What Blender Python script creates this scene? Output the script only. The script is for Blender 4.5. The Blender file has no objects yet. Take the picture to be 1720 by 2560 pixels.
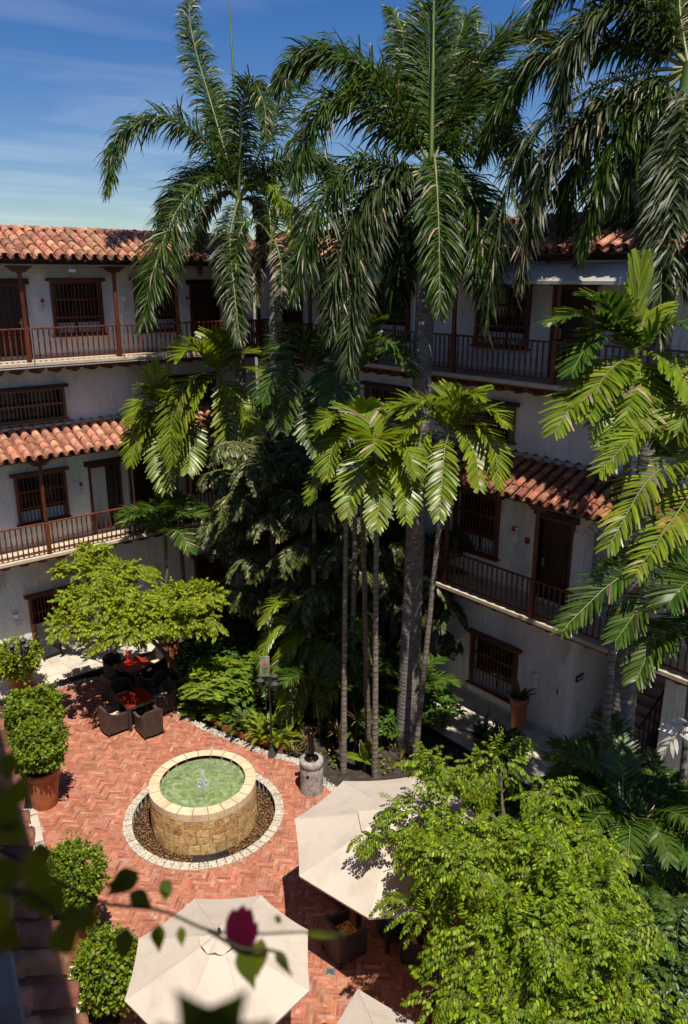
import bpy, math, random
import numpy as np
from mathutils import Vector, Matrix

# ------------------------------------------------------------------ scene, camera, light
random.seed(7); rng = np.random.default_rng(7)
sc = bpy.context.scene
col = sc.collection
R = math.radians
CAM_Z = 12.0
PITCH = 16.7
HEAD = -40.0
FPX = 1950.0            # focal length in pixels of the 1720 px wide photograph
cam_d = bpy.data.cameras.new('camera')
cam = bpy.data.objects.new('camera', cam_d); col.objects.link(cam)
cam.location = (0, 0, CAM_Z)
cam.rotation_euler = (R(90 - PITCH), 0, R(HEAD))
cam_d.sensor_fit = 'HORIZONTAL'; cam_d.sensor_width = 24.0; cam_d.lens = 24.0 * FPX / 1720.0
cam_d.clip_start = 0.05; cam_d.clip_end = 2000
cam_d.dof.use_dof = True; cam_d.dof.focus_distance = 19.0; cam_d.dof.aperture_fstop = 2.8
sc.camera = cam

SUN_EL = 66.5
sh = Vector((-0.30, -0.954, 0)).normalized()
SUN = Vector((sh.x * math.cos(R(SUN_EL)), sh.y * math.cos(R(SUN_EL)), math.sin(R(SUN_EL))))
w = bpy.data.worlds.new('World'); sc.world = w; w.use_nodes = True
nt = w.node_tree; nt.nodes.clear()
def wn(t, **k):
    n = nt.nodes.new(t)
    for a, b in k.items(): setattr(n, a, b)
    return n
sky = wn('ShaderNodeTexSky', sky_type='NISHITA', sun_disc=False)
sky.sun_elevation = R(SUN_EL); sky.sun_rotation = math.atan2(SUN.x, SUN.y)
sky.air_density = 1.0; sky.dust_density = 0.5; sky.ozone_density = 1.6
bg = wn('ShaderNodeBackground'); bg.inputs['Strength'].default_value = 0.07
out = wn('ShaderNodeOutputWorld')
# thin cirrus: noise on the direction projected to a high plane
tc = wn('ShaderNodeTexCoord'); sep = wn('ShaderNodeSeparateXYZ')
nt.links.new(tc.outputs['Generated'], sep.inputs[0])
mz = wn('ShaderNodeMath', operation='MAXIMUM'); mz.inputs[1].default_value = 0.06
nt.links.new(sep.outputs['Z'], mz.inputs[0])
dx = wn('ShaderNodeMath', operation='DIVIDE'); dy = wn('ShaderNodeMath', operation='DIVIDE')
for d, s in ((dx, 'X'), (dy, 'Y')):
    nt.links.new(sep.outputs[s], d.inputs[0]); nt.links.new(mz.outputs[0], d.inputs[1])
cmb = wn('ShaderNodeCombineXYZ'); nt.links.new(dx.outputs[0], cmb.inputs[0]); nt.links.new(dy.outputs[0], cmb.inputs[1])
mp = wn('ShaderNodeMapping'); mp.inputs['Rotation'].default_value = (0, 0, R(25)); mp.inputs['Scale'].default_value = (0.32, 0.55, 1)
mp.inputs['Location'].default_value = (0.35, 0.2, 0)
nt.links.new(cmb.outputs[0], mp.inputs[0])
nz = wn('ShaderNodeTexNoise'); nz.inputs['Scale'].default_value = 1.0; nz.inputs['Detail'].default_value = 7; nz.inputs['Roughness'].default_value = 0.52; nz.inputs['Distortion'].default_value = 0.4
nt.links.new(mp.outputs[0], nz.inputs[0])
rp = wn('ShaderNodeValToRGB'); rp.color_ramp.elements[0].position = 0.47; rp.color_ramp.elements[1].position = 0.85
rp.color_ramp.elements[1].color = (0.5, 0.5, 0.5, 1)
nt.links.new(nz.outputs['Fac'], rp.inputs[0])
hsv = wn('ShaderNodeHueSaturation'); hsv.inputs['Hue'].default_value = 0.516; hsv.inputs['Saturation'].default_value = 1.45
nt.links.new(sky.outputs[0], hsv.inputs['Color'])
mixc = wn('ShaderNodeMixRGB'); mixc.inputs[2].default_value = (7.5, 8.2, 9.6, 1)
nt.links.new(rp.outputs[0], mixc.inputs[0]); nt.links.new(hsv.outputs[0], mixc.inputs[1])
nt.links.new(mixc.outputs[0], bg.inputs['Color']); nt.links.new(bg.outputs[0], out.inputs[0])

sun_d = bpy.data.lights.new('sun', 'SUN'); sun_d.energy = 4.7; sun_d.angle = R(0.5); sun_d.color = (1.0, 0.93, 0.82)
sun = bpy.data.objects.new('sun', sun_d); col.objects.link(sun)
sun.rotation_euler = (-SUN).to_track_quat('-Z', 'Y').to_euler(); sun.location = (0, 0, 40)
vs = sc.view_settings
vs.view_transform = 'Standard'; vs.look = 'None'; vs.exposure = 0.5; vs.gamma = 1.0; vs.use_curve_mapping = False
sc.cycles.max_bounces = 8; sc.cycles.transparent_max_bounces = 12
sc.cycles.caustics_reflective = False; sc.cycles.caustics_refractive = False
sc.cycles.sample_clamp_indirect = 4.0

# ------------------------------------------------------------------ survey helpers (photo measurement -> world metres)
_P, _T = R(PITCH), R(HEAD)
_fw = np.array([-math.sin(_T) * math.cos(_P), math.cos(_T) * math.cos(_P), -math.sin(_P)])
_rt = np.array([math.cos(_T), math.sin(_T), 0.0]); _up = np.cross(_rt, _fw)
_C = np.array([0, 0, CAM_Z])
def at(px, py, x=None, y=None, z=None, d=None):
    r = _fw + _rt * (px - 860) / FPX - _up * (py - 1280) / FPX
    t = x / r[0] if x is not None else y / r[1] if y is not None else (z - CAM_Z) / r[2] if z is not None else d
    return _C + t * r
def depth(p): return float((np.array(p, float) - _C) @ _fw)
def to_px(p):
    v = np.asarray(p, float) - _C; dd = v @ _fw
    return 860 + FPX * (v @ _rt) / dd, 1280 - FPX * (v @ _up) / dd, dd

# ------------------------------------------------------------------ mesh helpers
def link_mesh(name, me, mats=(), parent=None, smooth=False, loc=(0, 0, 0), rot=(0, 0, 0)):
    if mats and not me.materials:
        for m in (mats if isinstance(mats, (list, tuple)) else [mats]): me.materials.append(m)
    if smooth and len(me.polygons): me.polygons.foreach_set('use_smooth', np.ones(len(me.polygons), bool))
    o = bpy.data.objects.new(name, me); col.objects.link(o)
    o.location = loc; o.rotation_euler = rot
    if parent is not None: o.parent = parent
    return o
def fastmesh(name, chunks):
    V, L, S, T, M = [], [], [], [], []
    off = 0; lo = 0
    for v, f, mi in chunks:
        v = np.asarray(v, np.float32).reshape(-1, 3); f = np.asarray(f, np.int64)
        if len(f) == 0: continue
        k = f.shape[1]; V.append(v); L.append((f + off).ravel()); n = len(f)
        S.append(lo + np.arange(n) * k); T.append(np.full(n, k)); M.append(np.full(n, mi))
        off += len(v); lo += n * k
    me = bpy.data.meshes.new(name)
    V = np.concatenate(V); L = np.concatenate(L); S = np.concatenate(S); M = np.concatenate(M)
    me.vertices.add(len(V)); me.vertices.foreach_set('co', V.ravel())
    me.loops.add(len(L)); me.loops.foreach_set('vertex_index', L.astype(np.int32))
    me.polygons.add(len(S)); me.polygons.foreach_set('loop_start', S.astype(np.int32))
    me.polygons.foreach_set('material_index', M.astype(np.int32))
    me.update(calc_edges=True); me.validate()
    sm = name in ('frond', 'crown', 'foliage', 'ground_cover', 'fallen_leaves', 'leaf', 'bract', 'blade_leaf')
    me.polygons.foreach_set('use_smooth', np.full(len(me.polygons), sm))
    return me
BOXF = np.array([[0, 3, 2, 1], [4, 5, 6, 7], [0, 1, 5, 4], [1, 2, 6, 5], [2, 3, 7, 6], [3, 0, 4, 7]])
def rotz(v, a):
    c, s = math.cos(a), math.sin(a); v = np.asarray(v, float)
    return np.stack([v[..., 0] * c - v[..., 1] * s, v[..., 0] * s + v[..., 1] * c, v[..., 2]], -1)
class MB:
    def __init__(s): s.c = []
    def add(s, v, f, m=0): s.c.append((v, f, m)); return s
    def box(s, x0, x1, y0, y1, z0, z1, m=0, a=0.0, c=(0, 0, 0)):
        v = np.array([[x0, y0, z0], [x1, y0, z0], [x1, y1, z0], [x0, y1, z0], [x0, y0, z1], [x1, y0, z1], [x1, y1, z1], [x0, y1, z1]], float)
        if a: v = rotz(v, a)
        return s.add(v + np.array(c), BOXF, m)
    def cbox(s, x0, x1, y0, y1, z0, z1, b=0.01, m=0, a=0.0, c=(0, 0, 0)):
        """box with chamfered edges"""
        X = [x0, x0 + b, x1 - b, x1]; Y = [y0, y0 + b, y1 - b, y1]; Z = [z0, z0 + b, z1 - b, z1]
        v = []; 
        rings = [(1, 1, 0), (0, 0, 1), (0, 0, 2), (1, 1, 3)]
        for i, j, k in rings:
            if i: loop = [(X[1], Y[1]), (X[2], Y[1]), (X[2], Y[2]), (X[1], Y[2])]; loop = [p for p in loop for _ in (0, 1)]
            else: loop = [(X[0], Y[1]), (X[1], Y[0]), (X[2], Y[0]), (X[3], Y[1]), (X[3], Y[2]), (X[2], Y[3]), (X[1], Y[3]), (X[0], Y[2])]
            v += [(p[0], p[1], Z[k]) for p in loop]
        v = np.array(v, float); f = []
        for r in range(3):
            for q in range(8): f.append([r * 8 + q, r * 8 + (q + 1) % 8, r * 8 + 8 + (q + 1) % 8, r * 8 + 8 + q])
        f.append([7, 5, 3, 1]); f.append([24, 26, 28, 30])
        if a: v = rotz(v, a)
        return s.add(v + np.array(c), np.array(f), m)
    def tube(s, pts, rad, n=8, m=0, cap=True):
        pts = np.asarray(pts, float); k = len(pts); rad = np.broadcast_to(np.asarray(rad, float), (k,))
        t = np.gradient(pts, axis=0); t /= np.linalg.norm(t, axis=1, keepdims=True) + 1e-9
        ref = np.array([0, 0, 1.0]) if abs(t[:, 2]).mean() < 0.8 else np.array([1.0, 0, 0])
        u = np.cross(t, ref); u /= np.linalg.norm(u, axis=1, keepdims=True) + 1e-9; b = np.cross(t, u)
        an = np.linspace(0, 2 * math.pi, n, endpoint=False)
        v = pts[:, None] + rad[:, None, None] * (np.cos(an)[None, :, None] * u[:, None] + np.sin(an)[None, :, None] * b[:, None])
        i = np.arange(k - 1)[:, None] * n; j = np.arange(n)[None]; j2 = (j + 1) % n
        f = np.stack([i + j, i + j2, i + n + j2, i + n + j], -1).reshape(-1, 4)
        s.add(v.reshape(-1, 3), f, m)
        if cap:
            s.add(v[0], np.arange(n)[None], m); s.add(v[-1], np.arange(n)[None, ::-1], m)
        return s
    def lathe(s, prof, n=16, m=0, c=(0, 0, 0), a0=0.0, cap=True):
        prof = np.asarray(prof, float); k = len(prof); an = np.linspace(0, 2 * math.pi, n, endpoint=False) + a0
        v = np.stack([prof[:, None, 0] * np.cos(an), prof[:, None, 0] * np.sin(an), np.broadcast_to(prof[:, None, 1], (k, n))], -1) + np.array(c)
        i = np.arange(k - 1)[:, None] * n; j = np.arange(n)[None]; j2 = (j + 1) % n
        s.add(v.reshape(-1, 3), np.stack([i + j, i + j2, i + n + j2, i + n + j], -1).reshape(-1, 4), m)
        if cap:
            if prof[0, 0] > 1e-4: s.add(v[0], np.arange(n)[None, ::-1], m)
            if prof[-1, 0] > 1e-4: s.add(v[-1], np.arange(n)[None], m)
        return s
    def prism(s, poly, z0, z1, m=0):
        p = np.asarray(poly, float); n = len(p)
        v = np.concatenate([np.c_[p, np.full(n, z0)], np.c_[p, np.full(n, z1)]])
        i = np.arange(n); j = (i + 1) % n
        s.add(v, np.stack([i, j, j + n, i + n], -1), m); s.add(v, np.arange(n)[None, ::-1], m); s.add(v, (np.arange(n) + n)[None], m)
        return s
    def mesh(s, name): return fastmesh(name, s.c)
    def build(s, name, mats, parent=None, smooth=False, **k): return link_mesh(name, s.mesh(name), mats, parent, smooth, **k)
def empty(name, loc=(0, 0, 0), rz=0.0):
    o = bpy.data.objects.new(name, None); col.objects.link(o); o.location = loc; o.rotation_euler = (0, 0, rz); o.empty_display_size = 0.2
    return o
def tag(o, label=None, cat=None, group=None, kind=None):
    if label: o['label'] = label
    if cat: o['category'] = cat
    if group: o['group'] = group
    if kind: o['kind'] = kind
    return o
def copy_tree(o, parent=None):
    c = o.copy(); col.objects.link(c); c.parent = parent
    for ch in list(o.children): copy_tree(ch, c)
    return c
def smooth_curve(pts, n=24):
    """Catmull-Rom through the points"""
    p = np.asarray(pts, float)
    if len(p) == 2: return p[0] + (p[1] - p[0]) * np.linspace(0, 1, n)[:, None]
    p = np.vstack([2 * p[0] - p[1], p, 2 * p[-1] - p[-2]]); m = len(p) - 3; o = []
    for u in np.linspace(0, m - 1e-6, n):
        i = int(u); t = u - i; a, b, c, d = p[i:i + 4]
        o.append(0.5 * (2 * b + (c - a) * t + (2 * a - 5 * b + 4 * c - d) * t * t + (3 * b - a - 3 * c + d) * t ** 3))
    return np.array(o)
def nrm(v): return v / (np.linalg.norm(v, axis=-1, keepdims=True) + 1e-9)

# ------------------------------------------------------------------ materials
def mat(name, cols, scale=3.0, rough=0.6, bump=None, rnd=0.0, spec=0.4, stretch=None, detail=6, metal=0.0, pos=None, coords='Object', transl=None, hue=0.0, stain=None, coat=0.0, island=True, distort=0.0):
    """noise-ramped principled; rnd = value spread between pieces; stain = (colour, scale, threshold, amount)"""
    m = bpy.data.materials.new(name); m.use_nodes = True; t = m.node_tree; N = t.nodes; L = t.links
    b = N['Principled BSDF']; o = N['Material Output']
    b.inputs['Roughness'].default_value = rough; b.inputs['Metallic'].default_value = metal
    b.inputs['Specular IOR Level'].default_value = spec
    if coat: b.inputs['Coat Weight'].default_value = coat; b.inputs['Coat Roughness'].default_value = 0.15
    c = N.new('ShaderNodeTexCoord'); src = c.outputs[coords]
    oi = N.new('ShaderNodeObjectInfo'); ge = N.new('ShaderNodeNewGeometry')
    ad = N.new('ShaderNodeMath'); ad.operation = 'ADD'; L.new(oi.outputs['Random'], ad.inputs[0])
    if island: L.new(ge.outputs['Random Per Island'], ad.inputs[1])
    fr = N.new('ShaderNodeMath'); fr.operation = 'FRACT'; L.new(ad.outputs[0], fr.inputs[0]); rv = fr.outputs[0]
    va = N.new('ShaderNodeVectorMath'); va.operation = 'ADD'; L.new(src, va.inputs[0])
    sc_ = N.new('ShaderNodeMath'); sc_.operation = 'MULTIPLY'; sc_.inputs[1].default_value = 37.0; L.new(rv if rnd else oi.outputs['Random'], sc_.inputs[0])
    L.new(sc_.outputs[0], va.inputs[1]); src = va.outputs[0]
    if stretch:
        mp = N.new('ShaderNodeMapping'); mp.inputs['Scale'].default_value = stretch; L.new(src, mp.inputs[0]); src = mp.outputs[0]
    n = N.new('ShaderNodeTexNoise'); n.inputs['Scale'].default_value = scale; n.inputs['Detail'].default_value = detail; n.inputs['Roughness'].default_value = 0.6; n.inputs['Distortion'].default_value = distort
    L.new(src, n.inputs[0])
    r = N.new('ShaderNodeValToRGB'); e = r.color_ramp.elements
    while len(e) < len(cols): e.new(0.5)
    ps = pos or [0.3 + 0.4 * i / max(1, len(cols) - 1) for i in range(len(cols))]
    for i, cc in enumerate(cols): e[i].position = ps[i]; e[i].color = (*cc, 1)
    L.new(n.outputs['Fac'], r.inputs[0]); cur = r.outputs[0]
    if stain:
        n2 = N.new('ShaderNodeTexNoise'); n2.inputs['Scale'].default_value = stain[1]; n2.inputs['Detail'].default_value = 5; n2.inputs['Distortion'].default_value = 0.6; L.new(src, n2.inputs[0])
        r2 = N.new('ShaderNodeValToRGB'); r2.color_ramp.elements[0].position = stain[2]; r2.color_ramp.elements[1].position = min(1, stain[2] + 0.12)
        r2.color_ramp.elements[1].color = (stain[3],) * 3 + (1,); L.new(n2.outputs['Fac'], r2.inputs[0])
        mx = N.new('ShaderNodeMixRGB'); mx.inputs[2].default_value = (*stain[0], 1); L.new(r2.outputs[0], mx.inputs[0]); L.new(cur, mx.inputs[1]); cur = mx.outputs[0]
    if rnd or hue:
        h = N.new('ShaderNodeHueSaturation')
        mr = N.new('ShaderNodeMapRange'); mr.inputs['To Min'].default_value = 1 - rnd; mr.inputs['To Max'].default_value = 1 + rnd; L.new(rv, mr.inputs[0]); L.new(mr.outputs[0], h.inputs['Value'])
        if hue:
            m3 = N.new('ShaderNodeMath'); m3.operation = 'MULTIPLY'; m3.inputs[1].default_value = 7.31; L.new(rv, m3.inputs[0])
            m4 = N.new('ShaderNodeMath'); m4.operation = 'FRACT'; L.new(m3.outputs[0], m4.inputs[0])
            m5 = N.new('ShaderNodeMapRange'); m5.inputs['To Min'].default_value = 0.5 - hue; m5.inputs['To Max'].default_value = 0.5 + hue; L.new(m4.outputs[0], m5.inputs[0]); L.new(m5.outputs[0], h.inputs['Hue'])
        L.new(cur, h.inputs['Color']); cur = h.outputs[0]
    L.new(cur, b.inputs['Base Color'])
    if bump:
        n3 = N.new('ShaderNodeTexNoise'); n3.inputs['Scale'].default_value = bump[0]; n3.inputs['Detail'].default_value = 8; n3.inputs['Roughness'].default_value = 0.65; L.new(src, n3.inputs[0])
        bp = N.new('ShaderNodeBump'); bp.inputs['Strength'].default_value = bump[1]; bp.inputs['Distance'].default_value = bump[2]
        L.new(n3.outputs['Fac'], bp.inputs['Height']); L.new(bp.outputs[0], b.inputs['Normal'])
    if transl:
        tr = N.new('ShaderNodeBsdfTranslucent'); ms = N.new('ShaderNodeMixShader'); ms.inputs[0].default_value = transl[1]
        mu = N.new('ShaderNodeMixRGB'); mu.blend_type = 'MULTIPLY'; mu.inputs[0].default_value = 1; mu.inputs[2].default_value = (*transl[0], 1)
        L.new(cur, mu.inputs[1]); L.new(mu.outputs[0], tr.inputs['Color'])
        L.new(b.outputs[0], ms.inputs[1]); L.new(tr.outputs[0], ms.inputs[2]); L.new(ms.outputs[0], o.inputs['Surface'])
    return m
M = {}
M['wall'] = mat('whitewash', [(0.62, 0.60, 0.57), (0.77, 0.76, 0.74), (0.82, 0.81, 0.80)], 1.3, 0.85, (9, 0.85, 0.06), stain=((0.40, 0.35, 0.29), 0.8, 0.56, 0.55), stretch=(1, 1, 0.55))
def streaks(m, c, amt):
    t = m.node_tree; N = t.nodes; L = t.links; b = N['Principled BSDF']; src = b.inputs['Base Color'].links[0].from_socket
    tc = N.new('ShaderNodeTexCoord'); mp = N.new('ShaderNodeMapping'); mp.inputs['Scale'].default_value = (5, 5, 0.28); L.new(tc.outputs['Object'], mp.inputs[0])
    n = N.new('ShaderNodeTexNoise'); n.inputs['Scale'].default_value = 1.0; n.inputs['Detail'].default_value = 6; n.inputs['Roughness'].default_value = 0.7; L.new(mp.outputs[0], n.inputs[0])
    r = N.new('ShaderNodeValToRGB'); r.color_ramp.elements[0].position = 0.54; r.color_ramp.elements[1].position = 0.74; r.color_ramp.elements[1].color = (amt, amt, amt, 1); L.new(n.outputs['Fac'], r.inputs[0])
    x = N.new('ShaderNodeMixRGB'); x.inputs[2].default_value = (*c, 1); L.new(r.outputs[0], x.inputs[0]); L.new(src, x.inputs[1]); L.new(x.outputs[0], b.inputs['Base Color'])
streaks(M['wall'], (0.40, 0.35, 0.30), 0.4)
M['wood'] = mat('mahogany', [(0.055, 0.012, 0.006), (0.115, 0.025, 0.009), (0.155, 0.037, 0.013)], 6, 0.38, (30, 0.12, 0.01), rnd=0.22, stretch=(1, 1, 0.25), spec=0.5)
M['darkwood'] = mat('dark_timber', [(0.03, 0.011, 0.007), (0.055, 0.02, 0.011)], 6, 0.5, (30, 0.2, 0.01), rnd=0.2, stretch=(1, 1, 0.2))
M['olivewood'] = mat('weathered_timber', [(0.11, 0.065, 0.03), (0.17, 0.10, 0.045)], 6, 0.55, (30, 0.2, 0.01), rnd=0.15, stretch=(1, 1, 0.2))
M['tile'] = mat('terracotta_tile', [(0.27, 0.095, 0.055), (0.42, 0.175, 0.10), (0.50, 0.265, 0.175)], 4, 0.85, (22, 0.6, 0.03), rnd=0.32, hue=0.012, stain=((0.11, 0.075, 0.06), 3.5, 0.56, 0.75))
M['tile_dark'] = mat('terracotta_dark', [(0.16, 0.065, 0.038), (0.32, 0.115, 0.06), (0.42, 0.18, 0.11)], 5, 0.85, (22, 0.5, 0.02), rnd=0.28, hue=0.012, stain=((0.06, 0.045, 0.04), 4.5, 0.56, 0.8))  # darker terracotta for the right and near lower roofs
M['pan'] = mat('terracotta_pan', [(0.11, 0.05, 0.035), (0.28, 0.11, 0.06)], 4, 0.9, (22, 0.4, 0.02), rnd=0.2)
M['joint_stone'] = mat('stone_joint', [(0.17, 0.075, 0.02), (0.28, 0.14, 0.05)], 6, 0.9, (30, 0.5, 0.02))
M['mortar'] = mat('lime_mortar', [(0.42, 0.37, 0.33), (0.55, 0.5, 0.45)], 6, 0.9, (30, 0.5, 0.02))
M['slab'] = mat('limewashed_slab', [(0.42, 0.33, 0.23), (0.58, 0.48, 0.36)], 5, 0.8, (30, 0.3, 0.02))
M['dark_edge'] = mat('dark_balcony_edge', [(0.10, 0.07, 0.05), (0.22, 0.17, 0.13), (0.3, 0.26, 0.22)], 4, 0.9, (20, 0.5, 0.02))  # slab tone darkened to hold back the skylight on the near edge
M['metal'] = mat('galvanised_pipe', [(0.45, 0.45, 0.45), (0.6, 0.6, 0.6)], 8, 0.35, metal=0.8)
M['glass'] = mat('dark_pane', [(0.010, 0.010, 0.012), (0.02, 0.02, 0.022)], 1, 0.08, spec=0.6)
M['brass'] = mat('brass_handle', [(0.55, 0.42, 0.2), (0.6, 0.5, 0.3)], 5, 0.3, metal=1.0)
M['white'] = mat('white_plaster', [(0.70, 0.68, 0.65), (0.76, 0.75, 0.73)], 4, 0.7)
M['redorn'] = mat('red_ornament', [(0.32, 0.02, 0.015), (0.42, 0.04, 0.02)], 5, 0.5)
M['black'] = mat('black_iron', [(0.012, 0.013, 0.015), (0.03, 0.032, 0.035)], 10, 0.42, (40, 0.2, 0.01), spec=0.5)
M['gray_iron'] = mat('gray_iron', [(0.035, 0.037, 0.04), (0.06, 0.062, 0.066)], 10, 0.5, (40, 0.2, 0.01))
M['brick'] = mat('paving_brick', [(0.25, 0.072, 0.038), (0.34, 0.112, 0.062), (0.40, 0.175, 0.112)], 5, 0.78, (26, 0.6, 0.015), rnd=0.26, hue=0.008, stain=((0.44, 0.29, 0.225), 3.0, 0.53, 0.55))
M['joint'] = mat('paving_joint', [(0.24, 0.14, 0.09), (0.42, 0.28, 0.20), (0.52, 0.39, 0.30)], 1.2, 0.9, (30, 0.5, 0.02))
M['travertine'] = mat('travertine', [(0.38, 0.32, 0.25), (0.52, 0.46, 0.38), (0.58, 0.52, 0.44)], 2.2, 0.62, (14, 0.25, 0.01), rnd=0.10, stain=((0.38, 0.29, 0.2), 1.4, 0.6, 0.5))
M['soil'] = mat('garden_soil', [(0.02, 0.014, 0.010), (0.045, 0.032, 0.023), (0.085, 0.065, 0.05)], 6, 0.95, (18, 0.9, 0.06))
M['ground'] = mat('bare_ground', [(0.10, 0.085, 0.07), (0.16, 0.14, 0.12)], 0.5, 0.95)
M['gravel'] = mat('white_gravel', [(0.42, 0.38, 0.31), (0.62, 0.58, 0.50)], 20, 0.85, rnd=0.22)
M['pebble'] = mat('wet_pebble', [(0.05, 0.028, 0.014), (0.15, 0.075, 0.028), (0.22, 0.12, 0.05)], 12, 0.3, rnd=0.55, hue=0.02, spec=0.5)
M['coral'] = mat('coral_stone', [(0.20, 0.10, 0.03), (0.50, 0.30, 0.115), (0.60, 0.40, 0.18), (0.68, 0.51, 0.28)], 13, 0.85, (28, 0.8, 0.05), rnd=0.24, hue=0.008, pos=[0.33, 0.42, 0.55, 0.68], stain=((0.24, 0.11, 0.02), 2.6, 0.56, 0.6))
M['coralrim'] = mat('coral_rim', [(0.50, 0.35, 0.19), (0.62, 0.49, 0.32), (0.66, 0.55, 0.40)], 6, 0.75, (30, 0.6, 0.02), rnd=0.10, stain=((0.45, 0.24, 0.09), 3.4, 0.62, 0.5))
M['kerb'] = mat('speckled_kerb', [(0.08, 0.065, 0.05), (0.40, 0.35, 0.27), (0.50, 0.45, 0.36), (0.56, 0.50, 0.41)], 22, 0.85, (34, 0.7, 0.02), rnd=0.10, pos=[0.36, 0.43, 0.55, 0.7])
M['basin'] = mat('green_basin', [(0.16, 0.25, 0.07), (0.34, 0.45, 0.16), (0.46, 0.52, 0.28)], 4, 0.8)
M['basinwall'] = mat('basin_mosaic', [(0.12, 0.15, 0.10), (0.34, 0.38, 0.27), (0.42, 0.44, 0.34)], 14, 0.7, (20, 0.6, 0.02))
M['terra'] = mat('terracotta_pot', [(0.27, 0.075, 0.025), (0.36, 0.11, 0.04), (0.40, 0.15, 0.07)], 3, 0.6, (20, 0.12, 0.01), rnd=0.08, stain=((0.46, 0.30, 0.22), 2.0, 0.66, 0.35))
M['canvas'] = mat('cream_canvas', [(0.58, 0.505, 0.42), (0.66, 0.58, 0.49), (0.68, 0.60, 0.51)], 2, 0.85, (5, 0.45, 0.04), transl=((0.95, 0.82, 0.66), 0.28))
M['awning'] = mat('gray_canvas', [(0.42, 0.39, 0.35), (0.52, 0.49, 0.44)], 2, 0.85, transl=((0.9, 0.8, 0.7), 0.15))
M['bronze'] = mat('bronze', [(0.022, 0.014, 0.010), (0.05, 0.032, 0.02)], 8, 0.28, metal=0.75, bump=(12, 0.3, 0.02))
M['column'] = mat('weathered_stone', [(0.15, 0.13, 0.115), (0.34, 0.31, 0.28), (0.44, 0.41, 0.37)], 9, 0.9, (22, 0.9, 0.04), stain=((0.08, 0.07, 0.06), 6, 0.6, 0.7))
M['concrete'] = mat('sooty_concrete', [(0.06, 0.06, 0.062), (0.16, 0.155, 0.15), (0.24, 0.235, 0.22)], 1.2, 0.9, (10, 0.5, 0.03))
M['redglass'] = mat('red_table', [(0.24, 0.012, 0.006), (0.34, 0.025, 0.012)], 3, 0.12, spec=0.6)
M['vase'] = mat('red_glass_vase', [(0.55, 0.015, 0.01), (0.62, 0.03, 0.02)], 3, 0.1, spec=0.7)
M['bloom'] = mat('cushion_print', [(0.05, 0.03, 0.01), (0.52, 0.25, 0.05), (0.62, 0.36, 0.09), (0.72, 0.60, 0.36)], 14, 0.8, pos=[0.40, 0.46, 0.58, 0.68], distort=1.2)
M['bloom2'] = mat('cushion_print_pale', [(0.06, 0.05, 0.03), (0.60, 0.50, 0.32), (0.72, 0.66, 0.5), (0.55, 0.34, 0.1)], 16, 0.8, pos=[0.38, 0.45, 0.58, 0.7], distort=1.2)
M['board'] = mat('chalkboard', [(0.018, 0.019, 0.021), (0.035, 0.036, 0.04)], 3, 0.5)
M['skin'] = mat('skin', [(0.28, 0.13, 0.08), (0.34, 0.17, 0.11)], 6, 0.5)
M['cloth'] = mat('dark_cloth', [(0.012, 0.012, 0.014), (0.025, 0.025, 0.03)], 8, 0.85)
M['shoe'] = mat('shoe_sole', [(0.6, 0.6, 0.58), (0.7, 0.7, 0.68)], 8, 0.6)
M['hair'] = mat('dark_hair', [(0.01, 0.008, 0.006), (0.02, 0.015, 0.01)], 20, 0.5)
def wicker():
    m = mat('wicker', [(0.038, 0.024, 0.02), (0.075, 0.048, 0.04), (0.10, 0.066, 0.055)], 8, 0.42, rnd=0.1, spec=0.5)
    t = m.node_tree; N = t.nodes; L = t.links; b = N['Principled BSDF']
    c = N.new('ShaderNodeUVMap'); c.uv_map = 'UVMap'
    wv = N.new('ShaderNodeTexWave'); wv.wave_type = 'BANDS'; wv.bands_direction = 'X'; wv.inputs['Scale'].default_value = 10.0
    w2 = N.new('ShaderNodeTexWave'); w2.wave_type = 'BANDS'; w2.bands_direction = 'Y'; w2.inputs['Scale'].default_value = 22.0
    L.new(c.outputs[0], wv.inputs[0]); L.new(c.outputs[0], w2.inputs[0])
    a = N.new('ShaderNodeMath'); a.operation = 'MULTIPLY_ADD'; a.inputs[1].default_value = 0.35
    L.new(w2.outputs['Fac'], a.inputs[0]); L.new(wv.outputs['Fac'], a.inputs[2])
    bp = N.new('ShaderNodeBump'); bp.inputs['Strength'].default_value = 0.9; bp.inputs['Distance'].default_value = 0.012
    L.new(a.outputs[0], bp.inputs['Height']); L.new(bp.outputs[0], b.inputs['Normal'])
    return m
M['wicker'] = wicker()
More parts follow.
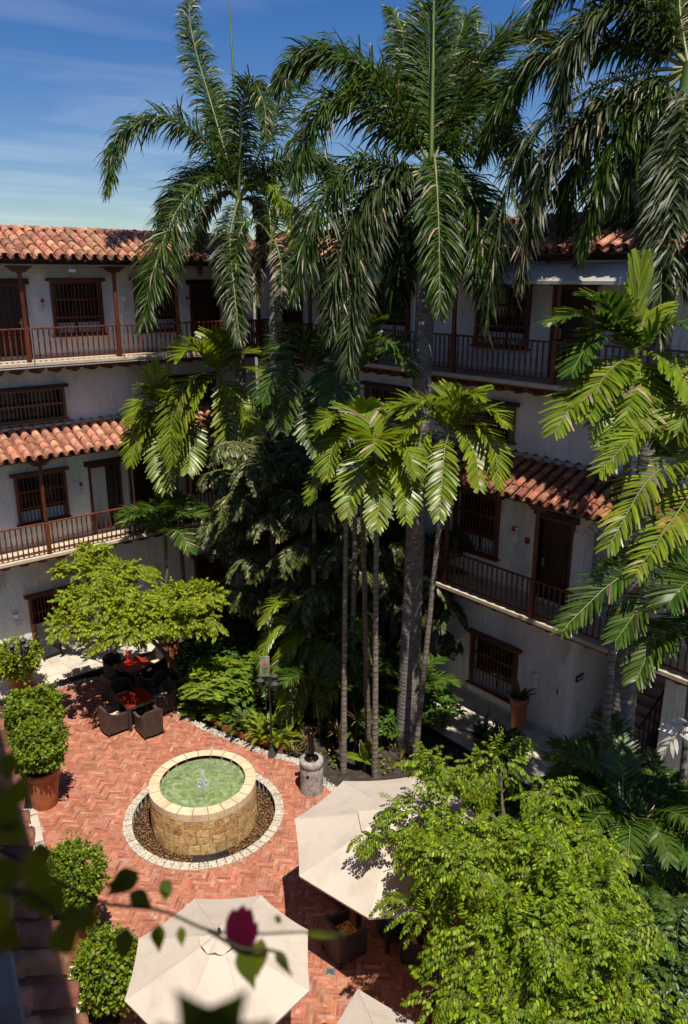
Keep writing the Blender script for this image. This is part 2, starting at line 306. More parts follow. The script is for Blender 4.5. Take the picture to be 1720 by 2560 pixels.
def water():
    m = bpy.data.materials.new('pool_water'); m.use_nodes = True; t = m.node_tree; N = t.nodes; L = t.links; N.clear()
    o = N.new('ShaderNodeOutputMaterial'); tr = N.new('ShaderNodeBsdfTransparent'); tr.inputs[0].default_value = (0.82, 0.94, 0.74, 1)
    g = N.new('ShaderNodeBsdfGlossy'); g.inputs['Roughness'].default_value = 0.04; f = N.new('ShaderNodeFresnel'); f.inputs[0].default_value = 1.6
    df = N.new('ShaderNodeBsdfDiffuse'); c = N.new('ShaderNodeTexCoord')
    n = N.new('ShaderNodeTexNoise'); n.inputs['Scale'].default_value = 4.2; n.inputs['Detail'].default_value = 4; n.inputs['Distortion'].default_value = 2.2; L.new(c.outputs['Object'], n.inputs[0])
    r = N.new('ShaderNodeValToRGB'); r.color_ramp.elements[0].position = 0.35; r.color_ramp.elements[0].color = (0.17, 0.26, 0.08, 1); r.color_ramp.elements[1].position = 0.68; r.color_ramp.elements[1].color = (0.50, 0.56, 0.33, 1); L.new(n.outputs['Fac'], r.inputs[0]); L.new(r.outputs[0], df.inputs[0])  # mottled pale patches paint caustic light into the diffuse colour
    bp = N.new('ShaderNodeBump'); bp.inputs['Strength'].default_value = 0.8; bp.inputs['Distance'].default_value = 0.10
    L.new(n.outputs['Fac'], bp.inputs['Height']); L.new(bp.outputs[0], g.inputs['Normal']); L.new(bp.outputs[0], f.inputs['Normal'])
    m0 = N.new('ShaderNodeMixShader'); m0.inputs[0].default_value = 0.5; L.new(tr.outputs[0], m0.inputs[1]); L.new(df.outputs[0], m0.inputs[2])
    m1 = N.new('ShaderNodeMixShader'); L.new(f.outputs[0], m1.inputs[0]); L.new(m0.outputs[0], m1.inputs[1]); L.new(g.outputs[0], m1.inputs[2]); L.new(m1.outputs[0], o.inputs[0])
    return m
M['water'] = water()
M['foam'] = mat('water_foam', [(0.75, 0.78, 0.8), (0.85, 0.87, 0.88)], 20, 0.3, transl=((1, 1, 1), 0.4))
def leafmat(name, c1, c2, c3, rough=0.42, tr=0.36, rnd=0.3, hue=0.02, spec=0.5):
    return mat(name, [c1, c2, c3], 1.6, rough, rnd=rnd, hue=hue, spec=spec, transl=((1.25, 1.2, 0.55), tr), detail=3)
M['royal'] = leafmat('royal_leaf', (0.020, 0.045, 0.006), (0.042, 0.082, 0.009), (0.085, 0.13, 0.014), 0.42, 0.34, 0.45, spec=0.32)
M['royal_gray'] = leafmat('royal_leaf_dusty', (0.022, 0.038, 0.010), (0.042, 0.064, 0.016), (0.085, 0.10, 0.034), 0.45, 0.28, 0.45, spec=0.32)
M['xmas'] = leafmat('manila_leaf', (0.10, 0.165, 0.010), (0.17, 0.235, 0.013), (0.27, 0.295, 0.028), 0.36, 0.42, 0.32, spec=0.45)
M['midgreen'] = leafmat('palm_leaf_mid', (0.032, 0.075, 0.010), (0.062, 0.12, 0.014), (0.11, 0.165, 0.022), 0.40, 0.36, 0.35, spec=0.4)
M['fish'] = leafmat('fishtail_leaf', (0.045, 0.066, 0.014), (0.085, 0.105, 0.024), (0.16, 0.15, 0.05), 0.45, 0.3, 0.5)
M['dry'] = leafmat('dry_leaf', (0.16, 0.11, 0.06), (0.26, 0.19, 0.12), (0.42, 0.36, 0.28), 0.6, 0.2, 0.4)
M['lime'] = leafmat('lime_leaf', (0.13, 0.195, 0.008), (0.23, 0.295, 0.012), (0.36, 0.375, 0.024), 0.5, 0.42, 0.4, 0.022, spec=0.25)
M['tree'] = leafmat('tree_leaf', (0.08, 0.15, 0.006), (0.18, 0.27, 0.008), (0.32, 0.38, 0.014), 0.45, 0.42, 0.48, 0.02, spec=0.3)
M['shrub'] = leafmat('shrub_leaf', (0.075, 0.14, 0.008), (0.15, 0.225, 0.012), (0.27, 0.31, 0.026), 0.45, 0.38, 0.42, spec=0.3)
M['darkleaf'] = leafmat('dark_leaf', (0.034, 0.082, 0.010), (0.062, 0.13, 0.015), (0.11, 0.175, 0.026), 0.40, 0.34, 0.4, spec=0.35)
M['cordy'] = leafmat('cordyline_leaf', (0.07, 0.07, 0.015), (0.14, 0.11, 0.03), (0.26, 0.17, 0.07), 0.45, 0.3, 0.4, 0.03)
M['boug'] = leafmat('bougainvillea_leaf', (0.06, 0.085, 0.004), (0.095, 0.12, 0.006), (0.13, 0.145, 0.008), 0.6, 0.5, 0.3, spec=0.15)
M['bract'] = leafmat('bougainvillea_bract', (0.05, 0.002, 0.014), (0.085, 0.003, 0.024), (0.11, 0.005, 0.03), 0.7, 0.4, 0.2, 0.0, spec=0.1)  # base darkened to put shade into the colour of sunlit bracts
M['rachis'] = mat('palm_rachis', [(0.10, 0.12, 0.025), (0.17, 0.18, 0.05)], 4, 0.45)
M['crownshaft'] = mat('crownshaft', [(0.05, 0.10, 0.018), (0.09, 0.15, 0.03)], 3, 0.4, stretch=(1, 1, 0.3))
def trunkmat(name, c1, c2, c3, ring, z=0.35):
    m = mat(name, [c1, c2, c3], 5, 0.8, stretch=(1, 1, 2.2), stain=((0.05, 0.04, 0.03), 3, 0.6, 0.6))
    t = m.node_tree; N = t.nodes; L = t.links; b = N['Principled BSDF']
    c = N.new('ShaderNodeTexCoord'); wv = N.new('ShaderNodeTexWave'); wv.wave_type = 'BANDS'; wv.bands_direction = 'Z'; wv.inputs['Scale'].default_value = ring; wv.inputs['Distortion'].default_value = 2.5; wv.inputs['Detail'].default_value = 2
    L.new(c.outputs['Object'], wv.inputs[0])
    bp = N.new('ShaderNodeBump'); bp.inputs['Strength'].default_value = 0.3; bp.inputs['Distance'].default_value = 0.015; L.new(wv.outputs['Fac'], bp.inputs['Height'])
    n3 = N.new('ShaderNodeTexNoise'); n3.inputs['Scale'].default_value = 25; n3.inputs['Detail'].default_value = 6; L.new(c.outputs['Object'], n3.inputs[0])
    b2 = N.new('ShaderNodeBump'); b2.inputs['Strength'].default_value = 0.5; b2.inputs['Distance'].default_value = 0.02; L.new(n3.outputs['Fac'], b2.inputs['Height']); L.new(bp.outputs[0], b2.inputs['Normal'])
    L.new(b2.outputs[0], b.inputs['Normal'])
    return m
M['royaltrunk'] = trunkmat('royal_trunk', (0.08, 0.07, 0.062), (0.16, 0.14, 0.125), (0.24, 0.215, 0.19), 3.0)
M['browntrunk'] = trunkmat('brown_trunk', (0.07, 0.045, 0.032), (0.14, 0.095, 0.07), (0.22, 0.16, 0.12), 3.0)
M['thintrunk'] = trunkmat('ringed_trunk', (0.11, 0.085, 0.065), (0.19, 0.155, 0.125), (0.30, 0.26, 0.22), 1.2)
M['ring'] = mat('trunk_scar', [(0.05, 0.04, 0.032), (0.09, 0.075, 0.06)], 8, 0.9)
M['bark'] = mat('tree_bark', [(0.05, 0.038, 0.028), (0.12, 0.095, 0.075), (0.2, 0.17, 0.14)], 9, 0.9, (20, 0.9, 0.03))

# ------------------------------------------------------------------ the setting: ground, paving, walkways
FC = np.array([7.44, 13.94])            # fountain centre
o = MB().box(-250, 250, -250, 250, -0.42, -0.40).build('ground', M['ground']); tag(o, kind='structure')

EDGE = [(6.0, 22.0), (7.7, 21.8), (8.7, 21.35), (9.2, 20.6), (9.28, 19.5), (9.1, 18.4), (9.15, 17.43), (9.26, 16.91), (9.58, 15.82), (9.9, 14.85), (10.15, 14.39), (10.27, 14.0), (10.24, 13.0), (10.24, 12.53), (10.35, 11.6), (10.6, 10.6), (10.9, 9.6), (11.0, 7.5), (11.0, 3.0)]
EDGEC = smooth_curve(EDGE, 90)[:, :2]
WEST = [(6.2, 22.1), (5.45, 20.4), (4.95, 18.5), (4.5, 16.6), (4.12, 14.9), (3.75, 13.0), (3.3, 10.7), (2.75, 8.0), (2.0, 4.2), (1.8, 3.0)]
def xat(curve, y):
    c = np.asarray(curve); i = np.argsort(c[:, 1]); return np.interp(y, c[i, 1], c[i, 0])
def in_paving(x, y):
    return (y > 3.0) & (y < 21.95) & (x > xat(WEST, y) - 0.05) & (x < xat(EDGEC, y) + 0.06) & (np.hypot(x - FC[0], y - FC[1]) > 1.74)
# bedding sheet under the bricks, with the fountain pit left open
g = 0.1; xs = np.arange(1.5, 11.4, g); ys = np.arange(2.9, 22.1, g)
gx, gy = np.meshgrid(xs, ys); keep = in_paving(gx, gy); cx, cy = gx[keep], gy[keep]; n = len(cx); h = g / 2 + 0.0005
v = np.stack([np.stack([cx + sx * h, cy + sy * h, np.full(n, -0.008)], -1) for sx, sy in ((-1, -1), (1, -1), (1, 1), (-1, 1))], 1).reshape(-1, 3)
paving = MB().add(v, np.arange(4 * n).reshape(-1, 4)).build('brick_paving', M['joint']); tag(paving, kind='structure')
# bricks in herringbone at 45 degrees to the walls
BL, BW, J = 0.304, 0.076, 0.008
def brick_mesh(L, W):
    b = 0.006; z0, z1, z2 = -0.03, -0.004, 0.0
    X, Y = L / 2, W / 2
    lo = [(-X, -Y), (X, -Y), (X, Y), (-X, Y)]
    v = [(x, y, z0) for x, y in lo] + [(x, y, z1) for x, y in lo] + [(x - math.copysign(b, x), y - math.copysign(b, y), z2) for x, y in lo]
    f = [[i + r * 4, (i + 1) % 4 + r * 4, (i + 1) % 4 + r * 4 + 4, i + r * 4 + 4] for r in (0, 1) for i in range(4)] + [[8, 9, 10, 11]]
    return np.array(v, float), np.array(f)
bv, bf = brick_mesh(BL - J, BW - J)
cells = []
A45 = R(46)
for i in range(-130, 260):
    for j in range(-45, 45):
        # classic herringbone with ratio 4:1 : horizontal bricks step (W,W), repeated every 2L along x
        bx = i * BW + j * 2 * BL; by = i * BW
        cells.append((bx + BL / 2, by + BW / 2, 0.0))
        cells.append((bx + BW / 2 - BW * 0 , by + BW + BL / 2, math.pi / 2))
cells = np.array(cells)
ca, sa = math.cos(A45), math.sin(A45)
wx = cells[:, 0] * ca - cells[:, 1] * sa + 6.5; wy = cells[:, 0] * sa + cells[:, 1] * ca + 6.0; wa = cells[:, 2] + A45
k = in_paving(wx, wy); wx, wy, wa = wx[k], wy[k], wa[k]
U1, U2 = np.array([8.44, 8.61]), np.array([4.55, 8.3])
q = np.array([to_px((x, y, 0)) for x, y in zip(wx, wy)])
vis = (q[:, 0] > 20) & (q[:, 0] < 1050) & (q[:, 1] < 2560) & (q[:, 1] > 1500)
def covered(c, r, hgt):
    p = np.array([to_px((c[0] + r * math.cos(t), c[1] + r * math.sin(t), hgt))[:2] for t in np.linspace(0, 2 * math.pi, 9)[:-1] + 0.2])
    ctr = p.mean(0); e = np.abs((q[:, :2] - ctr)) / (np.abs(p - ctr).max(0)); return (e ** 2).sum(1) < 1
show = vis & ~covered(U1, 1.93, 2.1) & ~covered(U2, 1.4, 2.1)
order = np.argsort(np.where(show, q[:, 2], 1e6))[:300]
jz = rng.normal(0, 0.0018, len(wx)); ja = rng.normal(0, 0.012, len(wx)); tx = rng.normal(0, 0.006, (len(wx), 2))
bme = fastmesh('brick', [(bv, bf, 0)]); bme.materials.append(M['brick'])
single = set(order.tolist())
for i in order:
    o = link_mesh('brick', bme, parent=paving, loc=(wx[i], wy[i], jz[i]), rot=(tx[i, 0], tx[i, 1], wa[i] + ja[i]))
rest = np.array([i for i in range(len(wx)) if i not in single])
c, s = np.cos(wa[rest] + ja[rest])[:, None], np.sin(wa[rest] + ja[rest])[:, None]
V = np.stack([bv[None, :, 0] * c - bv[None, :, 1] * s + wx[rest][:, None], bv[None, :, 0] * s + bv[None, :, 1] * c + wy[rest][:, None],
              bv[None, :, 2] + jz[rest][:, None] + bv[None, :, 0] * tx[rest, 1:] + bv[None, :, 1] * tx[rest, :1]], -1)
F = (bf[None] + (np.arange(len(rest)) * len(bv))[:, None, None]).reshape(-1, 4)
o = link_mesh('bricks', fastmesh('bricks', [(V.reshape(-1, 3), F, 0)]), M['brick'], paving); tag(o, kind='stuff')

# garden bed soil: bumpy sheet from the gravel edge to the walkways
xs = np.linspace(9.0, 14.1, 52); ys = np.linspace(3.0, 22.2, 150); gx, gy = np.meshgrid(xs, ys, indexing='ij')
ex = xat(EDGEC, gy); gx = np.maximum(gx, ex + 0.02)
gz = -0.005 + 0.05 * np.sin(gx * 2.3 + 1) * np.sin(gy * 1.7) + 0.03 * np.sin(gx * 6.1) * np.sin(gy * 5.3 + 2) + rng.normal(0, 0.012, gx.shape)
gz = np.where(gx < ex + 0.15, -0.03, gz)
nx, ny = gx.shape; ii = (np.arange(nx - 1)[:, None] * ny + np.arange(ny - 1)[None]).ravel()
o = MB().add(np.stack([gx, gy, gz], -1).reshape(-1, 3), np.stack([ii, ii + ny, ii + ny + 1, ii + 1], -1)).build('garden_bed', M['soil'], smooth=True); tag(o, kind='structure')
# soil and stones strip along the near wing (west side)
ws = np.array(WEST); strip = np.vstack([ws, (ws + np.array([-2.2, 0]))[::-1]])
o = MB().prism(strip, -0.2, -0.03).build('west_verge', M['soil']); tag(o, kind='structure')

def stones(name, pos, rad, mt, parent=None, flat=0.6):
    """many small lumps joined: a squashed octahedron with split corners"""
    t = np.array([[1, 0, 0], [0.6, 0.6, 0.55], [0, 1, 0], [-0.6, 0.6, 0.5], [-1, 0, 0], [-0.6, -0.6, 0.55], [0, -1, 0], [0.6, -0.6, 0.5], [0, 0, 1], [0, 0, -0.7]], float)
    f = [[i, (i + 1) % 8, 8] for i in range(8)] + [[(i + 1) % 8, i, 9] for i in range(8)]
    f = np.array(f); n = len(pos); an = rng.uniform(0, 6.28, n); sx = rad * rng.uniform(0.8, 1.35, n); sy = rad * rng.uniform(0.6, 1.0, n); sz = rad * flat * rng.uniform(0.7, 1.2, n)
    P = t[None] * np.stack([sx, sy, sz], -1)[:, None]
    c, s = np.cos(an)[:, None], np.sin(an)[:, None]
    P = np.stack([P[..., 0] * c - P[..., 1] * s, P[..., 0] * s + P[..., 1] * c, P[..., 2]], -1) + pos[:, None]
    FF = (f[None] + (np.arange(n) * len(t))[:, None, None]).reshape(-1, 3)
    o = link_mesh(name, fastmesh(name, [(P.reshape(-1, 3), FF, 0)]), mt, parent, smooth=True); return o
# white gravel edging along the garden and the walkway
nG = 5200; ti = rng.uniform(0, len(EDGEC) - 1.01, nG); i0 = ti.astype(int); fr_ = (ti - i0)[:, None]
pe = EDGEC[i0] * (1 - fr_) + EDGEC[i0 + 1] * fr_; tg = nrm(EDGEC[np.minimum(i0 + 1, len(EDGEC) - 1)] - EDGEC[i0]); nm = np.stack([-tg[:, 1], tg[:, 0]], -1)
pe = pe + nm * rng.uniform(-0.02, 0.19, (nG, 1))
o = stones('gravel_edging', np.c_[pe, rng.uniform(-0.015, 0.012, nG)], rng.uniform(0.014, 0.034, nG), M['gravel']); tag(o, 'white gravel edging between the brick paving and the garden bed', 'gravel', kind='stuff')
wi = rng.uniform(0, 1, 2600); wc = smooth_curve(WEST, 60)[:, :2]; pw = wc[(wi * 58).astype(int)] + np.c_[rng.uniform(-0.75, -0.02, 2600), rng.uniform(-0.2, 0.2, 2600)]
o = stones('verge_gravel', np.c_[pw, rng.uniform(-0.03, -0.01, 2600)], rng.uniform(0.014, 0.032, 2600), M['gravel']); tag(o, 'pale gravel on the verge behind the potted shrubs', 'gravel', kind='stuff')

WZ = 0.16
def walkway(name, x0, x1, y0, y1, tw, th, off):
    w_ = MB().box(x0, x1, y0, y1, -0.3, WZ - 0.012).build(name, M['joint']); tag(w_, kind='structure')
    me = {}
    r = 0; y = y0 + 0.003
    while y < y1 - 0.05:
        yy = min(y + th, y1); x = x0 + 0.003 - (off if r % 2 else 0.0); 
        while x < x1 - 0.02:
            a, b = max(x, x0 + 0.003), min(x + tw, x1)
            if b - a > 0.04:
                kx = (round(b - a, 2), round(yy - y, 2))
                if kx not in me:
                    m_ = MB().cbox(-(kx[0]) / 2 + 0.003, kx[0] / 2 - 0.003, -kx[1] / 2 + 0.003, kx[1] / 2 - 0.003, -0.02, 0.012, 0.003).mesh('floor_tile'); m_.materials.append(M['travertine']); me[kx] = m_
                link_mesh('floor_tile', me[kx], parent=w_, loc=((a + b) / 2, (y + yy) / 2, WZ - 0.012 + random.uniform(-0.001, 0.001)))
            x += tw
        y += th; r += 1
    return w_
walkway('walkway_left', 4.2, 13.93, 22.06, 24.2, 0.62, 0.535, 0.31)
walkway('walkway_right', 13.95, 16.15, 3.0, 24.2, 0.55, 0.62, 0.275)
walkway('stair_hall', 16.16, 18.6, 7.6, 10.1, 0.55, 0.62, 0.2)
o = MB().box(4.2, 13.9, 21.99, 22.055, -0.2, WZ - 0.015).build('walkway_kerb', M['black']); tag(o, kind='structure')
o = MB().box(13.885, 13.945, 3.0, 22.05, -0.2, WZ - 0.015).build('walkway_kerb', M['black']); tag(o, kind='structure')
# stone threshold planks along the west edge
par = MB()
th_ = empty('stone_border', (4.1, 14.9, 0)); tag(th_, kind='structure')
for i in range(14):
    t0 = 3.2 + i * 1.02; 
    for jj in (0, 1):
        x0, x1 = xat(WEST, t0), xat(WEST, t0 + 1.0); a = math.atan2(1.0, x1 - x0)
        MB().cbox(0, 0.99, 0.02 + jj * 0.2, 0.2 + jj * 0.2, -0.04, 0.012 - jj * 0.003, 0.006, a=a, c=(x0 - 4.1, t0 - 14.9, 0)).build('stone', M['travertine'], th_)

# ------------------------------------------------------------------ building wings
def roof_tile_mesh(r0, r1, L, n=7, th=0.012):
    """tapered barrel tile, open side down, lying along -y (downhill), wide end at y=0"""
    an = np.linspace(0.05, math.pi - 0.05, n)
    v = []
    for (y, r) in ((0, r0), (L * 0.5, (r0 + r1) / 2), (L, r1)):
        for rr in (r, r - th):
            v += [(rr * math.cos(a), y, rr * math.sin(a)) for a in an]
    v = np.array(v); f = []
    for s in (0, 1):
        for i in range(n - 1):
            a = s * 2 * n + i; f.append([a, a + 1, a + 2 * n + 1, a + 2 * n]); b = a + n; f.append([b + 1, b, b + 2 * n, b + 2 * n + 1])
    for i in range(n - 1): f.append([i + 1, i, i + n, i + n + 1])
    for e in (0, n - 1): 
        for s in (0, 1): a = s * 2 * n + e; f.append([a, a + 2 * n, a + 3 * n, a + n])
    return v, np.array(f)
TV, TF = roof_tile_mesh(0.115, 0.09, 0.44)
PV, PF = roof_tile_mesh(0.12, 0.10, 0.46, n=5)
tile_me = {}
def get_tile(mt):
    if mt not in tile_me:
        m_ = fastmesh('roof_tile', [(TV, TF, 0)]); m_.materials.append(M[mt]); m_.polygons.foreach_set('use_smooth', np.ones(len(m_.polygons), bool)); tile_me[mt] = m_
    return tile_me[mt]
def tiled_roof(root, name, x0, x1, ye, ze, slope, rows, mt, budget, ridge=False, px_window=None, shift=0.0):
    """roof plane in wing-local axes: eave at y=ye,z=ze falling outward; tiles laid from the eave up"""
    sp = 0.315; rs = 0.325
    cs, sn = math.cos(slope), math.sin(slope)
    Ln = rows * rs + 0.12
    m_ = MB()
    # boarding under the tiles
    v = np.array([[x0, ye - 0.05, ze - 0.05], [x1, ye - 0.05, ze - 0.05], [x1, ye - 0.05 - Ln * cs, ze - 0.05 + Ln * sn], [x0, ye - 0.05 - Ln * cs, ze - 0.05 + Ln * sn]])
    m_.add(np.vstack([v, v - [0, 0, 0.05]]), np.array([[0, 1, 2, 3], [7, 6, 5, 4], [0, 4, 5, 1], [3, 2, 6, 7], [0, 3, 7, 4], [1, 5, 6, 2]]))
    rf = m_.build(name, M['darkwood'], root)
    cand = []; ncol = int((x1 - x0) / sp)
    mw = root.matrix_basis
    for i in range(ncol + 1):
        x = x0 + i * sp + 0.05
        for r in range(rows):
            d = r * rs; y = ye - d * cs; z = ze + d * sn
            wp = mw @ Vector((x, y, z)); p = to_px(wp)
            inside = -30 < p[0] < 1750 and -30 < p[1] < 2590 and p[2] > 0
            cand.append((p[2] if inside else 1e5 + p[2], x, y, z, r))
    cand.sort()
    parts = []
    pans = MB()
    restc = []
    for n_, (dd, x, y, z, r) in enumerate(cand):
        rot = (slope + random.gauss(0, 0.012), random.gauss(0, 0.03), math.pi + random.gauss(0, 0.02))
        loc = (x + random.gauss(0, 0.008), y, z + random.gauss(0, 0.006) - 0.0)
        if dd < 1e5 and len(parts) < budget:
            parts.append(link_mesh('roof_tile', get_tile(mt), parent=rf, loc=loc, rot=rot))
        else:
            Mx = np.array(Matrix.LocRotScale(Vector(loc), Matrix.Rotation(rot[2], 3, 'Z') @ Matrix.Rotation(rot[1], 3, 'Y') @ Matrix.Rotation(rot[0], 3, 'X'), None))
            restc.append((TV @ Mx[:3, :3].T + Mx[:3, 3], TF, 0))
        # pan tile between columns (concave side up)
        Mx = np.array(Matrix.Translation((x + sp / 2, y + 0.03, z + 0.065 - 0.03)) @ Matrix.Rotation(math.pi, 4, 'Z') @ Matrix.Rotation(slope, 4, 'X') @ Matrix.Rotation(math.pi, 4, 'Y'))
        pans.add(PV @ Mx[:3, :3].T + Mx[:3, 3], PF)
    if restc: tag(link_mesh('roof_tiles', fastmesh('roof_tiles', restc), M[mt], rf, smooth=True), kind='stuff')
    tag(pans.build('pan_tiles', M['pan'], rf, smooth=True), kind='stuff')
    if ridge:
        d = rows * rs + 0.08; y = ye - d * cs; z = ze + d * sn - 0.02
        i = 0; x = x0
        while x < x1:
            link_mesh('ridge_tile', get_tile('tile'), parent=rf, loc=(x + 0.4, y, z + random.gauss(0, 0.004)), rot=(0, random.gauss(0, 0.02), math.pi / 2)); x += 0.38
        v2 = np.array([[x0, y, z + 0.02], [x1, y, z + 0.02], [x1, y - 3.0, z - 1.2], [x0, y - 3.0, z - 1.2]])
        MB().add(v2, np.array([[0, 1, 2, 3]])).build('rear_slope', M['pan'], rf)
    return rf
BAL = [(0.017, 0), (0.023, 0.0), (0.023, 0.09), (0.016, 0.11), (0.027, 0.13), (0.016, 0.15), (0.021, 0.2), (0.026, 0.28), (0.028, 0.34), (0.024, 0.44), (0.017, 0.52), (0.016, 0.54), (0.026, 0.56), (0.016, 0.58), (0.030, 0.62), (0.016, 0.66), (0.024, 0.67), (0.024, 0.73), (0.02, 0.80)]
bal_me = MB().lathe(BAL, 10).mesh('baluster'); bal_me.materials.append(M['wood']); bal_me.polygons.foreach_set('use_smooth', np.ones(len(bal_me.polygons), bool))
def railing(root, x0, x1, y, zf, posts, hgt=0.97):
    m_ = MB(); m_.cbox(x0, x1, y - 0.035, y + 0.035, zf + hgt - 0.045, zf + hgt, 0.008); m_.cbox(x0, x1, y - 0.03, y + 0.03, zf + 0.085, zf + 0.125, 0.006)
    rl = m_.build('railing', M['wood'], root)
    ps = sorted([x0] + [p for p in posts if x0 < p < x1] + [x1])
    for a, b in zip(ps[:-1], ps[1:]):
        k_ = max(1, int(round((b - a) / 0.158))); 
        for i in range(1, k_):
            x = a + (b - a) * i / k_
            o = link_mesh('baluster', bal_me, parent=rl, loc=(x, y, zf + 0.12)); o.scale = (1, 1, (hgt - 0.16) / 0.80); o.rotation_euler = (0, 0, random.uniform(0, 6))
    return rl
def post(root, x, y, z0, z1, dark=False):
    m_ = MB().cbox(x - 0.062, x + 0.062, y - 0.062, y + 0.062, z0, z0 + 1.0, 0.01); m_.cbox(x - 0.05, x + 0.05, y - 0.05, y + 0.05, z0 + 1.0, z1 - 0.2, 0.018)
    p = m_.build('post', M['wood'], root)
    c_ = MB()
    for i, (w_, a, b) in enumerate(((0.08, -0.24, -0.2), (0.20, -0.2, -0.14), (0.27, -0.14, -0.08), (0.36, -0.08, 0.0))):
        c_.cbox(x - w_, x + w_, y - 0.055 - 0.002 * i, y + 0.055 + 0.002 * i, z1 + a, z1 + b, 0.008)
    c_.build('capital', M['wood'], p)
BARP = [(0.013, 0), (0.013, 0.06), (0.019, 0.08), (0.012, 0.1), (0.016, 0.3), (0.018, 0.5), (0.016, 0.7), (0.012, 0.9), (0.019, 0.92), (0.013, 0.94), (0.013, 1.0)]
bar_me = {}
def window(root, x0, x1, z0, z1, wd='wood', box=0.10, nbar=None, rows=2, pane_d=-0.22):
    if wd not in bar_me:
        b_ = MB().lathe(BARP, 8).mesh('bar'); b_.materials.append(M[wd]); bar_me[wd] = b_
    f = MB(); t = 0.07
    f.cbox(x0 - 0.02, x0 + t, -0.02, box, z0, z1, 0.006); f.cbox(x1 - t, x1 + 0.02, -0.02, box, z0, z1, 0.006)
    f.cbox(x0 + t, x1 - t, box - 0.06, box - 0.005, z0, z0 + 0.06, 0.005); f.cbox(x0 + t, x1 - t, box - 0.06, box - 0.005, z1 - 0.06, z1, 0.005)
    for i in range(1, rows + 1):
        zz = z0 + (z1 - z0) * (i / (rows + 1) if rows > 1 else 0.5); f.cbox(x0 + t, x1 - t, box - 0.055, box - 0.01, zz - 0.03, zz + 0.03, 0.005)
    wn_ = f.build('window', M[wd], root)
    MB().cbox(x0 - 0.14, x1 + 0.14, -0.02, box + 0.05, z1, z1 + 0.10, 0.012).build('lintel', M['darkwood'] if wd != 'wood' else M['wood'], wn_)
    s_ = MB(); s_.cbox(x0 - 0.09, x1 + 0.09, -0.02, box + 0.06, z0 - 0.06, z0, 0.01); s_.build('sill', M[wd], wn_)
    nb = nbar or int((x1 - x0) / 0.125)
    for i in range(nb):
        x = x0 + t + (x1 - x0 - 2 * t) * (i + 0.5) / nb
        o = link_mesh('bar', bar_me[wd], parent=wn_, loc=(x, box - 0.033, z0 + 0.03)); o.scale = (1, 1, z1 - z0 - 0.06)
    p_ = MB().box(x0 - 0.02, x1 + 0.02, pane_d - 0.02, pane_d, z0 - 0.02, z1 + 0.02).build('pane', M['glass'], wn_)
    fr2 = MB()
    xm = (x0 + x1) / 2
    fr2.box(xm - 0.03, xm + 0.03, pane_d, pane_d + 0.03, z0, z1); fr2.box(x0, x1, pane_d, pane_d + 0.028, z0 + (z1 - z0) * 0.28, z0 + (z1 - z0) * 0.33); fr2.build('shutter_frame', M['darkwood'], wn_)
    MB().box(x0, x1, pane_d + 0.001, pane_d + 0.012, z0 + 0.01, z0 + (z1 - z0) * 0.22).build('curtain', M['white'], wn_) if z1 - z0 > 1.2 else None
    return wn_
def door(root, x0, x1, z0, z1, hinge=1, lint=True, ang=0.0):
    d_ = MB(); d_.box(x0 - 0.08, x0, -0.2, 0.03, z0, z1); d_.box(x1, x1 + 0.08, -0.2, 0.03, z0, z1); d_.box(x0 - 0.08, x1 + 0.08, -0.2, 0.032, z1 - 0.07, z1)
    dr = d_.build('door', M['wood'], root)
    n_ = 7
    for i in range(n_):
        a, b = x0 + (x1 - x0) * i / n_, x0 + (x1 - x0) * (i + 1) / n_
        if ang == 0: MB().cbox(a + 0.003, b - 0.003, -0.17, -0.12, z0 + 0.02, z1 - 0.07, 0.006).build('board', M['darkwood'], dr)
    if ang:
        w_ = (x1 - x0) * 0.62
        MB().cbox(0, w_, -0.03, 0.03, z0 + 0.02, z1 - 0.08, 0.006, a=-ang, c=(x0, -0.1, 0)).build('leaf', M['darkwood'], dr)
        MB().box(x0, x1, -1.6, -1.58, z0, z1).build('room', M['wall'], dr)
    if lint: MB().cbox(x0 - 0.2, x1 + 0.2, -0.02, 0.045, z1, z1 + 0.17, 0.012).build('lintel', M['darkwood'], dr)
    hx = x0 + 0.1 if hinge > 0 else x1 - 0.1
    if not ang:
        h_ = MB().box(hx - 0.022, hx + 0.022, -0.122, -0.108, z0 + 0.92, z0 + 1.16); h_.tube([(hx, -0.115, z0 + 1.06), (hx, -0.06, z0 + 1.06), (hx + 0.1 * hinge, -0.06, z0 + 1.06)], 0.01, 6); h_.build('handle', M['brass'], dr)
    return dr
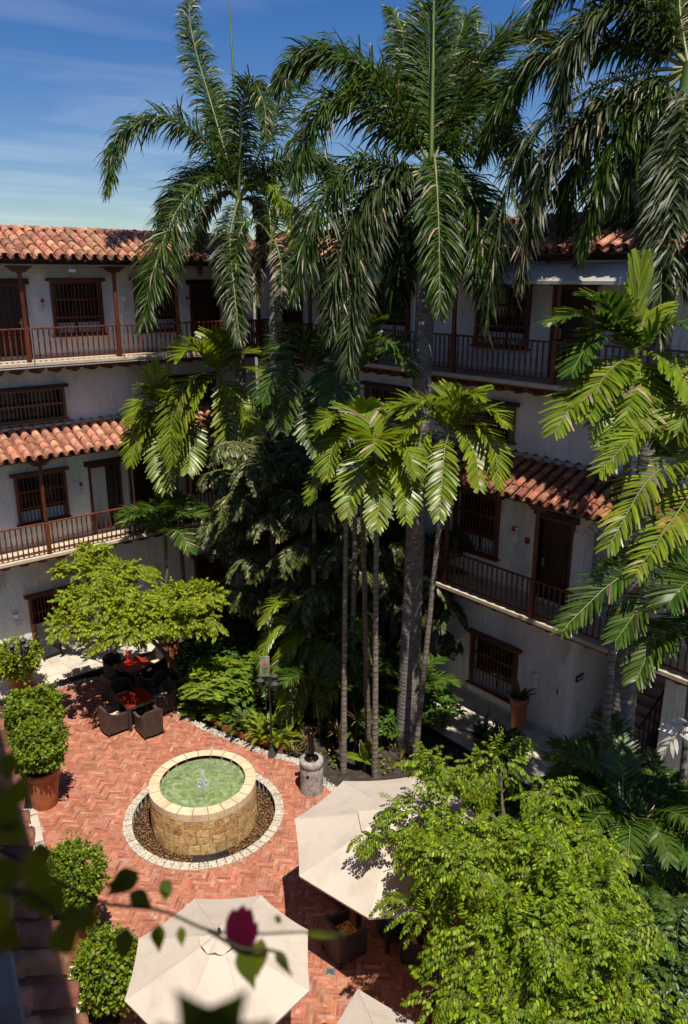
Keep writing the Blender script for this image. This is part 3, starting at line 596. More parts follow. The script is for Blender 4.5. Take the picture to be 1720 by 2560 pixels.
def wall_holes(root, name, x0, x1, z0, z1, holes, mt, depth=0.35):
    xs = sorted({x0, x1, *[h[i] for h in holes for i in (0, 1)]}); zs = sorted({z0, z1, *[h[i] for h in holes for i in (2, 3)]})
    xs = [x for x in xs if x0 <= x <= x1]; zs = [z for z in zs if z0 <= z <= z1]
    # refine for an uneven plaster face
    def fine(a, st):
        o_ = []
        for p, q_ in zip(a[:-1], a[1:]):
            k_ = max(1, int((q_ - p) / st)); o_ += [p + (q_ - p) * i / k_ for i in range(k_)]
        return np.array(o_ + [a[-1]])
    X, Z = fine(xs, 0.3), fine(zs, 0.3)
    gx, gz = np.meshgrid(X, Z, indexing='ij')
    gy = 0.012 * np.sin(gx * 2.1 + gz * 1.3) + 0.008 * np.sin(gx * 5.7 + 2) * np.sin(gz * 4.3) - 0.02
    nx, nz_ = gx.shape; F_ = []
    for i in range(nx - 1):
        for j in range(nz_ - 1):
            mx_, mz_ = (X[i] + X[i + 1]) / 2, (Z[j] + Z[j + 1]) / 2
            if any(h[0] < mx_ < h[1] and h[2] < mz_ < h[3] for h in holes): continue
            F_.append([i * nz_ + j, i * nz_ + j + 1, (i + 1) * nz_ + j + 1, (i + 1) * nz_ + j])
    m_ = MB().add(np.stack([gx, gy, gz], -1).reshape(-1, 3), np.array(F_))
    for h in holes:
        a, b, c_, d_ = h[:4]; y1 = 0.0; y0 = -depth
        m_.add([[a, y1, c_], [a, y0, c_], [a, y0, d_], [a, y1, d_]], np.array([[0, 1, 2, 3]])); m_.add([[b, y1, c_], [b, y0, c_], [b, y0, d_], [b, y1, d_]], np.array([[3, 2, 1, 0]]))
        m_.add([[a, y1, d_], [b, y1, d_], [b, y0, d_], [a, y0, d_]], np.array([[0, 1, 2, 3]])); m_.add([[a, y1, c_], [b, y1, c_], [b, y0, c_], [a, y0, c_]], np.array([[3, 2, 1, 0]]))
    m_.box(x0, x1, -0.62, -0.6, z0, z1)
    return m_.build(name, M[mt], root)
Z1, Z2 = 3.88, 9.68
YB = 1.02
def storey_floor(root, x0, x1, zf, ed=0.10, mt='slab'):
    MB().cbox(x0, x1, 0.0, YB + ed, zf - 0.11, zf, 0.012).build('balcony_slab', M[mt], root)
    MB().box(x0, x1, 0.0, YB + ed - 0.015, zf - 0.15, zf - 0.112).build('balcony_boards', M['wood'], root)
    x = x0 + 0.2
    while x < x1:
        j = MB(); j.cbox(x - 0.07, x + 0.07, -0.05, 0.62, zf - 0.38, zf - 0.152, 0.01); j.cbox(x - 0.068, x + 0.068, 0.62, 0.82, zf - 0.31, zf - 0.153, 0.01); j.cbox(x - 0.066, x + 0.066, 0.82, 1.0, zf - 0.24, zf - 0.154, 0.01)
        j.build('joist', M['wood'], root); x += 0.56
def wing(name, loc, rz, x0, x1, sgn, posts1, posts2, feats, budget, mid_mt, ground_x, slope=R(24)):
    root = empty(name, loc, rz)
    bpy.context.view_layer.update()
    fl = lambda a, b: (min(sgn * a, sgn * b), max(sgn * a, sgn * b))
    H0, H1, HM, H2 = [], [], [], []
    def hole(lst, a, b, c_, d_): lst.append((*fl(a, b), c_, d_))
    for k_, a, b, *r_ in feats:
        if k_ == 'w0': hole(H0, a, b, r_[0], r_[1])
        if k_ == 'w1': hole(H1, a, b, r_[0], r_[1])
        if k_ in ('d1', 'd1o', 'arch1'): hole(H1, a, b, Z1, r_[0])
        if k_ == 'wm': hole(HM, a, b, r_[0], r_[1])
        if k_ == 'w2': hole(H2, a, b, r_[0], r_[1])
        if k_ in ('d2', 'arch2'): hole(H2, a, b, Z2, r_[0])
    g0, g1 = fl(*ground_x)
    wall_holes(root, 'ground_wall', g0, g1, 0.0, Z1 - 0.1, H0, 'wall')
    wall_holes(root, 'first_floor_wall', x0, x1, Z1 - 0.1, 7.2, H1, 'wall')
    wall_holes(root, 'mezzanine_wall', x0, x1, 7.2, Z2 - 0.1, HM, 'wall')
    wall_holes(root, 'upper_wall', x0, x1, Z2 - 0.1, 12.95, H2, 'wall')
    MB().box(g0, g1, 0.0, 0.022, WZ, WZ + 0.12).build('skirting', M['travertine'], root)
    for zf in (Z1, Z2): MB().box(x0, x1, 0.0, 0.018, zf, zf + 0.11).build('skirting', M['travertine'], root)
    for k_, a, b, *r_ in feats:
        u, v_ = fl(a, b)
        if k_ in ('w0', 'w1', 'w2'): window(root, u, v_, r_[0], r_[1], rows=2)
        if k_ == 'wm': window(root, u, v_, r_[0], r_[1], 'olivewood', rows=1)
        if k_ == 'd1': door(root, u, v_, Z1, r_[0], -sgn)
        if k_ == 'd1o': door(root, u, v_, Z1, r_[0], -sgn, ang=1.25)
        if k_ == 'd2': door(root, u, v_, Z2, r_[0], -sgn)
    storey_floor(root, x0, x1, Z1); storey_floor(root, x0, x1, Z2)
    p1 = sorted(sgn * p for p in posts1); p2 = sorted(sgn * p for p in posts2)
    railing(root, x0, x1, YB, Z1, p1, 1.02); railing(root, x0, x1, YB, Z2, p2, 0.96)
    for p in p1: post(root, p, YB, Z1, 6.86)
    for p in p2: post(root, p, YB, Z2, 12.36)
    # eave beams and rafters
    MB().cbox(x0, x1, YB - 0.07, YB + 0.07, 6.86, 7.0, 0.01).build('eave_beam', M['wood'], root)
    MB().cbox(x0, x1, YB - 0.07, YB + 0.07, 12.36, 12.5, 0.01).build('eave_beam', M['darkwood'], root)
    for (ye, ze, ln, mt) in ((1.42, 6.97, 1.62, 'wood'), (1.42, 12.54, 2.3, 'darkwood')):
        x = x0 + 0.15
        cs, sn = math.cos(slope), math.sin(slope)
        while x < x1:
            vv = np.array([[x - 0.04, ye, ze - 0.1], [x + 0.04, ye, ze - 0.1], [x + 0.04, ye - ln * cs, ze - 0.1 + ln * sn], [x - 0.04, ye - ln * cs, ze - 0.1 + ln * sn]])
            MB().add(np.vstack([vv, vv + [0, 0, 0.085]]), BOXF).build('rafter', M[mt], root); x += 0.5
    tiled_roof(root, 'lower_roof', x0, x1, 1.45, 6.99, slope, 5, mid_mt, budget // 2)
    tiled_roof(root, 'top_roof', x0, x1, 1.45, 12.56, slope, 6, 'tile', budget - budget // 2, ridge=True)
    MB().box(x0, x1, -0.02, 0.14, 7.62, 7.70).build('roof_flashing', M['mortar'], root)
    return root
LW = wing('courtyard_wing', (0, 24.15, 0), math.pi, -16.05, -4.5, -1, [7.6, 10.4, 12.45, 14.95], [7.65, 10.4, 12.45, 14.95],
    [('w0', 7.1, 8.73, 0.62, 2.22), ('w0', 13.1, 14.46, 0.55, 2.16), ('w1', 7.12, 8.66, 4.66, 6.18), ('d1o', 9.52, 10.46, 6.16), ('d1', 11.05, 11.97, 6.18), ('w1', 13.2, 14.48, 4.66, 6.2),
     ('wm', 6.2, 8.9, 7.82, 8.78), ('wm', 12.66, 14.3, 7.82, 8.74), ('d2', 6.9, 8.02, 11.82), ('w2', 8.84, 10.38, 10.34, 11.9), ('w2', 11.5, 12.95, 10.34, 11.9), ('d2', 13.58, 14.56, 11.78)],
    300, 'tile', (4.5, 16.05))
tag(LW, 'white wing at left with lit terracotta roofs and red wooden balconies', 'building')
RW = wing('courtyard_wing', (16.1, 0, 0), math.pi / 2, 5.0, 24.1, 1, [10.72, 13.62, 16.6, 19.6, 22.4], [10.6, 13.66, 16.6, 19.6, 22.4],
    [('w0', 11.76, 13.38, 0.66, 2.2), ('w0', 16.9, 18.4, 0.66, 2.2), ('w1', 12.68, 14.25, 4.66, 6.35), ('d1', 10.43, 11.37, 6.2), ('arch1', 8.6, 10.0, 6.2), ('w1', 16.6, 18.1, 4.66, 6.3), ('d1', 19.6, 20.6, 6.2),
     ('wm', 12.38, 14.5, 7.94, 8.86), ('wm', 16.3, 18.1, 7.9, 8.86), ('w2', 12.12, 13.78, 10.34, 11.82), ('d2', 10.42, 11.4, 11.82), ('w2', 16.3, 17.9, 10.34, 11.82), ('d2', 19.3, 20.3, 11.82), ('arch2', 8.7, 9.7, 11.7), ('d2', 21.4, 22.4, 11.82)],
    300, 'tile_dark', (10.15, 24.1))
tag(RW, 'shaded white wing at right with dark tiled lower roof and stair hall', 'building')
# stair hall of the right wing: side wall, back wall, ceiling and steps (wing-local: x = world Y, y = 16.1 - world X)
hall = MB().box(10.15, 10.5, -2.9, -0.02, 0, Z1 - 0.12); hall.box(7.3, 7.6, -2.9, 0.0, 0, Z1 - 0.12); hall.box(7.6, 10.15, -2.92, -2.9, 0, Z1 - 0.12); hall.box(5.0, 7.3, -0.3, -0.02, 0, Z1 - 0.12)
hall.box(5.0, 10.5, -2.92, -0.03, Z1 - 0.115, Z1 - 0.02); hall.build('stair_hall_wall', M['wall'], RW)
for i in range(7):
    MB().cbox(8.5, 10.14, -0.85 - 0.28 * i - 2.0 * (i == 6), -0.80 - 0.28 * i + 0.0, 0.1, WZ + 0.17 * (i + 1), 0.01).build('stair_step', M['travertine'], RW)
st = MB().tube([(8.45, -0.7, WZ + 0.95), (8.45, -2.5, WZ + 2.05)], 0.03, 6); 
for i in range(8): st.box(8.43, 8.47, -0.75 - 0.24 * i, -0.72 - 0.24 * i, WZ, WZ + 0.97 + 0.148 * i)
st.build('stair_rail', M['wood'], RW)
# whitewashed brick jamb and arch beside the first-floor door: single bricks
jb = MB().box(10.02, 10.38, -0.02, 0.006, Z1 + 0.1, 6.0).build('brick_jamb', M['wall'], RW)
for r_ in range(19):
    for c_ in range(3):
        xx = 10.04 + c_ * 0.115 + (0.05 if r_ % 2 else 0); MB().cbox(xx, min(xx + 0.105, 10.4), -0.01, 0.02 + random.uniform(0, 0.008), Z1 + 0.12 + r_ * 0.1, Z1 + 0.185 + r_ * 0.1, 0.006).build('brick', M['white'], jb)
for i in range(12):
    a = R(12 + i * 13.5); x_, z_ = 9.3 + 0.8 * math.cos(a), 5.75 + 0.62 * math.sin(a)
    vb = rotz(np.array([[-0.1, 0, 0]]), 0); b_ = MB().cbox(-0.11, 0.11, -0.03, 0.03, -0.01, 0.02, 0.006)
    o = b_.build('brick', M['white'], jb); o.location = (x_, 0.0, z_); o.rotation_euler = (math.pi / 2, -a, 0) if False else (R(90), 0, 0)
    o.rotation_euler = Matrix.Rotation(-a, 3, 'Y').to_4x4().to_euler(); o.data.transform(Matrix.Rotation(R(-90), 4, 'X'))
# near wing below the camera: rotated, its lower roof and balcony edge are in view
NW = empty('courtyard_wing', (-0.97 * 0.984, 0.97 * 0.178, 0), R(-100.3)); bpy.context.view_layer.update()
tag(NW, 'near wing under the viewer with shaded dark roof tiles and pale balcony edge', 'building')
wall_holes(NW, 'wall', -19.5, 5.0, 0.0, 12.6, [], 'wall')
storey_floor(NW, -14.0, 4.0, Z2, 0.02, 'dark_edge'); storey_floor(NW, -19.0, 4.0, Z1)
railing(NW, -14.0, -2.95, YB, Z2, [-13.9, -11.1, -8.3, -5.5, -3.0], 0.96)
for p in (-8.3, -11.1, -13.9): post(NW, p, YB, Z1, 6.86)
tiled_roof(NW, 'lower_roof', -14.0, 4.0, 1.45, 6.99, R(24), 5, 'tile_dark', 110)
MB().cbox(-14, 4, YB - 0.07, YB + 0.07, 6.8, 6.95, 0.01).build('eave_beam', M['wood'], NW)
MB().add([[-14, 1.13, 12.62], [4, 1.13, 12.62], [4, -1.4, 13.6], [-14, -1.4, 13.6], [-14, 1.13, 12.7], [4, 1.13, 12.7], [4, -1.4, 13.7], [-14, -1.4, 13.7]], BOXF).build('top_roof', M['pan'], NW)  # unseen roof sheet added to shade the lower tiles, eave kept out of view
# a taller sooty concrete block behind the right wing
bb = empty('rooftop_block', (25.2, 13.5, 0)); tag(bb, 'sooty grey concrete block rising behind the right tiled roof', 'building')
MB().cbox(-1.2, 3, -3.4, 2.0, 0, 14.75, 0.03).build('wall', M['concrete'], bb); MB().cbox(-1.28, 3.1, -3.5, 2.1, 14.752, 14.95, 0.03).build('parapet', M['concrete'], bb)
MB().cbox(-1.0, 2, -6.5, -3.6, 0, 14.2, 0.03).build('side_wall', M['concrete'], bb)

# fittings on the walls ------------------------------------------------
def on_left(X, out=0.0, z=0): return Vector((X, 24.15 - out, z))
def on_right(Y, out=0.0, z=0): return Vector((16.1 - out, Y, z))
def sconce(pos, rz, label, group=None):
    """pair of plaster cones throwing light up and down"""
    t = empty('wall_sconce', pos, rz)
    for s_, nm_ in ((1, 'upper_shade'), (-1, 'lower_shade')):
        p = []
        for (zz, hw, dp) in ((0.03, 0.05, 0.05), (0.20, 0.095, 0.11)):
            p += [(-hw, -0.005, s_ * zz), (hw, -0.005, s_ * zz), (hw * 0.8, dp, s_ * zz), (-hw * 0.8, dp, s_ * zz)]
        MB().add(np.array(p), BOXF).build(nm_, M['white'], t)
    MB().cbox(-0.09, 0.09, -0.005, 0.02, -0.028, 0.028, 0.004).build('back_plate', M['white'], t)
    tag(t, label, 'wall lamp', group); return t
def roomsign(pos, rz, label):
    t = empty('room_sign', pos, rz)
    MB().cbox(-0.11, 0.11, 0.0, 0.02, -0.09, 0.02, 0.004).build('plate', M['white'], t)
    m_ = MB().lathe([(0.001, 0.0), (0.05, 0.015), (0.06, 0.05), (0.045, 0.09), (0.02, 0.11), (0.028, 0.125), (0.001, 0.15)], 12); o = m_.build('ornament', M['redorn'], t); o.scale = (1, 0.4, 1); o.location = (0, 0.02, 0.02)
    for i in range(3): MB().box(-0.07 + 0.01 * i, 0.07 - 0.015 * i, 0.0205, 0.022, -0.02 - 0.022 * i - 0.005, -0.02 - 0.022 * i + 0.003).build('lettering', M['black'], t)
    tag(t, label, 'sign'); return t
PI = math.pi
sconce(on_left(8.5, 0, 11.24), PI, 'white cone wall lamp left of the barred window on the top left balcony')
sconce(on_left(11.15, 0, 11.24), PI, 'white cone wall lamp beside the second post of the top left balcony')
sconce(on_left(13.3, 0, 11.24), PI, 'white cone wall lamp left of the door near the top corner')
sconce(on_left(6.65, 0, 1.6), PI, 'white cone wall lamp above the black board at ground level')
sconce(on_left(9.1, 0, 5.5), PI, 'white cone wall lamp left of the open door on the left wing')
sconce(on_right(13.95, 0, 1.6), PI / 2, 'white cone wall lamp left of the ground floor window at right')
sconce(on_right(11.16, 0, 1.62), PI / 2, 'white cone wall lamp above the tall pot at right')
sconce(on_right(12.1, 0, 5.5), PI / 2, 'white cone wall lamp between the window and the door on the shaded balcony')
roomsign(on_left(8.52, 0.11, 11.27), PI, 'small white sign with red ornament on the top left balcony wall')
roomsign(on_left(9.12, 0.11, 5.56), PI, 'small white sign with red ornament beside the open door')
roomsign(on_left(13.32, 0.11, 11.27), PI, 'small white sign with red ornament near the top corner door')
roomsign(on_right(12.1, 0.11, 5.58), PI / 2, 'small white sign with red ornament on the shaded right balcony')
roomsign(on_right(13.96, 0.11, 1.62), PI / 2, 'small white sign with red ornament at ground level on the right wing')
t = empty('fire_alarm', on_right(11.72, 0.0, 5.42), PI / 2); tag(t, 'small red fire alarm box beside the balcony post', 'alarm')
MB().cbox(-0.055, 0.055, -0.02, 0.05, -0.08, 0.08, 0.006).build('case', M['redorn'], t); MB().cbox(-0.02, 0.02, 0.05, 0.06, -0.02, 0.02, 0.003).build('button', M['black'], t)
t = empty('wall_plaque', on_right(10.56, 0.0, 1.55), PI / 2); tag(t, 'pale floor plan notice on the wall near the stair corner', 'notice')
MB().cbox(-0.2, 0.2, -0.03, 0.012, -0.13, 0.13, 0.003).build('sheet', M['white'], t)
for (a, b, c_, d_) in ((-0.16, -0.10, -0.08, 0.09), (-0.06, 0.15, 0.06, 0.065), (-0.06, -0.055, -0.06, 0.06), (0.03, 0.035, -0.06, 0.06), (-0.06, 0.15, -0.06, -0.055), (0.145, 0.15, -0.06, 0.06), (-0.06, 0.15, 0.0, 0.004)):
    MB().box(a, b, 0.0125, 0.014, c_, d_).build('line', M['concrete'], t)
t = empty('exit_sign', (16.62, 10.14, 1.9), PI); tag(t, 'small dark exit sign with white arrow inside the stair hall', 'sign')
MB().cbox(-0.17, 0.17, -0.02, 0.02, -0.09, 0.09, 0.003).build('plate', M['board'], t)
ar = MB().add([[0.12, 0.021, 0], [0.05, 0.021, 0.05], [0.05, 0.021, -0.05]], np.array([[0, 1, 2]])); ar.box(-0.02, 0.05, 0.0205, 0.0215, -0.018, 0.018); ar.box(-0.12, -0.06, 0.0205, 0.0215, -0.05, 0.05); ar.build('arrow', M['white'], t)
# galvanised conduit along the top left balcony with its uprights
t = empty('steel_conduit', (10, 23.02, 9.5)); tag(t, 'galvanised conduit running along the top left balcony with thin uprights', 'pipe')
MB().tube([(-5.5, 0, 0.03), (5.0, 0, 0.03)], 0.022, 8).build('lower_pipe', M['metal'], t); MB().tube([(-5.5, -0.02, 2.86), (5.0, -0.02, 2.86)], 0.025, 8).build('upper_pipe', M['metal'], t)
for x in (-2.25, 0.5, 2.55): MB().tube([(x, 0.0, 0.03), (x, 0.0, 1.42)], 0.015, 6).build('upright', M['metal'], t)
t = empty('security_camera', (9.05, 23.0, 12.28)); tag(t, 'small grey security camera under the top left eave', 'camera')
MB().tube([(0, 0, 0.06), (0, 0, -0.05)], 0.02, 8).build('bracket', M['metal'], t); MB().tube([(-0.06, -0.02, -0.07), (0.12, -0.1, -0.08)], 0.04, 10).build('housing', M['white'], t)
# awnings under the right eave
for (y0, y1, lb) in ((8.3, 14.9, 'long grey canvas awning under the right eave, end nearest the palms'), (15.1, 21.8, 'grey canvas awning under the right eave near the far corner')):
    t = empty('awning', (15.08, (y0 + y1) / 2, 12.3), PI / 2); tag(t, lb, 'awning'); hl = (y1 - y0) / 2
    n_ = 14; xs = np.linspace(-hl, hl, 24); pr = [(0.0, 0.04), (0.14, -0.06), (0.28, -0.18), (0.42, -0.33), (0.45, -0.36), (0.45, -0.43)]
    gv = np.array([[x, y, z - 0.012 * math.sin(x * 3.1) * (y > 0.1) * (y < 0.4)] for x in xs for (y, z) in pr]); F_ = []
    for i in range(23):
        for j in range(5): F_.append([i * 6 + j, i * 6 + j + 1, i * 6 + 6 + j + 1, i * 6 + 6 + j])
    MB().add(gv, np.array(F_)).build('canvas', M['awning'], t)
    MB().tube([(-hl, 0.0, 0.05), (hl, 0.0, 0.05)], 0.04, 8).build('roller', M['metal'], t)
    for x in (-hl + 0.4, 0.0, hl - 0.4): MB().tube([(x, 0.02, -1.0), (x, 0.43, -0.38)], 0.014, 6).build('arm', M['metal'], t)

# ------------------------------------------------------------------ fountain
F0 = empty('stone_fountain', (FC[0], FC[1], 0)); tag(F0, 'round coral stone fountain with green water and small jet', 'fountain')
RB, RI, HT = 1.215, 0.975, 0.90
def block(r0, r1, a0, a1, z0, z1, n=3, b=0.012, bulge=0.0):
    """curved stone with softened arrises"""
    an = np.linspace(a0, a1, n + 1); v = []; f = []
    da = b / r1
    def ringp(r, z, sh):
        return [(r * math.cos(a), r * math.sin(a), z) for a in np.linspace(a0 + sh, a1 - sh, n + 1)]
    loops = [ringp(r0, z0 + b, da) + ringp(r1 - b, z0, da)[::-1]]
    prof = [(r0, z0, da), (r1 - b, z0, da), (r1, z0 + b, 0.0), (r1 + bulge, (z0 + z1) / 2, 0.0), (r1, z1 - b, 0.0), (r1 - b, z1, da), (r0, z1, da)]
    for (r, z, sh) in prof: v += ringp(r, z, sh)
    k = n + 1
    for i in range(len(prof) - 1):
        for j in range(n): f.append([i * k + j, i * k + j + 1, (i + 1) * k + j + 1, (i + 1) * k + j])
    m_ = MB().add(np.array(v), np.array(f)); 
    for j in (0, n): m_.add(np.array(v)[[i * k + j for i in range(len(prof))]], np.arange(len(prof))[None] if j == 0 else np.arange(len(prof))[None, ::-1])
    return m_
MB().lathe([(RB - 0.009, -0.2), (RB - 0.009, HT - 0.01), (RI + 0.02, HT - 0.01)], 64, cap=False).build('core', M['joint_stone'], F0)
MB().lathe([(RI + 0.02, 0.42), (RI + 0.02, HT - 0.1)], 48, cap=False).build('basin_wall', M['basinwall'], F0, smooth=True)
MB().lathe([(0.001, 0.42), (RI + 0.02, 0.42)], 48, cap=False).build('basin_floor', M['basin'], F0)
z = -0.16; crs = [0.16 + 0.16, 0.2, 0.2, 0.2]
zz = [-0.16, 0.10, 0.30, 0.50, 0.70]
for c_ in range(4):
    a = random.uniform(0, 1)
    end = a + 2 * PI
    while a < end - 1e-6:
        w_ = random.uniform(0.20, 0.34) / RB * 1.15
        if end - a - w_ < 0.14: w_ = end - a
        block(RB - 0.12, RB + random.uniform(-0.003, 0.004), a + 0.005, a + w_ - 0.005, zz[c_] + 0.005, zz[c_ + 1] - 0.005, 3, 0.004, random.uniform(0, 0.003)).build('wall_stone', M['coral'], F0); a += w_
nr = 22
for i in range(nr):
    a0 = 2 * PI * i / nr + random.uniform(-0.012, 0.012)
    block(RI, RB + 0.006, 2 * PI * i / nr + 0.003, 2 * PI * (i + 1) / nr - 0.002, HT - 0.2, HT + random.uniform(-0.003, 0.003), 4, 0.008).build('rim_stone', [M['coralrim'], M['coral']], F0)
# water with ripples as real relief
rr = np.linspace(0.0, RI + 0.015, 46); an = np.linspace(0, 2 * PI, 97)[:-1]
gv = []
for r_ in rr: 
    for a in an:
        x, y = r_ * math.cos(a), r_ * math.sin(a)
        gv.append((x, y, HT - 0.12 + 0.008 * math.sin(r_ * 34 - 1.0 + 0.5 * math.sin(3 * a)) * math.exp(-r_ * 1.6) + 0.004 * math.sin(7 * x + 3 * y) * math.sin(6 * y - 2 * x + 1)))
k = 96; fi = np.array([[(i + 1) * k + j, (i + 1) * k + (j + 1) % k, i * k + (j + 1) % k, i * k + j] for i in range(45) for j in range(k)])
MB().add(np.array(gv), fi).build('water', M['water'], F0, smooth=True)
jet = MB()
for i in range(260):
    u = random.random() ** 1.3; r_ = 0.012 + 0.13 * (1 - u) * random.random(); a = random.uniform(0, 6.28); s_ = random.uniform(0.006, 0.016) * (1.1 - 0.5 * u)
    jet.lathe([(0.0008, -s_ * 1.6), (s_ * 0.8, -s_ * 0.5), (s_, 0.2 * s_), (0.0008, s_ * 1.2)], 6, c=(r_ * math.cos(a), r_ * math.sin(a), HT - 0.11 + 0.34 * u))
for i in range(120):
    r_ = abs(random.gauss(0.14, 0.09)); a = random.uniform(0, 6.28); s_ = random.uniform(0.004, 0.01); jet.lathe([(0.0008, 0), (s_ * 1.6, 0.002), (0.0008, 0.006)], 6, c=(r_ * math.cos(a), r_ * math.sin(a), HT - 0.116))
jet.lathe([(0.05, HT - 0.1), (0.035, HT - 0.03), (0.018, HT + 0.06), (0.004, HT + 0.13)], 10)
jet.build('water_jet', M['foam'], F0, smooth=True)
MB().tube([(0, 0, 0.42), (0, 0, HT - 0.15)], 0.025, 8).build('nozzle', M['black'], F0)
# pit with pebbles, speckled kerb ring and drain grate
MB().lathe([(1.1, -0.19), (1.70, -0.19)], 48, cap=False).build('pit_floor', M['soil'], F0)
npb = 3300; rr_ = np.sqrt(rng.uniform(1.22 ** 2, 1.62 ** 2, npb)); aa = rng.uniform(0, 6.283, npb)
gr0, gr1 = R(228), R(262)
kk = ~((aa > gr0) & (aa < gr1)); rr_, aa = rr_[kk], aa[kk]
o = stones('pebbles', np.c_[rr_ * np.cos(aa), rr_ * np.sin(aa), rng.uniform(-0.175, -0.145, len(aa))], rng.uniform(0.016, 0.04, len(aa)), M['pebble'], F0); tag(o, kind='stuff')
nk = 58
for i in range(nk):
    block(1.645, 1.85, 2 * PI * i / nk + 0.002, 2 * PI * (i + 1) / nk - 0.002, -0.22, 0.03 + random.uniform(-0.004, 0.004), 2, 0.006).build('kerb_stone', M['kerb'], F0)
gt = MB()
for a in np.linspace(gr0 + 0.01, gr1 - 0.01, 17):
    gt.box(1.24, 1.61, -0.011, 0.011, -0.15, -0.125, a=a)
for r_ in (1.26, 1.42, 1.59): gt.tube([(r_ * math.cos(a), r_ * math.sin(a), -0.135) for a in np.linspace(gr0, gr1, 14)], 0.01, 5)
gt.build('drain_grate', M['black'], F0)

# ------------------------------------------------------------------ statue on a stone drum
t = empty('stone_pedestal', (9.9, 13.02, 0)); tag(t, 'weathered grey stone drum carrying the bronze statue', 'pedestal')
pr = [(0.282, -0.05), (0.288, 0.02), (0.28, 0.1), (0.286, 0.3), (0.28, 0.5), (0.284, 0.70), (0.276, 0.715), (0.292, 0.73), (0.292, 0.86), (0.27, 0.885), (0.001, 0.885)]
m_ = MB().lathe(pr, 40); o = m_.build('drum', M['column'], t, smooth=True)
MB().lathe([(0.001, 0), (0.045, 0.0), (0.04, 0.012)], 10).build('hole', M['black'], t, loc=(-0.235, -0.155, 0.55), rot=(R(90), 0, R(-56)))
t = empty('bronze_statue', (9.9, 13.02, 0.885)); tag(t, 'dark bronze figure bent backwards on a round base', 'statue')
MB().lathe([(0.001, 0.0), (0.175, 0.0), (0.178, 0.02), (0.16, 0.035), (0.001, 0.045)], 24).build('base', M['bronze'], t, smooth=True)
def skin_body(name, verts, edges, radii, mt, parent, sub=2, root=0):
    me = bpy.data.meshes.new(name); me.from_pydata([Vector(v) for v in verts], edges, []); me.materials.append(mt)
    o = bpy.data.objects.new(name, me); col.objects.link(o); o.parent = parent
    sk = o.modifiers.new('skin', 'SKIN'); sk.use_smooth_shade = True
    for i, r_ in enumerate(radii):
        d = me.skin_vertices[0].data[i]; rr2 = r_ if isinstance(r_, tuple) else (r_, r_); d.radius = rr2; d.use_root = (i == root)
    sb = o.modifiers.new('sub', 'SUBSURF'); sb.levels = sub; sb.render_levels = sub
    return o
# axes: image-right is (0.77,-0.64) in the plan; figure's width lies along it
ix, iy = 0.766, -0.643
def W(r_, f_, z_): return (ix * r_ + 0.643 * f_, iy * r_ + 0.766 * f_, z_)
vs_ = [W(-0.01, 0, 0.47), W(-0.02, -0.01, 0.60), W(-0.03, -0.03, 0.75), W(-0.05, -0.06, 0.85), W(-0.12, -0.10, 0.895), W(-0.16, -0.12, 0.87),
       W(0.035, 0.02, 0.26), W(0.02, 0.02, 0.04), W(-0.035, -0.01, 0.26), W(-0.01, 0.0, 0.04),
       W(0.09, -0.04, 0.845), W(0.21, 0.02, 0.80), W(0.13, 0.08, 0.68),
       W(-0.13, -0.02, 0.80), W(-0.17, 0.05, 0.67), W(-0.07, 0.09, 0.57), W(0.04, 0.05, 0.015), W(-0.005, -0.06, 0.015)]
ed = [(0, 1), (1, 2), (2, 3), (3, 4), (4, 5), (0, 6), (6, 7), (0, 8), (8, 9), (3, 10), (10, 11), (11, 12), (2, 13), (13, 14), (14, 15), (7, 16), (9, 17)]
rd = [0.098, 0.072, 0.105, 0.062, 0.055, 0.066, 0.058, 0.034, 0.058, 0.034, 0.058, 0.04, 0.03, 0.054, 0.038, 0.028, 0.025, 0.025]
skin_body('figure', vs_, ed, rd, M['bronze'], t)

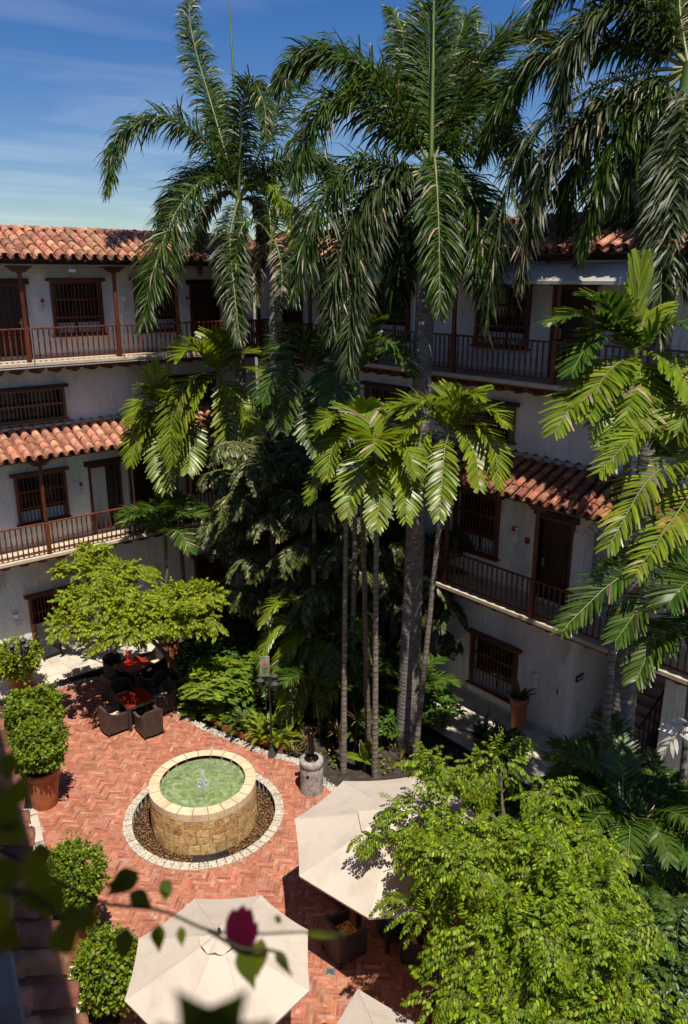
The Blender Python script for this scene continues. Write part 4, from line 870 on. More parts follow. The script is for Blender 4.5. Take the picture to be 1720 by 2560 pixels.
# ------------------------------------------------------------------ lamp posts
def lamp_post(loc, label, hgt=2.25, rz=0.0):
    t = empty('lamp_post', loc, rz); tag(t, label, 'street lamp', 'black lamp posts in the courtyard')
    b_ = MB().lathe([(0.125, -0.02), (0.125, 0.03), (0.11, 0.05), (0.07, 0.14), (0.05, 0.2), (0.045, 0.22)], 6); b_.lathe([(0.04, 0.2), (0.05, 0.22), (0.03, 0.25)], 12); b_.build('base', M['gray_iron'], t)
    p_ = MB().lathe([(0.033, 0.2), (0.028, 0.95), (0.04, 0.97), (0.04, 1.0), (0.027, 1.02), (0.024, hgt - 0.4), (0.04, hgt - 0.38), (0.032, hgt - 0.2), (0.05, hgt - 0.16), (0.028, hgt - 0.12), (0.03, hgt - 0.02), (0.014, hgt + 0.03), (0.018, hgt + 0.05), (0.002, hgt + 0.09)], 12); p_.build('pole', M['black'], t, smooth=True)
    for i in range(3):
        a = i * 2 * PI / 3 + 0.45; ca_, sa_ = math.cos(a), math.sin(a)
        pts = [(0.0, hgt - 0.28), (0.08, hgt - 0.35), (0.17, hgt - 0.34), (0.235, hgt - 0.27), (0.24, hgt - 0.21)]
        ar = MB().tube([(r_ * ca_, r_ * sa_, z_) for r_, z_ in smooth_curve([(p[0], p[1], 0) for p in pts], 12)[:, :2]], 0.013, 6)
        ar.tube([(0.03 * ca_, 0.03 * sa_, hgt - 0.18), (0.12 * ca_, 0.12 * sa_, hgt - 0.2), (0.16 * ca_, 0.16 * sa_, hgt - 0.27), (0.11 * ca_, 0.11 * sa_, hgt - 0.3)], 0.009, 5)
        arm = ar.build('arm', M['black'], t)
        c_ = (0.24 * ca_, 0.24 * sa_, hgt - 0.2)
        l_ = MB().lathe([(0.02, -0.06), (0.03, -0.02), (0.05, 0.0), (0.05, 0.012)], 6, c=c_)
        for q_ in range(6):
            an = q_ * PI / 3; l_.tube([(c_[0] + 0.048 * math.cos(an), c_[1] + 0.048 * math.sin(an), c_[2] + 0.01), (c_[0] + 0.075 * math.cos(an), c_[1] + 0.075 * math.sin(an), c_[2] + 0.16)], 0.006, 4)
        lan = l_.build('lantern', M['black'], t)
        MB().lathe([(0.105, 0.16), (0.11, 0.175), (0.07, 0.205), (0.03, 0.23), (0.02, 0.245), (0.024, 0.255), (0.001, 0.28)], 6, c=c_).build('cap', M['gray_iron'], lan)
        MB().lathe([(0.043, 0.012), (0.068, 0.158)], 6, c=c_, cap=False).build('glass', M['glasslamp'], lan)
    return t
M['glasslamp'] = mat('lamp_glass', [(0.10, 0.10, 0.10), (0.16, 0.16, 0.15)], 3, 0.15, spec=0.5)
lamp_post((9.96, 14.81, 0), 'black three-arm lamp post beside the fountain and planter boxes')
lamp_post((5.9, 21.3, 0), 'black lamp post almost hidden by potted shrubs at left', 2.1, 0.5)

# ------------------------------------------------------------------ furniture
def add_uv(o, fn):
    me = o.data; uv = me.uv_layers.new(name='UVMap'); co = np.empty(len(me.vertices) * 3, np.float32); me.vertices.foreach_get('co', co); co = co.reshape(-1, 3)
    li = np.empty(len(me.loops), np.int32); me.loops.foreach_get('vertex_index', li); uv.data.foreach_set('uv', fn(co[li]).astype(np.float32).ravel())
def make_chair(pale):
    """wicker tub armchair; back at -y, seat opens towards +y"""
    root = empty('wicker_chair')
    hw, dp = 0.30, 0.31
    path = []
    for (x, y, h_) in [(-hw, dp, 0.60), (-hw, 0.1, 0.60), (-hw, -0.08, 0.63), (-hw + 0.005, -0.2, 0.70), (-hw + 0.04, dp * -0.92, 0.78), (-hw + 0.13, -dp, 0.82), (0, -dp - 0.015, 0.84)]: path.append((x, y, h_))
    path += [(-x, y, h_) for x, y, h_ in path[::-1][1:]]
    p = smooth_curve(path, 41); nn = len(p); th = 0.052
    tg_ = nrm(np.gradient(p[:, :2], axis=0)); nr_ = np.stack([tg_[:, 1], -tg_[:, 0]], -1)
    cen = np.array([0, 0.05]); sgn_ = np.sign(((p[:, :2] - cen) * nr_).sum(1))[:, None]; nr_ = nr_ * sgn_
    prof = lambda i: [(0.0, 0.085, 0), (0.004, 0.3, 0), (0.028, p[i, 2] - 0.02, 0), (0.014, p[i, 2], 0), (-th + 0.012, p[i, 2], 0), (-th, p[i, 2] - 0.02, 0), (-th, 0.30, 0), (-th, 0.085, 0)]
    V = []
    for i in range(nn):
        for (o_, z_, _) in prof(i): V.append((p[i, 0] + nr_[i, 0] * o_, p[i, 1] + nr_[i, 1] * o_, z_))
    K = 8; F_ = [[i * K + j, i * K + (j + 1) % K, (i + 1) * K + (j + 1) % K, (i + 1) * K + j] for i in range(nn - 1) for j in range(K)]
    m_ = MB().add(np.array(V), np.array(F_)); m_.add(np.array(V)[:K], np.arange(K)[None]); m_.add(np.array(V)[-K:], np.arange(K)[None, ::-1])
    o = m_.build('shell', M['wicker'], root); arc = np.r_[0, np.cumsum(np.linalg.norm(np.diff(p[:, :2], axis=0), axis=1))]
    def uvf(c_):
        d = ((c_[:, None, :2] - p[None, :, :2]) ** 2).sum(-1).argmin(1); return np.c_[arc[d] * 1.6, c_[:, 2] * 1.6]
    add_uv(o, uvf)
    s_ = MB().cbox(-hw + 0.053, hw - 0.053, -dp + 0.045, dp - 0.0, 0.10, 0.385, 0.02); o = s_.build('seat', M['wicker'], root); add_uv(o, lambda c_: c_[:, [0, 2]] * 1.6)
    # cushion, softly domed
    q_ = MB(); g_ = np.linspace(-1, 1, 9); gx_, gy_ = np.meshgrid(g_, g_, indexing='ij'); hz = 0.045 * (1 - np.abs(gx_) ** 4) * (1 - np.abs(gy_) ** 4)
    V = np.stack([gx_ * 0.225, gy_ * 0.25 + 0.01, 0.405 + hz], -1).reshape(-1, 3); ii = (np.arange(8)[:, None] * 9 + np.arange(8)[None]).ravel()
    q_.add(V, np.stack([ii, ii + 9, ii + 10, ii + 1], -1)); q_.box(-0.225, 0.225, -0.24, 0.26, 0.386, 0.404); q_.build('seat_cushion', M['bloom2'] if pale else M['bloom'], root, smooth=False)
    for sx in (-1, 1):
        for sy in (-1, 1): 
            o = MB().cbox(sx * (hw - 0.03) - 0.024, sx * (hw - 0.03) + 0.024, sy * (dp - 0.035) - 0.024, sy * (dp - 0.035) + 0.024, 0, 0.11, 0.006).build('leg', M['darkwood'], root)
    return root
ch_a, ch_b = make_chair(True), make_chair(False); used = {0: 0, 1: 0}
def chair(x, y, face, pale, label, group):
    src = ch_a if pale else ch_b
    if used[pale]: o = copy_tree(src)
    else: o = src
    used[pale] += 1
    o.location = (x, y, 0); o.rotation_euler = (0, 0, math.atan2(face[1], face[0]) - PI / 2); o.scale = (1, 1, 1)
    return tag(o, label, 'chair', group)
G1 = 'wicker chairs around the red tables'; G2 = 'wicker chairs under the parasols'
chair(7.32, 18.63, (1, 0.02), 1, 'wicker chair on the left of the nearer red table, pale cushion showing', G1)
chair(8.03, 17.88, (0.05, 1), 1, 'wicker chair in front of the nearer red table, its back to the viewer', G1)
chair(8.88, 18.72, (-1, 0), 1, 'wicker chair on the garden side of the nearer red table', G1)
chair(8.05, 19.52, (0, -1), 1, 'wicker chair between the two red tables, facing the nearer one', G1)
chair(8.12, 20.25, (1, 0.25), 1, 'wicker chair on the left of the far red table, beside the walkway', G1)
chair(8.60, 21.22, (0.25, -1), 1, 'wicker chair behind the far red table, nearest the black board', G1)
chair(9.66, 20.75, (-1, -0.25), 1, 'wicker chair beyond the far red table, next to the big pot', G1)
chair(9.10, 19.70, (-0.25, 1), 1, 'wicker chair in front of the far red table, its back to the nearer table', G1)
chair(7.42, 8.86, (1, -0.08), 0, 'wicker chair with floral orange cushion at the left edge of the large parasol', G2)
chair(8.38, 7.72, (-0.1, 1), 0, 'wicker chair holding a black backpack under the large parasol', G2)
chair(8.30, 9.86, (0, -1), 0, 'wicker chair at the back, nearly covered by the large parasol', G2)
chair(9.42, 8.66, (-1, 0), 0, 'wicker chair carrying the seated person', G2)
chair(7.75, 6.45, (-0.6, 0.3), 0, 'dark wicker chair in leaf shade at the lower right', G2)
chair(5.45, 7.35, (-1, 0.6), 0, 'wicker chair peeping out at the right edge of the round parasol', G2)
chair(3.55, 8.0, (1, 0.1), 0, 'wicker chair at the left under the round parasol', G2)
def table(x, y, s, a, label, top, hgt=0.74):
    t = empty('cafe_table', (x, y, 0), a); tag(t, label, 'table', 'square dark-framed tables')
    h_ = s / 2
    f = MB(); w_ = 0.055
    f.cbox(-h_, h_, -h_, -h_ + w_, hgt - 0.09, hgt, 0.006); f.cbox(-h_, h_, h_ - w_, h_, hgt - 0.09, hgt, 0.006); f.cbox(-h_, -h_ + w_, -h_ + w_, h_ - w_, hgt - 0.089, hgt - 0.001, 0.006); f.cbox(h_ - w_, h_, -h_ + w_, h_ - w_, hgt - 0.089, hgt - 0.001, 0.006)
    f.build('frame', M['wicker_plain'], t)
    MB().cbox(-h_ + 0.012, h_ - 0.012, -h_ + 0.012, h_ - 0.012, hgt + 0.001, hgt + 0.013, 0.003).build('table_top', M[top], t)
    for sx in (-1, 1):
        for sy in (-1, 1): MB().cbox(sx * (h_ - 0.045) - 0.04, sx * (h_ - 0.045) + 0.04, sy * (h_ - 0.045) - 0.04, sy * (h_ - 0.045) + 0.04, 0, hgt - 0.091, 0.006).build('leg', M['wicker_plain'], t)
    return t
M['wicker_plain'] = mat('dark_frame', [(0.03, 0.02, 0.017), (0.06, 0.04, 0.034)], 8, 0.45, (60, 0.3, 0.008))
table(8.03, 18.66, 0.84, 0.0, 'red-topped table nearest the fountain', 'redglass')
table(8.87, 20.48, 0.84, R(13), 'red-topped table with a red vase, beside the walkway', 'redglass')
table(8.43, 8.72, 0.9, 0.0, 'dark table under the large octagonal parasol', 'wicker_plain')
table(4.55, 8.25, 0.8, R(20), 'dark table hidden under the round parasol', 'wicker_plain')
table(5.2, 5.4, 0.9, R(20), 'dark table under the parasol at the bottom edge', 'wicker_plain')
t = empty('glass_vase', (8.80, 20.80, 0.753)); tag(t, 'red glass vase standing on the far red table', 'vase')
MB().lathe([(0.001, 0), (0.045, 0.0), (0.05, 0.015), (0.03, 0.05), (0.026, 0.1), (0.045, 0.17), (0.058, 0.22), (0.055, 0.26), (0.045, 0.28), (0.04, 0.275), (0.03, 0.2), (0.001, 0.1)], 20).build('body', M['vase'], t, smooth=True)
t = empty('backpack', (8.42, 7.68, 0.45), R(20)); tag(t, 'black backpack with red piping lying on a wicker chair', 'bag')
v8 = MB().cbox(-0.15, 0.15, -0.2, 0.2, 0, 0.2, 0.06); o = v8.build('body', M['cloth'], t); sb = o.modifiers.new('s', 'SUBSURF'); sb.levels = 2; sb.render_levels = 2
MB().tube([(-0.08, -0.16, 0.17), (-0.09, 0, 0.205), (-0.08, 0.16, 0.17)], 0.008, 6).build('piping', M['redorn'], t); MB().tube([(-0.05, -0.16, 0.175), (-0.055, 0, 0.21), (-0.05, 0.16, 0.175)], 0.008, 6).build('piping', M['redorn'], t)
t = empty('drain_cover', (6.95, 8.66, 0.0), R(46)); tag(t, 'small square grey drain cover set in the brick paving', 'drain cover')
MB().cbox(-0.085, 0.085, -0.085, 0.085, -0.02, 0.007, 0.004).build('plate', M['galv'] if 'galv' in M else M['metal'], t)
for i in range(4): MB().box(-0.045, 0.045, -0.05 + i * 0.03, -0.035 + i * 0.03, 0.0072, 0.009).build('slot', M['black'], t)

# seated person, mostly under the parasol
t = empty('person', (9.36, 8.68, 0)); tag(t, 'seated person in dark clothes under the large parasol, sneakers on the paving', 'person')
bv_ = [(0.02, 0, 0.52), (0.06, 0, 0.68), (0.10, 0, 0.84), (0.11, 0, 0.98), (0.10, 0, 1.06), (0.06, 0, 1.15), (0.05, 0, 1.24),
       (-0.02, -0.10, 0.50), (-0.42, -0.13, 0.50), (-0.62, -0.12, 0.12), (-0.02, 0.10, 0.50), (-0.40, 0.12, 0.50), (-0.74, 0.08, 0.13),
       (0.11, -0.19, 0.95), (0.02, -0.25, 0.72), (-0.2, -0.2, 0.70), (0.11, 0.19, 0.95), (0.02, 0.25, 0.72), (-0.2, 0.2, 0.70)]
be = [(0, 1), (1, 2), (2, 3), (3, 4), (4, 5), (5, 6), (0, 7), (7, 8), (8, 9), (0, 10), (10, 11), (11, 12), (3, 13), (13, 14), (14, 15), (3, 16), (16, 17), (17, 18)]
br = [0.15, 0.13, 0.15, 0.10, 0.05, 0.09, 0.085, 0.09, 0.065, 0.04, 0.09, 0.065, 0.04, 0.055, 0.045, 0.032, 0.055, 0.045, 0.032]
pb_ = skin_body('body', bv_, be, br, M['skin'], t)
shirt = skin_body('shirt', [(0.02, 0, 0.50), (0.06, 0, 0.68), (0.10, 0, 0.84), (0.11, 0, 0.985), (0.11, -0.19, 0.95), (0.04, -0.235, 0.78), (0.11, 0.19, 0.95), (0.04, 0.235, 0.78)], [(0, 1), (1, 2), (2, 3), (3, 4), (4, 5), (3, 6), (6, 7)], [0.165, 0.145, 0.165, 0.11, 0.07, 0.065, 0.07, 0.065], M['cloth'], t)
skin_body('shorts', [(0.02, 0, 0.53), (-0.02, -0.10, 0.51), (-0.42, -0.13, 0.50), (-0.02, 0.10, 0.51), (-0.40, 0.12, 0.50)], [(0, 1), (1, 2), (0, 3), (3, 4)], [0.165, 0.105, 0.085, 0.105, 0.085], M['cloth'], t)
hr = MB().lathe([(0.001, -0.03), (0.085, -0.02), (0.1, 0.03), (0.085, 0.09), (0.04, 0.115), (0.001, 0.12)], 14).build('hair', M['hair'], t, smooth=True, loc=(0.065, 0, 1.21))
for (x_, y_, a) in ((-0.70, -0.12, 0.25), (-0.82, 0.08, -0.1)):
    s_ = empty('shoe', (x_, y_, 0), a); s_.parent = t
    MB().prism([(-0.14, -0.03), (-0.1, -0.05), (0.02, -0.045), (0.13, -0.035), (0.14, 0.0), (0.13, 0.035), (0.02, 0.045), (-0.1, 0.05), (-0.14, 0.03)], 0, 0.032).build('sole', M['shoe'], s_)
    o = MB().cbox(-0.125, 0.13, -0.042, 0.042, 0.03, 0.115, 0.03).build('upper', M['cloth'], s_); sb = o.modifiers.new('s', 'SUBSURF'); sb.levels = 2; sb.render_levels = 2

# parasols -------------------------------------------------------------
def parasol(c_, Rr, ze, rise, n, a0, label, sag=0.05, vent=0.36, ruffle=False):
    t = empty('parasol', (c_[0], c_[1], 0), 0); tag(t, label, 'parasol')
    step = 2 * PI / n; gk = 9
    def pt(u, s):      # u along rib 0..1, s across 0..1
        r_ = Rr * u; A = np.array([math.cos(0), math.sin(0)]); B = np.array([math.cos(step), math.sin(step)])
        xy = (A * (1 - s) + B * s) * r_
        z_ = ze + rise * (1 - u) ** 1.08 - sag * 4 * s * (1 - s) * u * (0.55 + 0.45 * u) 
        if u > 0.985: xy = xy * (1 - 0.014 * 4 * s * (1 - s))
        return (xy[0], xy[1], z_)
    us = np.linspace(vent * 0.5, 1, gk); ss = np.linspace(0, 1, gk)
    V = np.array([pt(u, s) for u in us for s in ss]); ii = (np.arange(gk - 1)[:, None] * gk + np.arange(gk - 1)[None]).ravel(); F_ = np.stack([ii, ii + 1, ii + gk + 1, ii + gk], -1)
    m_ = MB().add(V, F_)
    # hem folded down at the edge
    ev = V[-gk:]; hv = ev - np.array([0, 0, 0.045]); hv[:, :2] *= 0.995; kk_ = np.arange(gk - 1); m_.add(np.vstack([ev, hv]), np.stack([kk_, kk_ + 1, kk_ + 1 + gk, kk_ + gk], -1))
    pm = m_.mesh('panel'); pm.materials.append(M['canvas'])
    for i in range(n): link_mesh('panel', pm, parent=t, smooth=True, rot=(0, 0, a0 + i * step))
    for i in range(n):
        a = a0 + i * step; MB().tube([(Rr * u * math.cos(a), Rr * u * math.sin(a), ze + rise * (1 - u) ** 1.08 + 0.002) for u in np.linspace(vent * 0.6, 1.0, 8)], 0.0045, 4).build('seam', M['canvas'], t)
    vm = MB()
    if ruffle:
        na = 64; an = np.linspace(0, 2 * PI, na, endpoint=False); V2 = []
        for k_, rr2 in enumerate((0.03, 0.10, 0.17, 0.24, 0.29)):
            w_ = 0.028 * (k_ / 4) ** 1.3 * np.cos(an * n - 0.4 + 0.5 * np.sin(2 * an)) + 0.008 * np.sin(an * 21) * (k_ / 4); V2.append(np.stack([rr2 * np.cos(an), rr2 * np.sin(an), ze + rise + 0.035 - 0.48 * rr2 * rise / 0.7 + w_], -1))
        V2 = np.concatenate(V2); i_ = np.arange(4)[:, None] * na; j_ = np.arange(na)[None]; vm.add(V2, np.stack([i_ + j_, i_ + (j_ + 1) % na, i_ + na + (j_ + 1) % na, i_ + na + j_], -1).reshape(-1, 4))
    else:
        for i in range(n):
            A = np.array([math.cos(a0 + i * step), math.sin(a0 + i * step)]); B = np.array([math.cos(a0 + (i + 1) * step), math.sin(a0 + (i + 1) * step)]); g5 = np.linspace(0, 1, 6); V2 = []
            for u in g5:
                for s in g5:
                    xy = (A * (1 - s) + B * s) * Rr * vent * (0.06 + 0.94 * u); V2.append((*xy, ze + rise + 0.03 - (rise * vent) * (u ** 0.95) * 0.97 - 0.02 * 4 * s * (1 - s) * u))
            i5 = (np.arange(5)[:, None] * 6 + np.arange(5)[None]).ravel(); vm.add(np.array(V2), np.stack([i5, i5 + 1, i5 + 7, i5 + 6], -1))
    vm.build('vent_cap', M['canvas'], t, smooth=True)
    if ruffle: MB().lathe([(0.03, 0), (0.034, 0.02), (0.02, 0.05), (0.024, 0.07), (0.001, 0.11)], 12, c=(0, 0, ze + rise + 0.02)).build('finial', M['darkwood'], t, smooth=True)
    else: MB().lathe([(0.055, 0), (0.06, 0.02), (0.05, 0.04), (0.001, 0.045)], 20, c=(0, 0, ze + rise + 0.01)).build('finial', M['olivewood'] if False else M['kerb2'], t, smooth=True)
    MB().lathe([(0.024, 0.05), (0.024, ze + rise)], 12).build('pole', M['darkwood'], t, smooth=True)
    MB().lathe([(0.28, 0.0), (0.28, 0.05), (0.06, 0.09), (0.04, 0.25)], 20).build('base', M['gray_iron'], t)
    for i in range(n):
        a = a0 + i * step; MB().tube([(0.03 * math.cos(a), 0.03 * math.sin(a), ze + rise - 0.04), (Rr * 0.985 * math.cos(a), Rr * 0.985 * math.sin(a), ze - 0.03)], 0.012, 5).build('rib', M['darkwood'], t)
    return t
M['kerb2'] = mat('plastic_cap', [(0.2, 0.19, 0.15), (0.26, 0.25, 0.2)], 4, 0.5)
aU1 = math.atan2(10.24 - 8.61, 7.34 - 8.44)
parasol((8.44, 8.61), 1.95, 2.13, 0.62, 8, aU1, 'large cream octagonal parasol with leaf shadows on its right side', 0.035)
aU2 = math.atan2(9.03 - 8.3, 5.76 - 4.55)
parasol((4.55, 8.3), 1.43, 2.13, 0.55, 8, aU2, 'cream round parasol with ruffled top and dark finial', 0.03, 0.1, True)
parasol((4.98, 4.85), 2.02, 2.1, 0.7, 4, math.atan2(6.62 - 4.85, 5.83 - 4.98), 'corner of a square cream parasol at the bottom edge', 0.06, 0.3)

# black A-board, garden sign ---------------------------------------------
t = empty('menu_board', (7.5, 23.72, WZ), R(8)); tag(t, 'black folding menu board leaning near the left ground window', 'board')
def plank(x0, x1, d0, d1, z0, z1, lean, th, mt, nm, parent):
    v = np.array([[x0, d0, z0], [x1, d0, z0], [x1, d0 + th, z0], [x0, d0 + th, z0], [x0, d1, z1], [x1, d1, z1], [x1, d1 + th, z1], [x0, d1 + th, z1]]); return MB().add(v, BOXF).build(nm, M[mt], parent)
plank(-0.3, 0.3, -0.06, 0.20, 0.14, 1.18, 0, 0.03, 'board', 'panel', t); plank(-0.3, 0.3, 0.52, 0.245, 0.14, 1.18, 0, 0.03, 'board', 'rear_panel', t)
for x in (-0.33, 0.29):
    plank(x, x + 0.04, -0.105, 0.195, 0.0, 1.2, 0, 0.04, 'darkwood', 'leg', t)
    plank(x, x + 0.04, 0.555, 0.25, 0.0, 1.2, 0, 0.04, 'darkwood', 'leg', t)
t = empty('garden_sign', (10.35, 15.6, 0), R(-38)); tag(t, 'small glass sign with red emblem standing in the garden behind the lamp post', 'sign')
MB().tube([(0, 0, 0), (0, 0, 1.9)], 0.014, 6).build('stake', M['black'], t)
M['signglass'] = mat('sign_panel', [(0.10, 0.13, 0.08), (0.2, 0.23, 0.15), (0.3, 0.32, 0.24)], 5, 0.2, spec=0.6)
M['orange'] = mat('sign_emblem', [(0.5, 0.07, 0.03), (0.55, 0.1, 0.04)], 5, 0.5)
MB().cbox(-0.13, 0.13, -0.008, 0.008, 1.85, 2.45, 0.003).build('panel', M['signglass'], t)
o = MB().lathe([(0.001, 0.0), (0.04, 0.02), (0.05, 0.06), (0.03, 0.1), (0.015, 0.12), (0.02, 0.14), (0.001, 0.16)], 10).build('emblem', M['orange'], t, loc=(0, -0.012, 2.18)); o.scale = (1, 0.12, 1)
for i in range(4): MB().box(-0.07 + 0.01 * (i % 2), 0.07 - 0.012 * i, -0.0105, -0.009, 2.10 - i * 0.045, 2.118 - i * 0.045).build('lettering', M['board'], t)
t = empty('spot_lamp', (10.15, 15.1, 0)); tag(t, 'small black garden spotlight on a stake behind the lamp post', 'spotlight')
MB().tube([(0, 0, 0), (0, 0, 1.5)], 0.015, 6).build('stake', M['black'], t); MB().tube([(0.0, 0, 1.5), (-0.1, -0.08, 1.56)], [0.03, 0.05], 10).build('head', M['black'], t)

# ------------------------------------------------------------------ vegetation generators
def leaf_cloud(P, D, Nn, L, Wd, curl=0.25, shape=(0.0, 0.42, 0.5, 0.0)):
    """ovate leaves as two folded halves each: P base, D direction, Nn normal -> verts, quad faces"""
    D = nrm(D); S = nrm(np.cross(D, Nn)); U = np.cross(S, D); L = np.asarray(L)[:, None]; Wd = np.asarray(Wd)[:, None]
    base = P; tip = P + D * L - U * L * curl; m1 = P + D * L * 0.38 - U * L * curl * 0.15; m2 = P + D * L * 0.72 - U * L * curl * 0.5
    f = 0.30
    l1, r1 = m1 + S * Wd * 0.5 + U * Wd * f * 0.5, m1 - S * Wd * 0.5 + U * Wd * f * 0.5
    l2, r2 = m2 + S * Wd * 0.40 + U * Wd * f * 0.4, m2 - S * Wd * 0.40 + U * Wd * f * 0.4
    V = np.stack([base, m1, m2, tip, l1, l2, r1, r2], 1); n = len(P); o = (np.arange(n) * 8)[:, None, None]
    F = np.array([[0, 1, 1, 4], [1, 2, 5, 4], [2, 3, 3, 5], [0, 6, 6, 1], [1, 6, 7, 2], [2, 7, 7, 3]])
    tri = np.array([[0, 1, 4], [2, 3, 5], [0, 6, 1], [2, 7, 3]]); qd = np.array([[1, 2, 5, 4], [1, 6, 7, 2]])
    Vf = V.reshape(-1, 3)
    return [(Vf, (tri[None] + o).reshape(-1, 3), 0), (Vf, (qd[None] + o).reshape(-1, 4), 0)]
def join_leaf(P, D, Nn, L, Wd, curl=0.25):
    """same leaf, one vertex block (so each leaf is a single island): quads with a doubled corner avoided by using 4 quads"""
    D = nrm(D); S = nrm(np.cross(D, Nn)); U = np.cross(S, D); L = np.asarray(L)[:, None]; Wd = np.asarray(Wd)[:, None]; f = 0.28
    base = P; tip = P + D * L - U * L * curl; m = P + D * L * 0.5 - U * L * curl * 0.25
    l1 = P + D * L * 0.30 + S * Wd * 0.46 + U * (Wd * f * 0.5); r1 = P + D * L * 0.30 - S * Wd * 0.46 + U * (Wd * f * 0.5)
    l2 = P + D * L * 0.70 + S * Wd * 0.40 + U * (Wd * f * 0.4 - L * curl * 0.45); r2 = P + D * L * 0.70 - S * Wd * 0.40 + U * (Wd * f * 0.4 - L * curl * 0.45)
    V = np.stack([base, m, tip, l1, l2, r1, r2], 1); n = len(P); o = (np.arange(n) * 7)[:, None, None]
    Q = np.array([[0, 1, 4, 3], [1, 2, 2, 4]]); 
    quads = np.array([[0, 1, 4, 3], [0, 5, 6, 1]]); tris = np.array([[1, 2, 4], [1, 6, 2]])
    # one block: emit as triangles so the mesh keeps single islands
    T = np.array([[0, 1, 3], [1, 4, 3], [1, 2, 4], [0, 5, 1], [5, 6, 1], [1, 6, 2]])
    return (V.reshape(-1, 3), (T[None] + o).reshape(-1, 3), 0)
UP = np.array([0, 0, 1.0])
def frond(pts, n=60, L=0.6, Wd=0.035, a0=70, a1=28, droop=0.6, plum=0.0, vee=20, s0=0.12, r0=0.03, tip=0.06, jit=0.12, prof='palm', seed=None, dry=0.0, K=3, mats=None, gap=0.0, wrn=0.25):
    """pinnate palm leaf along a curve. materials: 0 blade, 1 rachis, 2 dry blade"""
    g = np.random.default_rng(seed if seed is not None else random.randrange(10 ** 6))
    c = smooth_curve(pts, 40); seg = np.r_[0, np.cumsum(np.linalg.norm(np.diff(c, axis=0), axis=1))]; tot = seg[-1]
    T = nrm(np.gradient(c, axis=0))
    ch = []
    mb = MB(); mb.tube(c[::3] if len(c) % 3 else c[::2], np.linspace(r0, 0.006, len(c[::3] if len(c) % 3 else c[::2])), 5, 1, cap=False); ch += mb.c
    s = np.linspace(s0, 0.995, n); s = np.r_[s, s] + g.normal(0, 0.25 / n, 2 * n); s = np.clip(s, s0, 0.998); sg = np.r_[np.ones(n), -np.ones(n)][:, None]
    keep = g.random(2 * n) > gap; s, sg = s[keep], sg[keep]
    P = np.stack([np.interp(s * tot, seg, c[:, i]) for i in range(3)], -1); t = nrm(np.stack([np.interp(s * tot, seg, T[:, i]) for i in range(3)], -1))
    # side vector transported along the curve
    hz = np.array([c[-1, 0] - c[0, 0], c[-1, 1] - c[0, 1], 0.0]); 
    if np.linalg.norm(hz) < 0.05: hz = np.array([g.normal(), g.normal(), 0])
    side0 = nrm(np.cross(nrm(hz), UP)); S = nrm(side0 - t * (t @ side0)[:, None]); N = np.cross(S, t); N = N * np.where((N @ UP) < -0.2, 1, 1)[:, None]
    al = np.radians(a0 + (a1 - a0) * s ** 1.3)[:, None]; be = np.radians(vee + g.normal(0, 4, len(s)) + plum * g.choice([-1.0, -0.3, 0.5, 1.0], len(s)))[:, None]
    d0 = np.cos(al) * t + np.sin(al) * (np.cos(be) * sg * S + np.sin(be) * N)
    d0 = nrm(d0 + g.normal(0, jit, d0.shape))
    u = (s - s0) / (1 - s0)
    ln = L * ((0.55 + 0.45 * np.minimum(1, u / 0.25)) * (1 - 0.62 * np.clip((u - 0.55) / 0.45, 0, 1) ** 1.4)) * g.uniform(0.85, 1.1, len(s))
    wr = nrm(t + wrn * g.normal(0, 1, t.shape))
    pos = P.copy(); V = []; wp = [0.35, 1.0, 0.85, tip] if K == 3 else [0.35, 0.9, 1.0, 0.7, tip]
    dr = droop * g.uniform(0.6, 1.35, len(s))[:, None]
    for k in range(K + 1):
        f = k / K; d = nrm(d0 - UP * dr * (f ** 1.2) * 1.5)
        wv = nrm(wr - d * (wr * d).sum(1, keepdims=True)) * (Wd * wp[k] * 0.5 * (0.8 + 0.4 * (ln / L)[:, None]))
        V += [pos - wv, pos + wv]
        pos = pos + d * (ln / K)[:, None]
    V = np.stack(V, 1); m = V.shape[1]; n2 = len(V)
    q = np.array([[2 * k, 2 * k + 1, 2 * k + 3, 2 * k + 2] for k in range(K)])
    mi = (g.random(n2) < dry)
    for flag, idx in ((False, 0), (True, 2)):
        sel = np.where(mi == flag)[0]
        if len(sel): ch.append((V[sel].reshape(-1, 3), (q[None] + (np.arange(len(sel)) * m)[:, None, None]).reshape(-1, 4), idx))
    return ch
def mk_frond(parent, pts, mt, off, name='frond', **k):
    pts = np.asarray(pts, float) - np.asarray(off)
    o = link_mesh(name, fastmesh(name, frond(pts, **k)), [M[mt], M['rachis'], M['dry']], parent); return o
def auto_pts(base, az, el, L, bend, n=6):
    """arching rachis: leaves at elevation el (deg), sinking by bend degrees along its length"""
    p = [np.array(base, float)]; e = el
    for i in range(n):
        d = np.array([math.cos(az) * math.cos(R(e)), math.sin(az) * math.cos(R(e)), math.sin(R(e))]); p.append(p[-1] + d * L / n); e -= bend / n * (0.6 + 0.8 * i / n)
    return np.array(p)
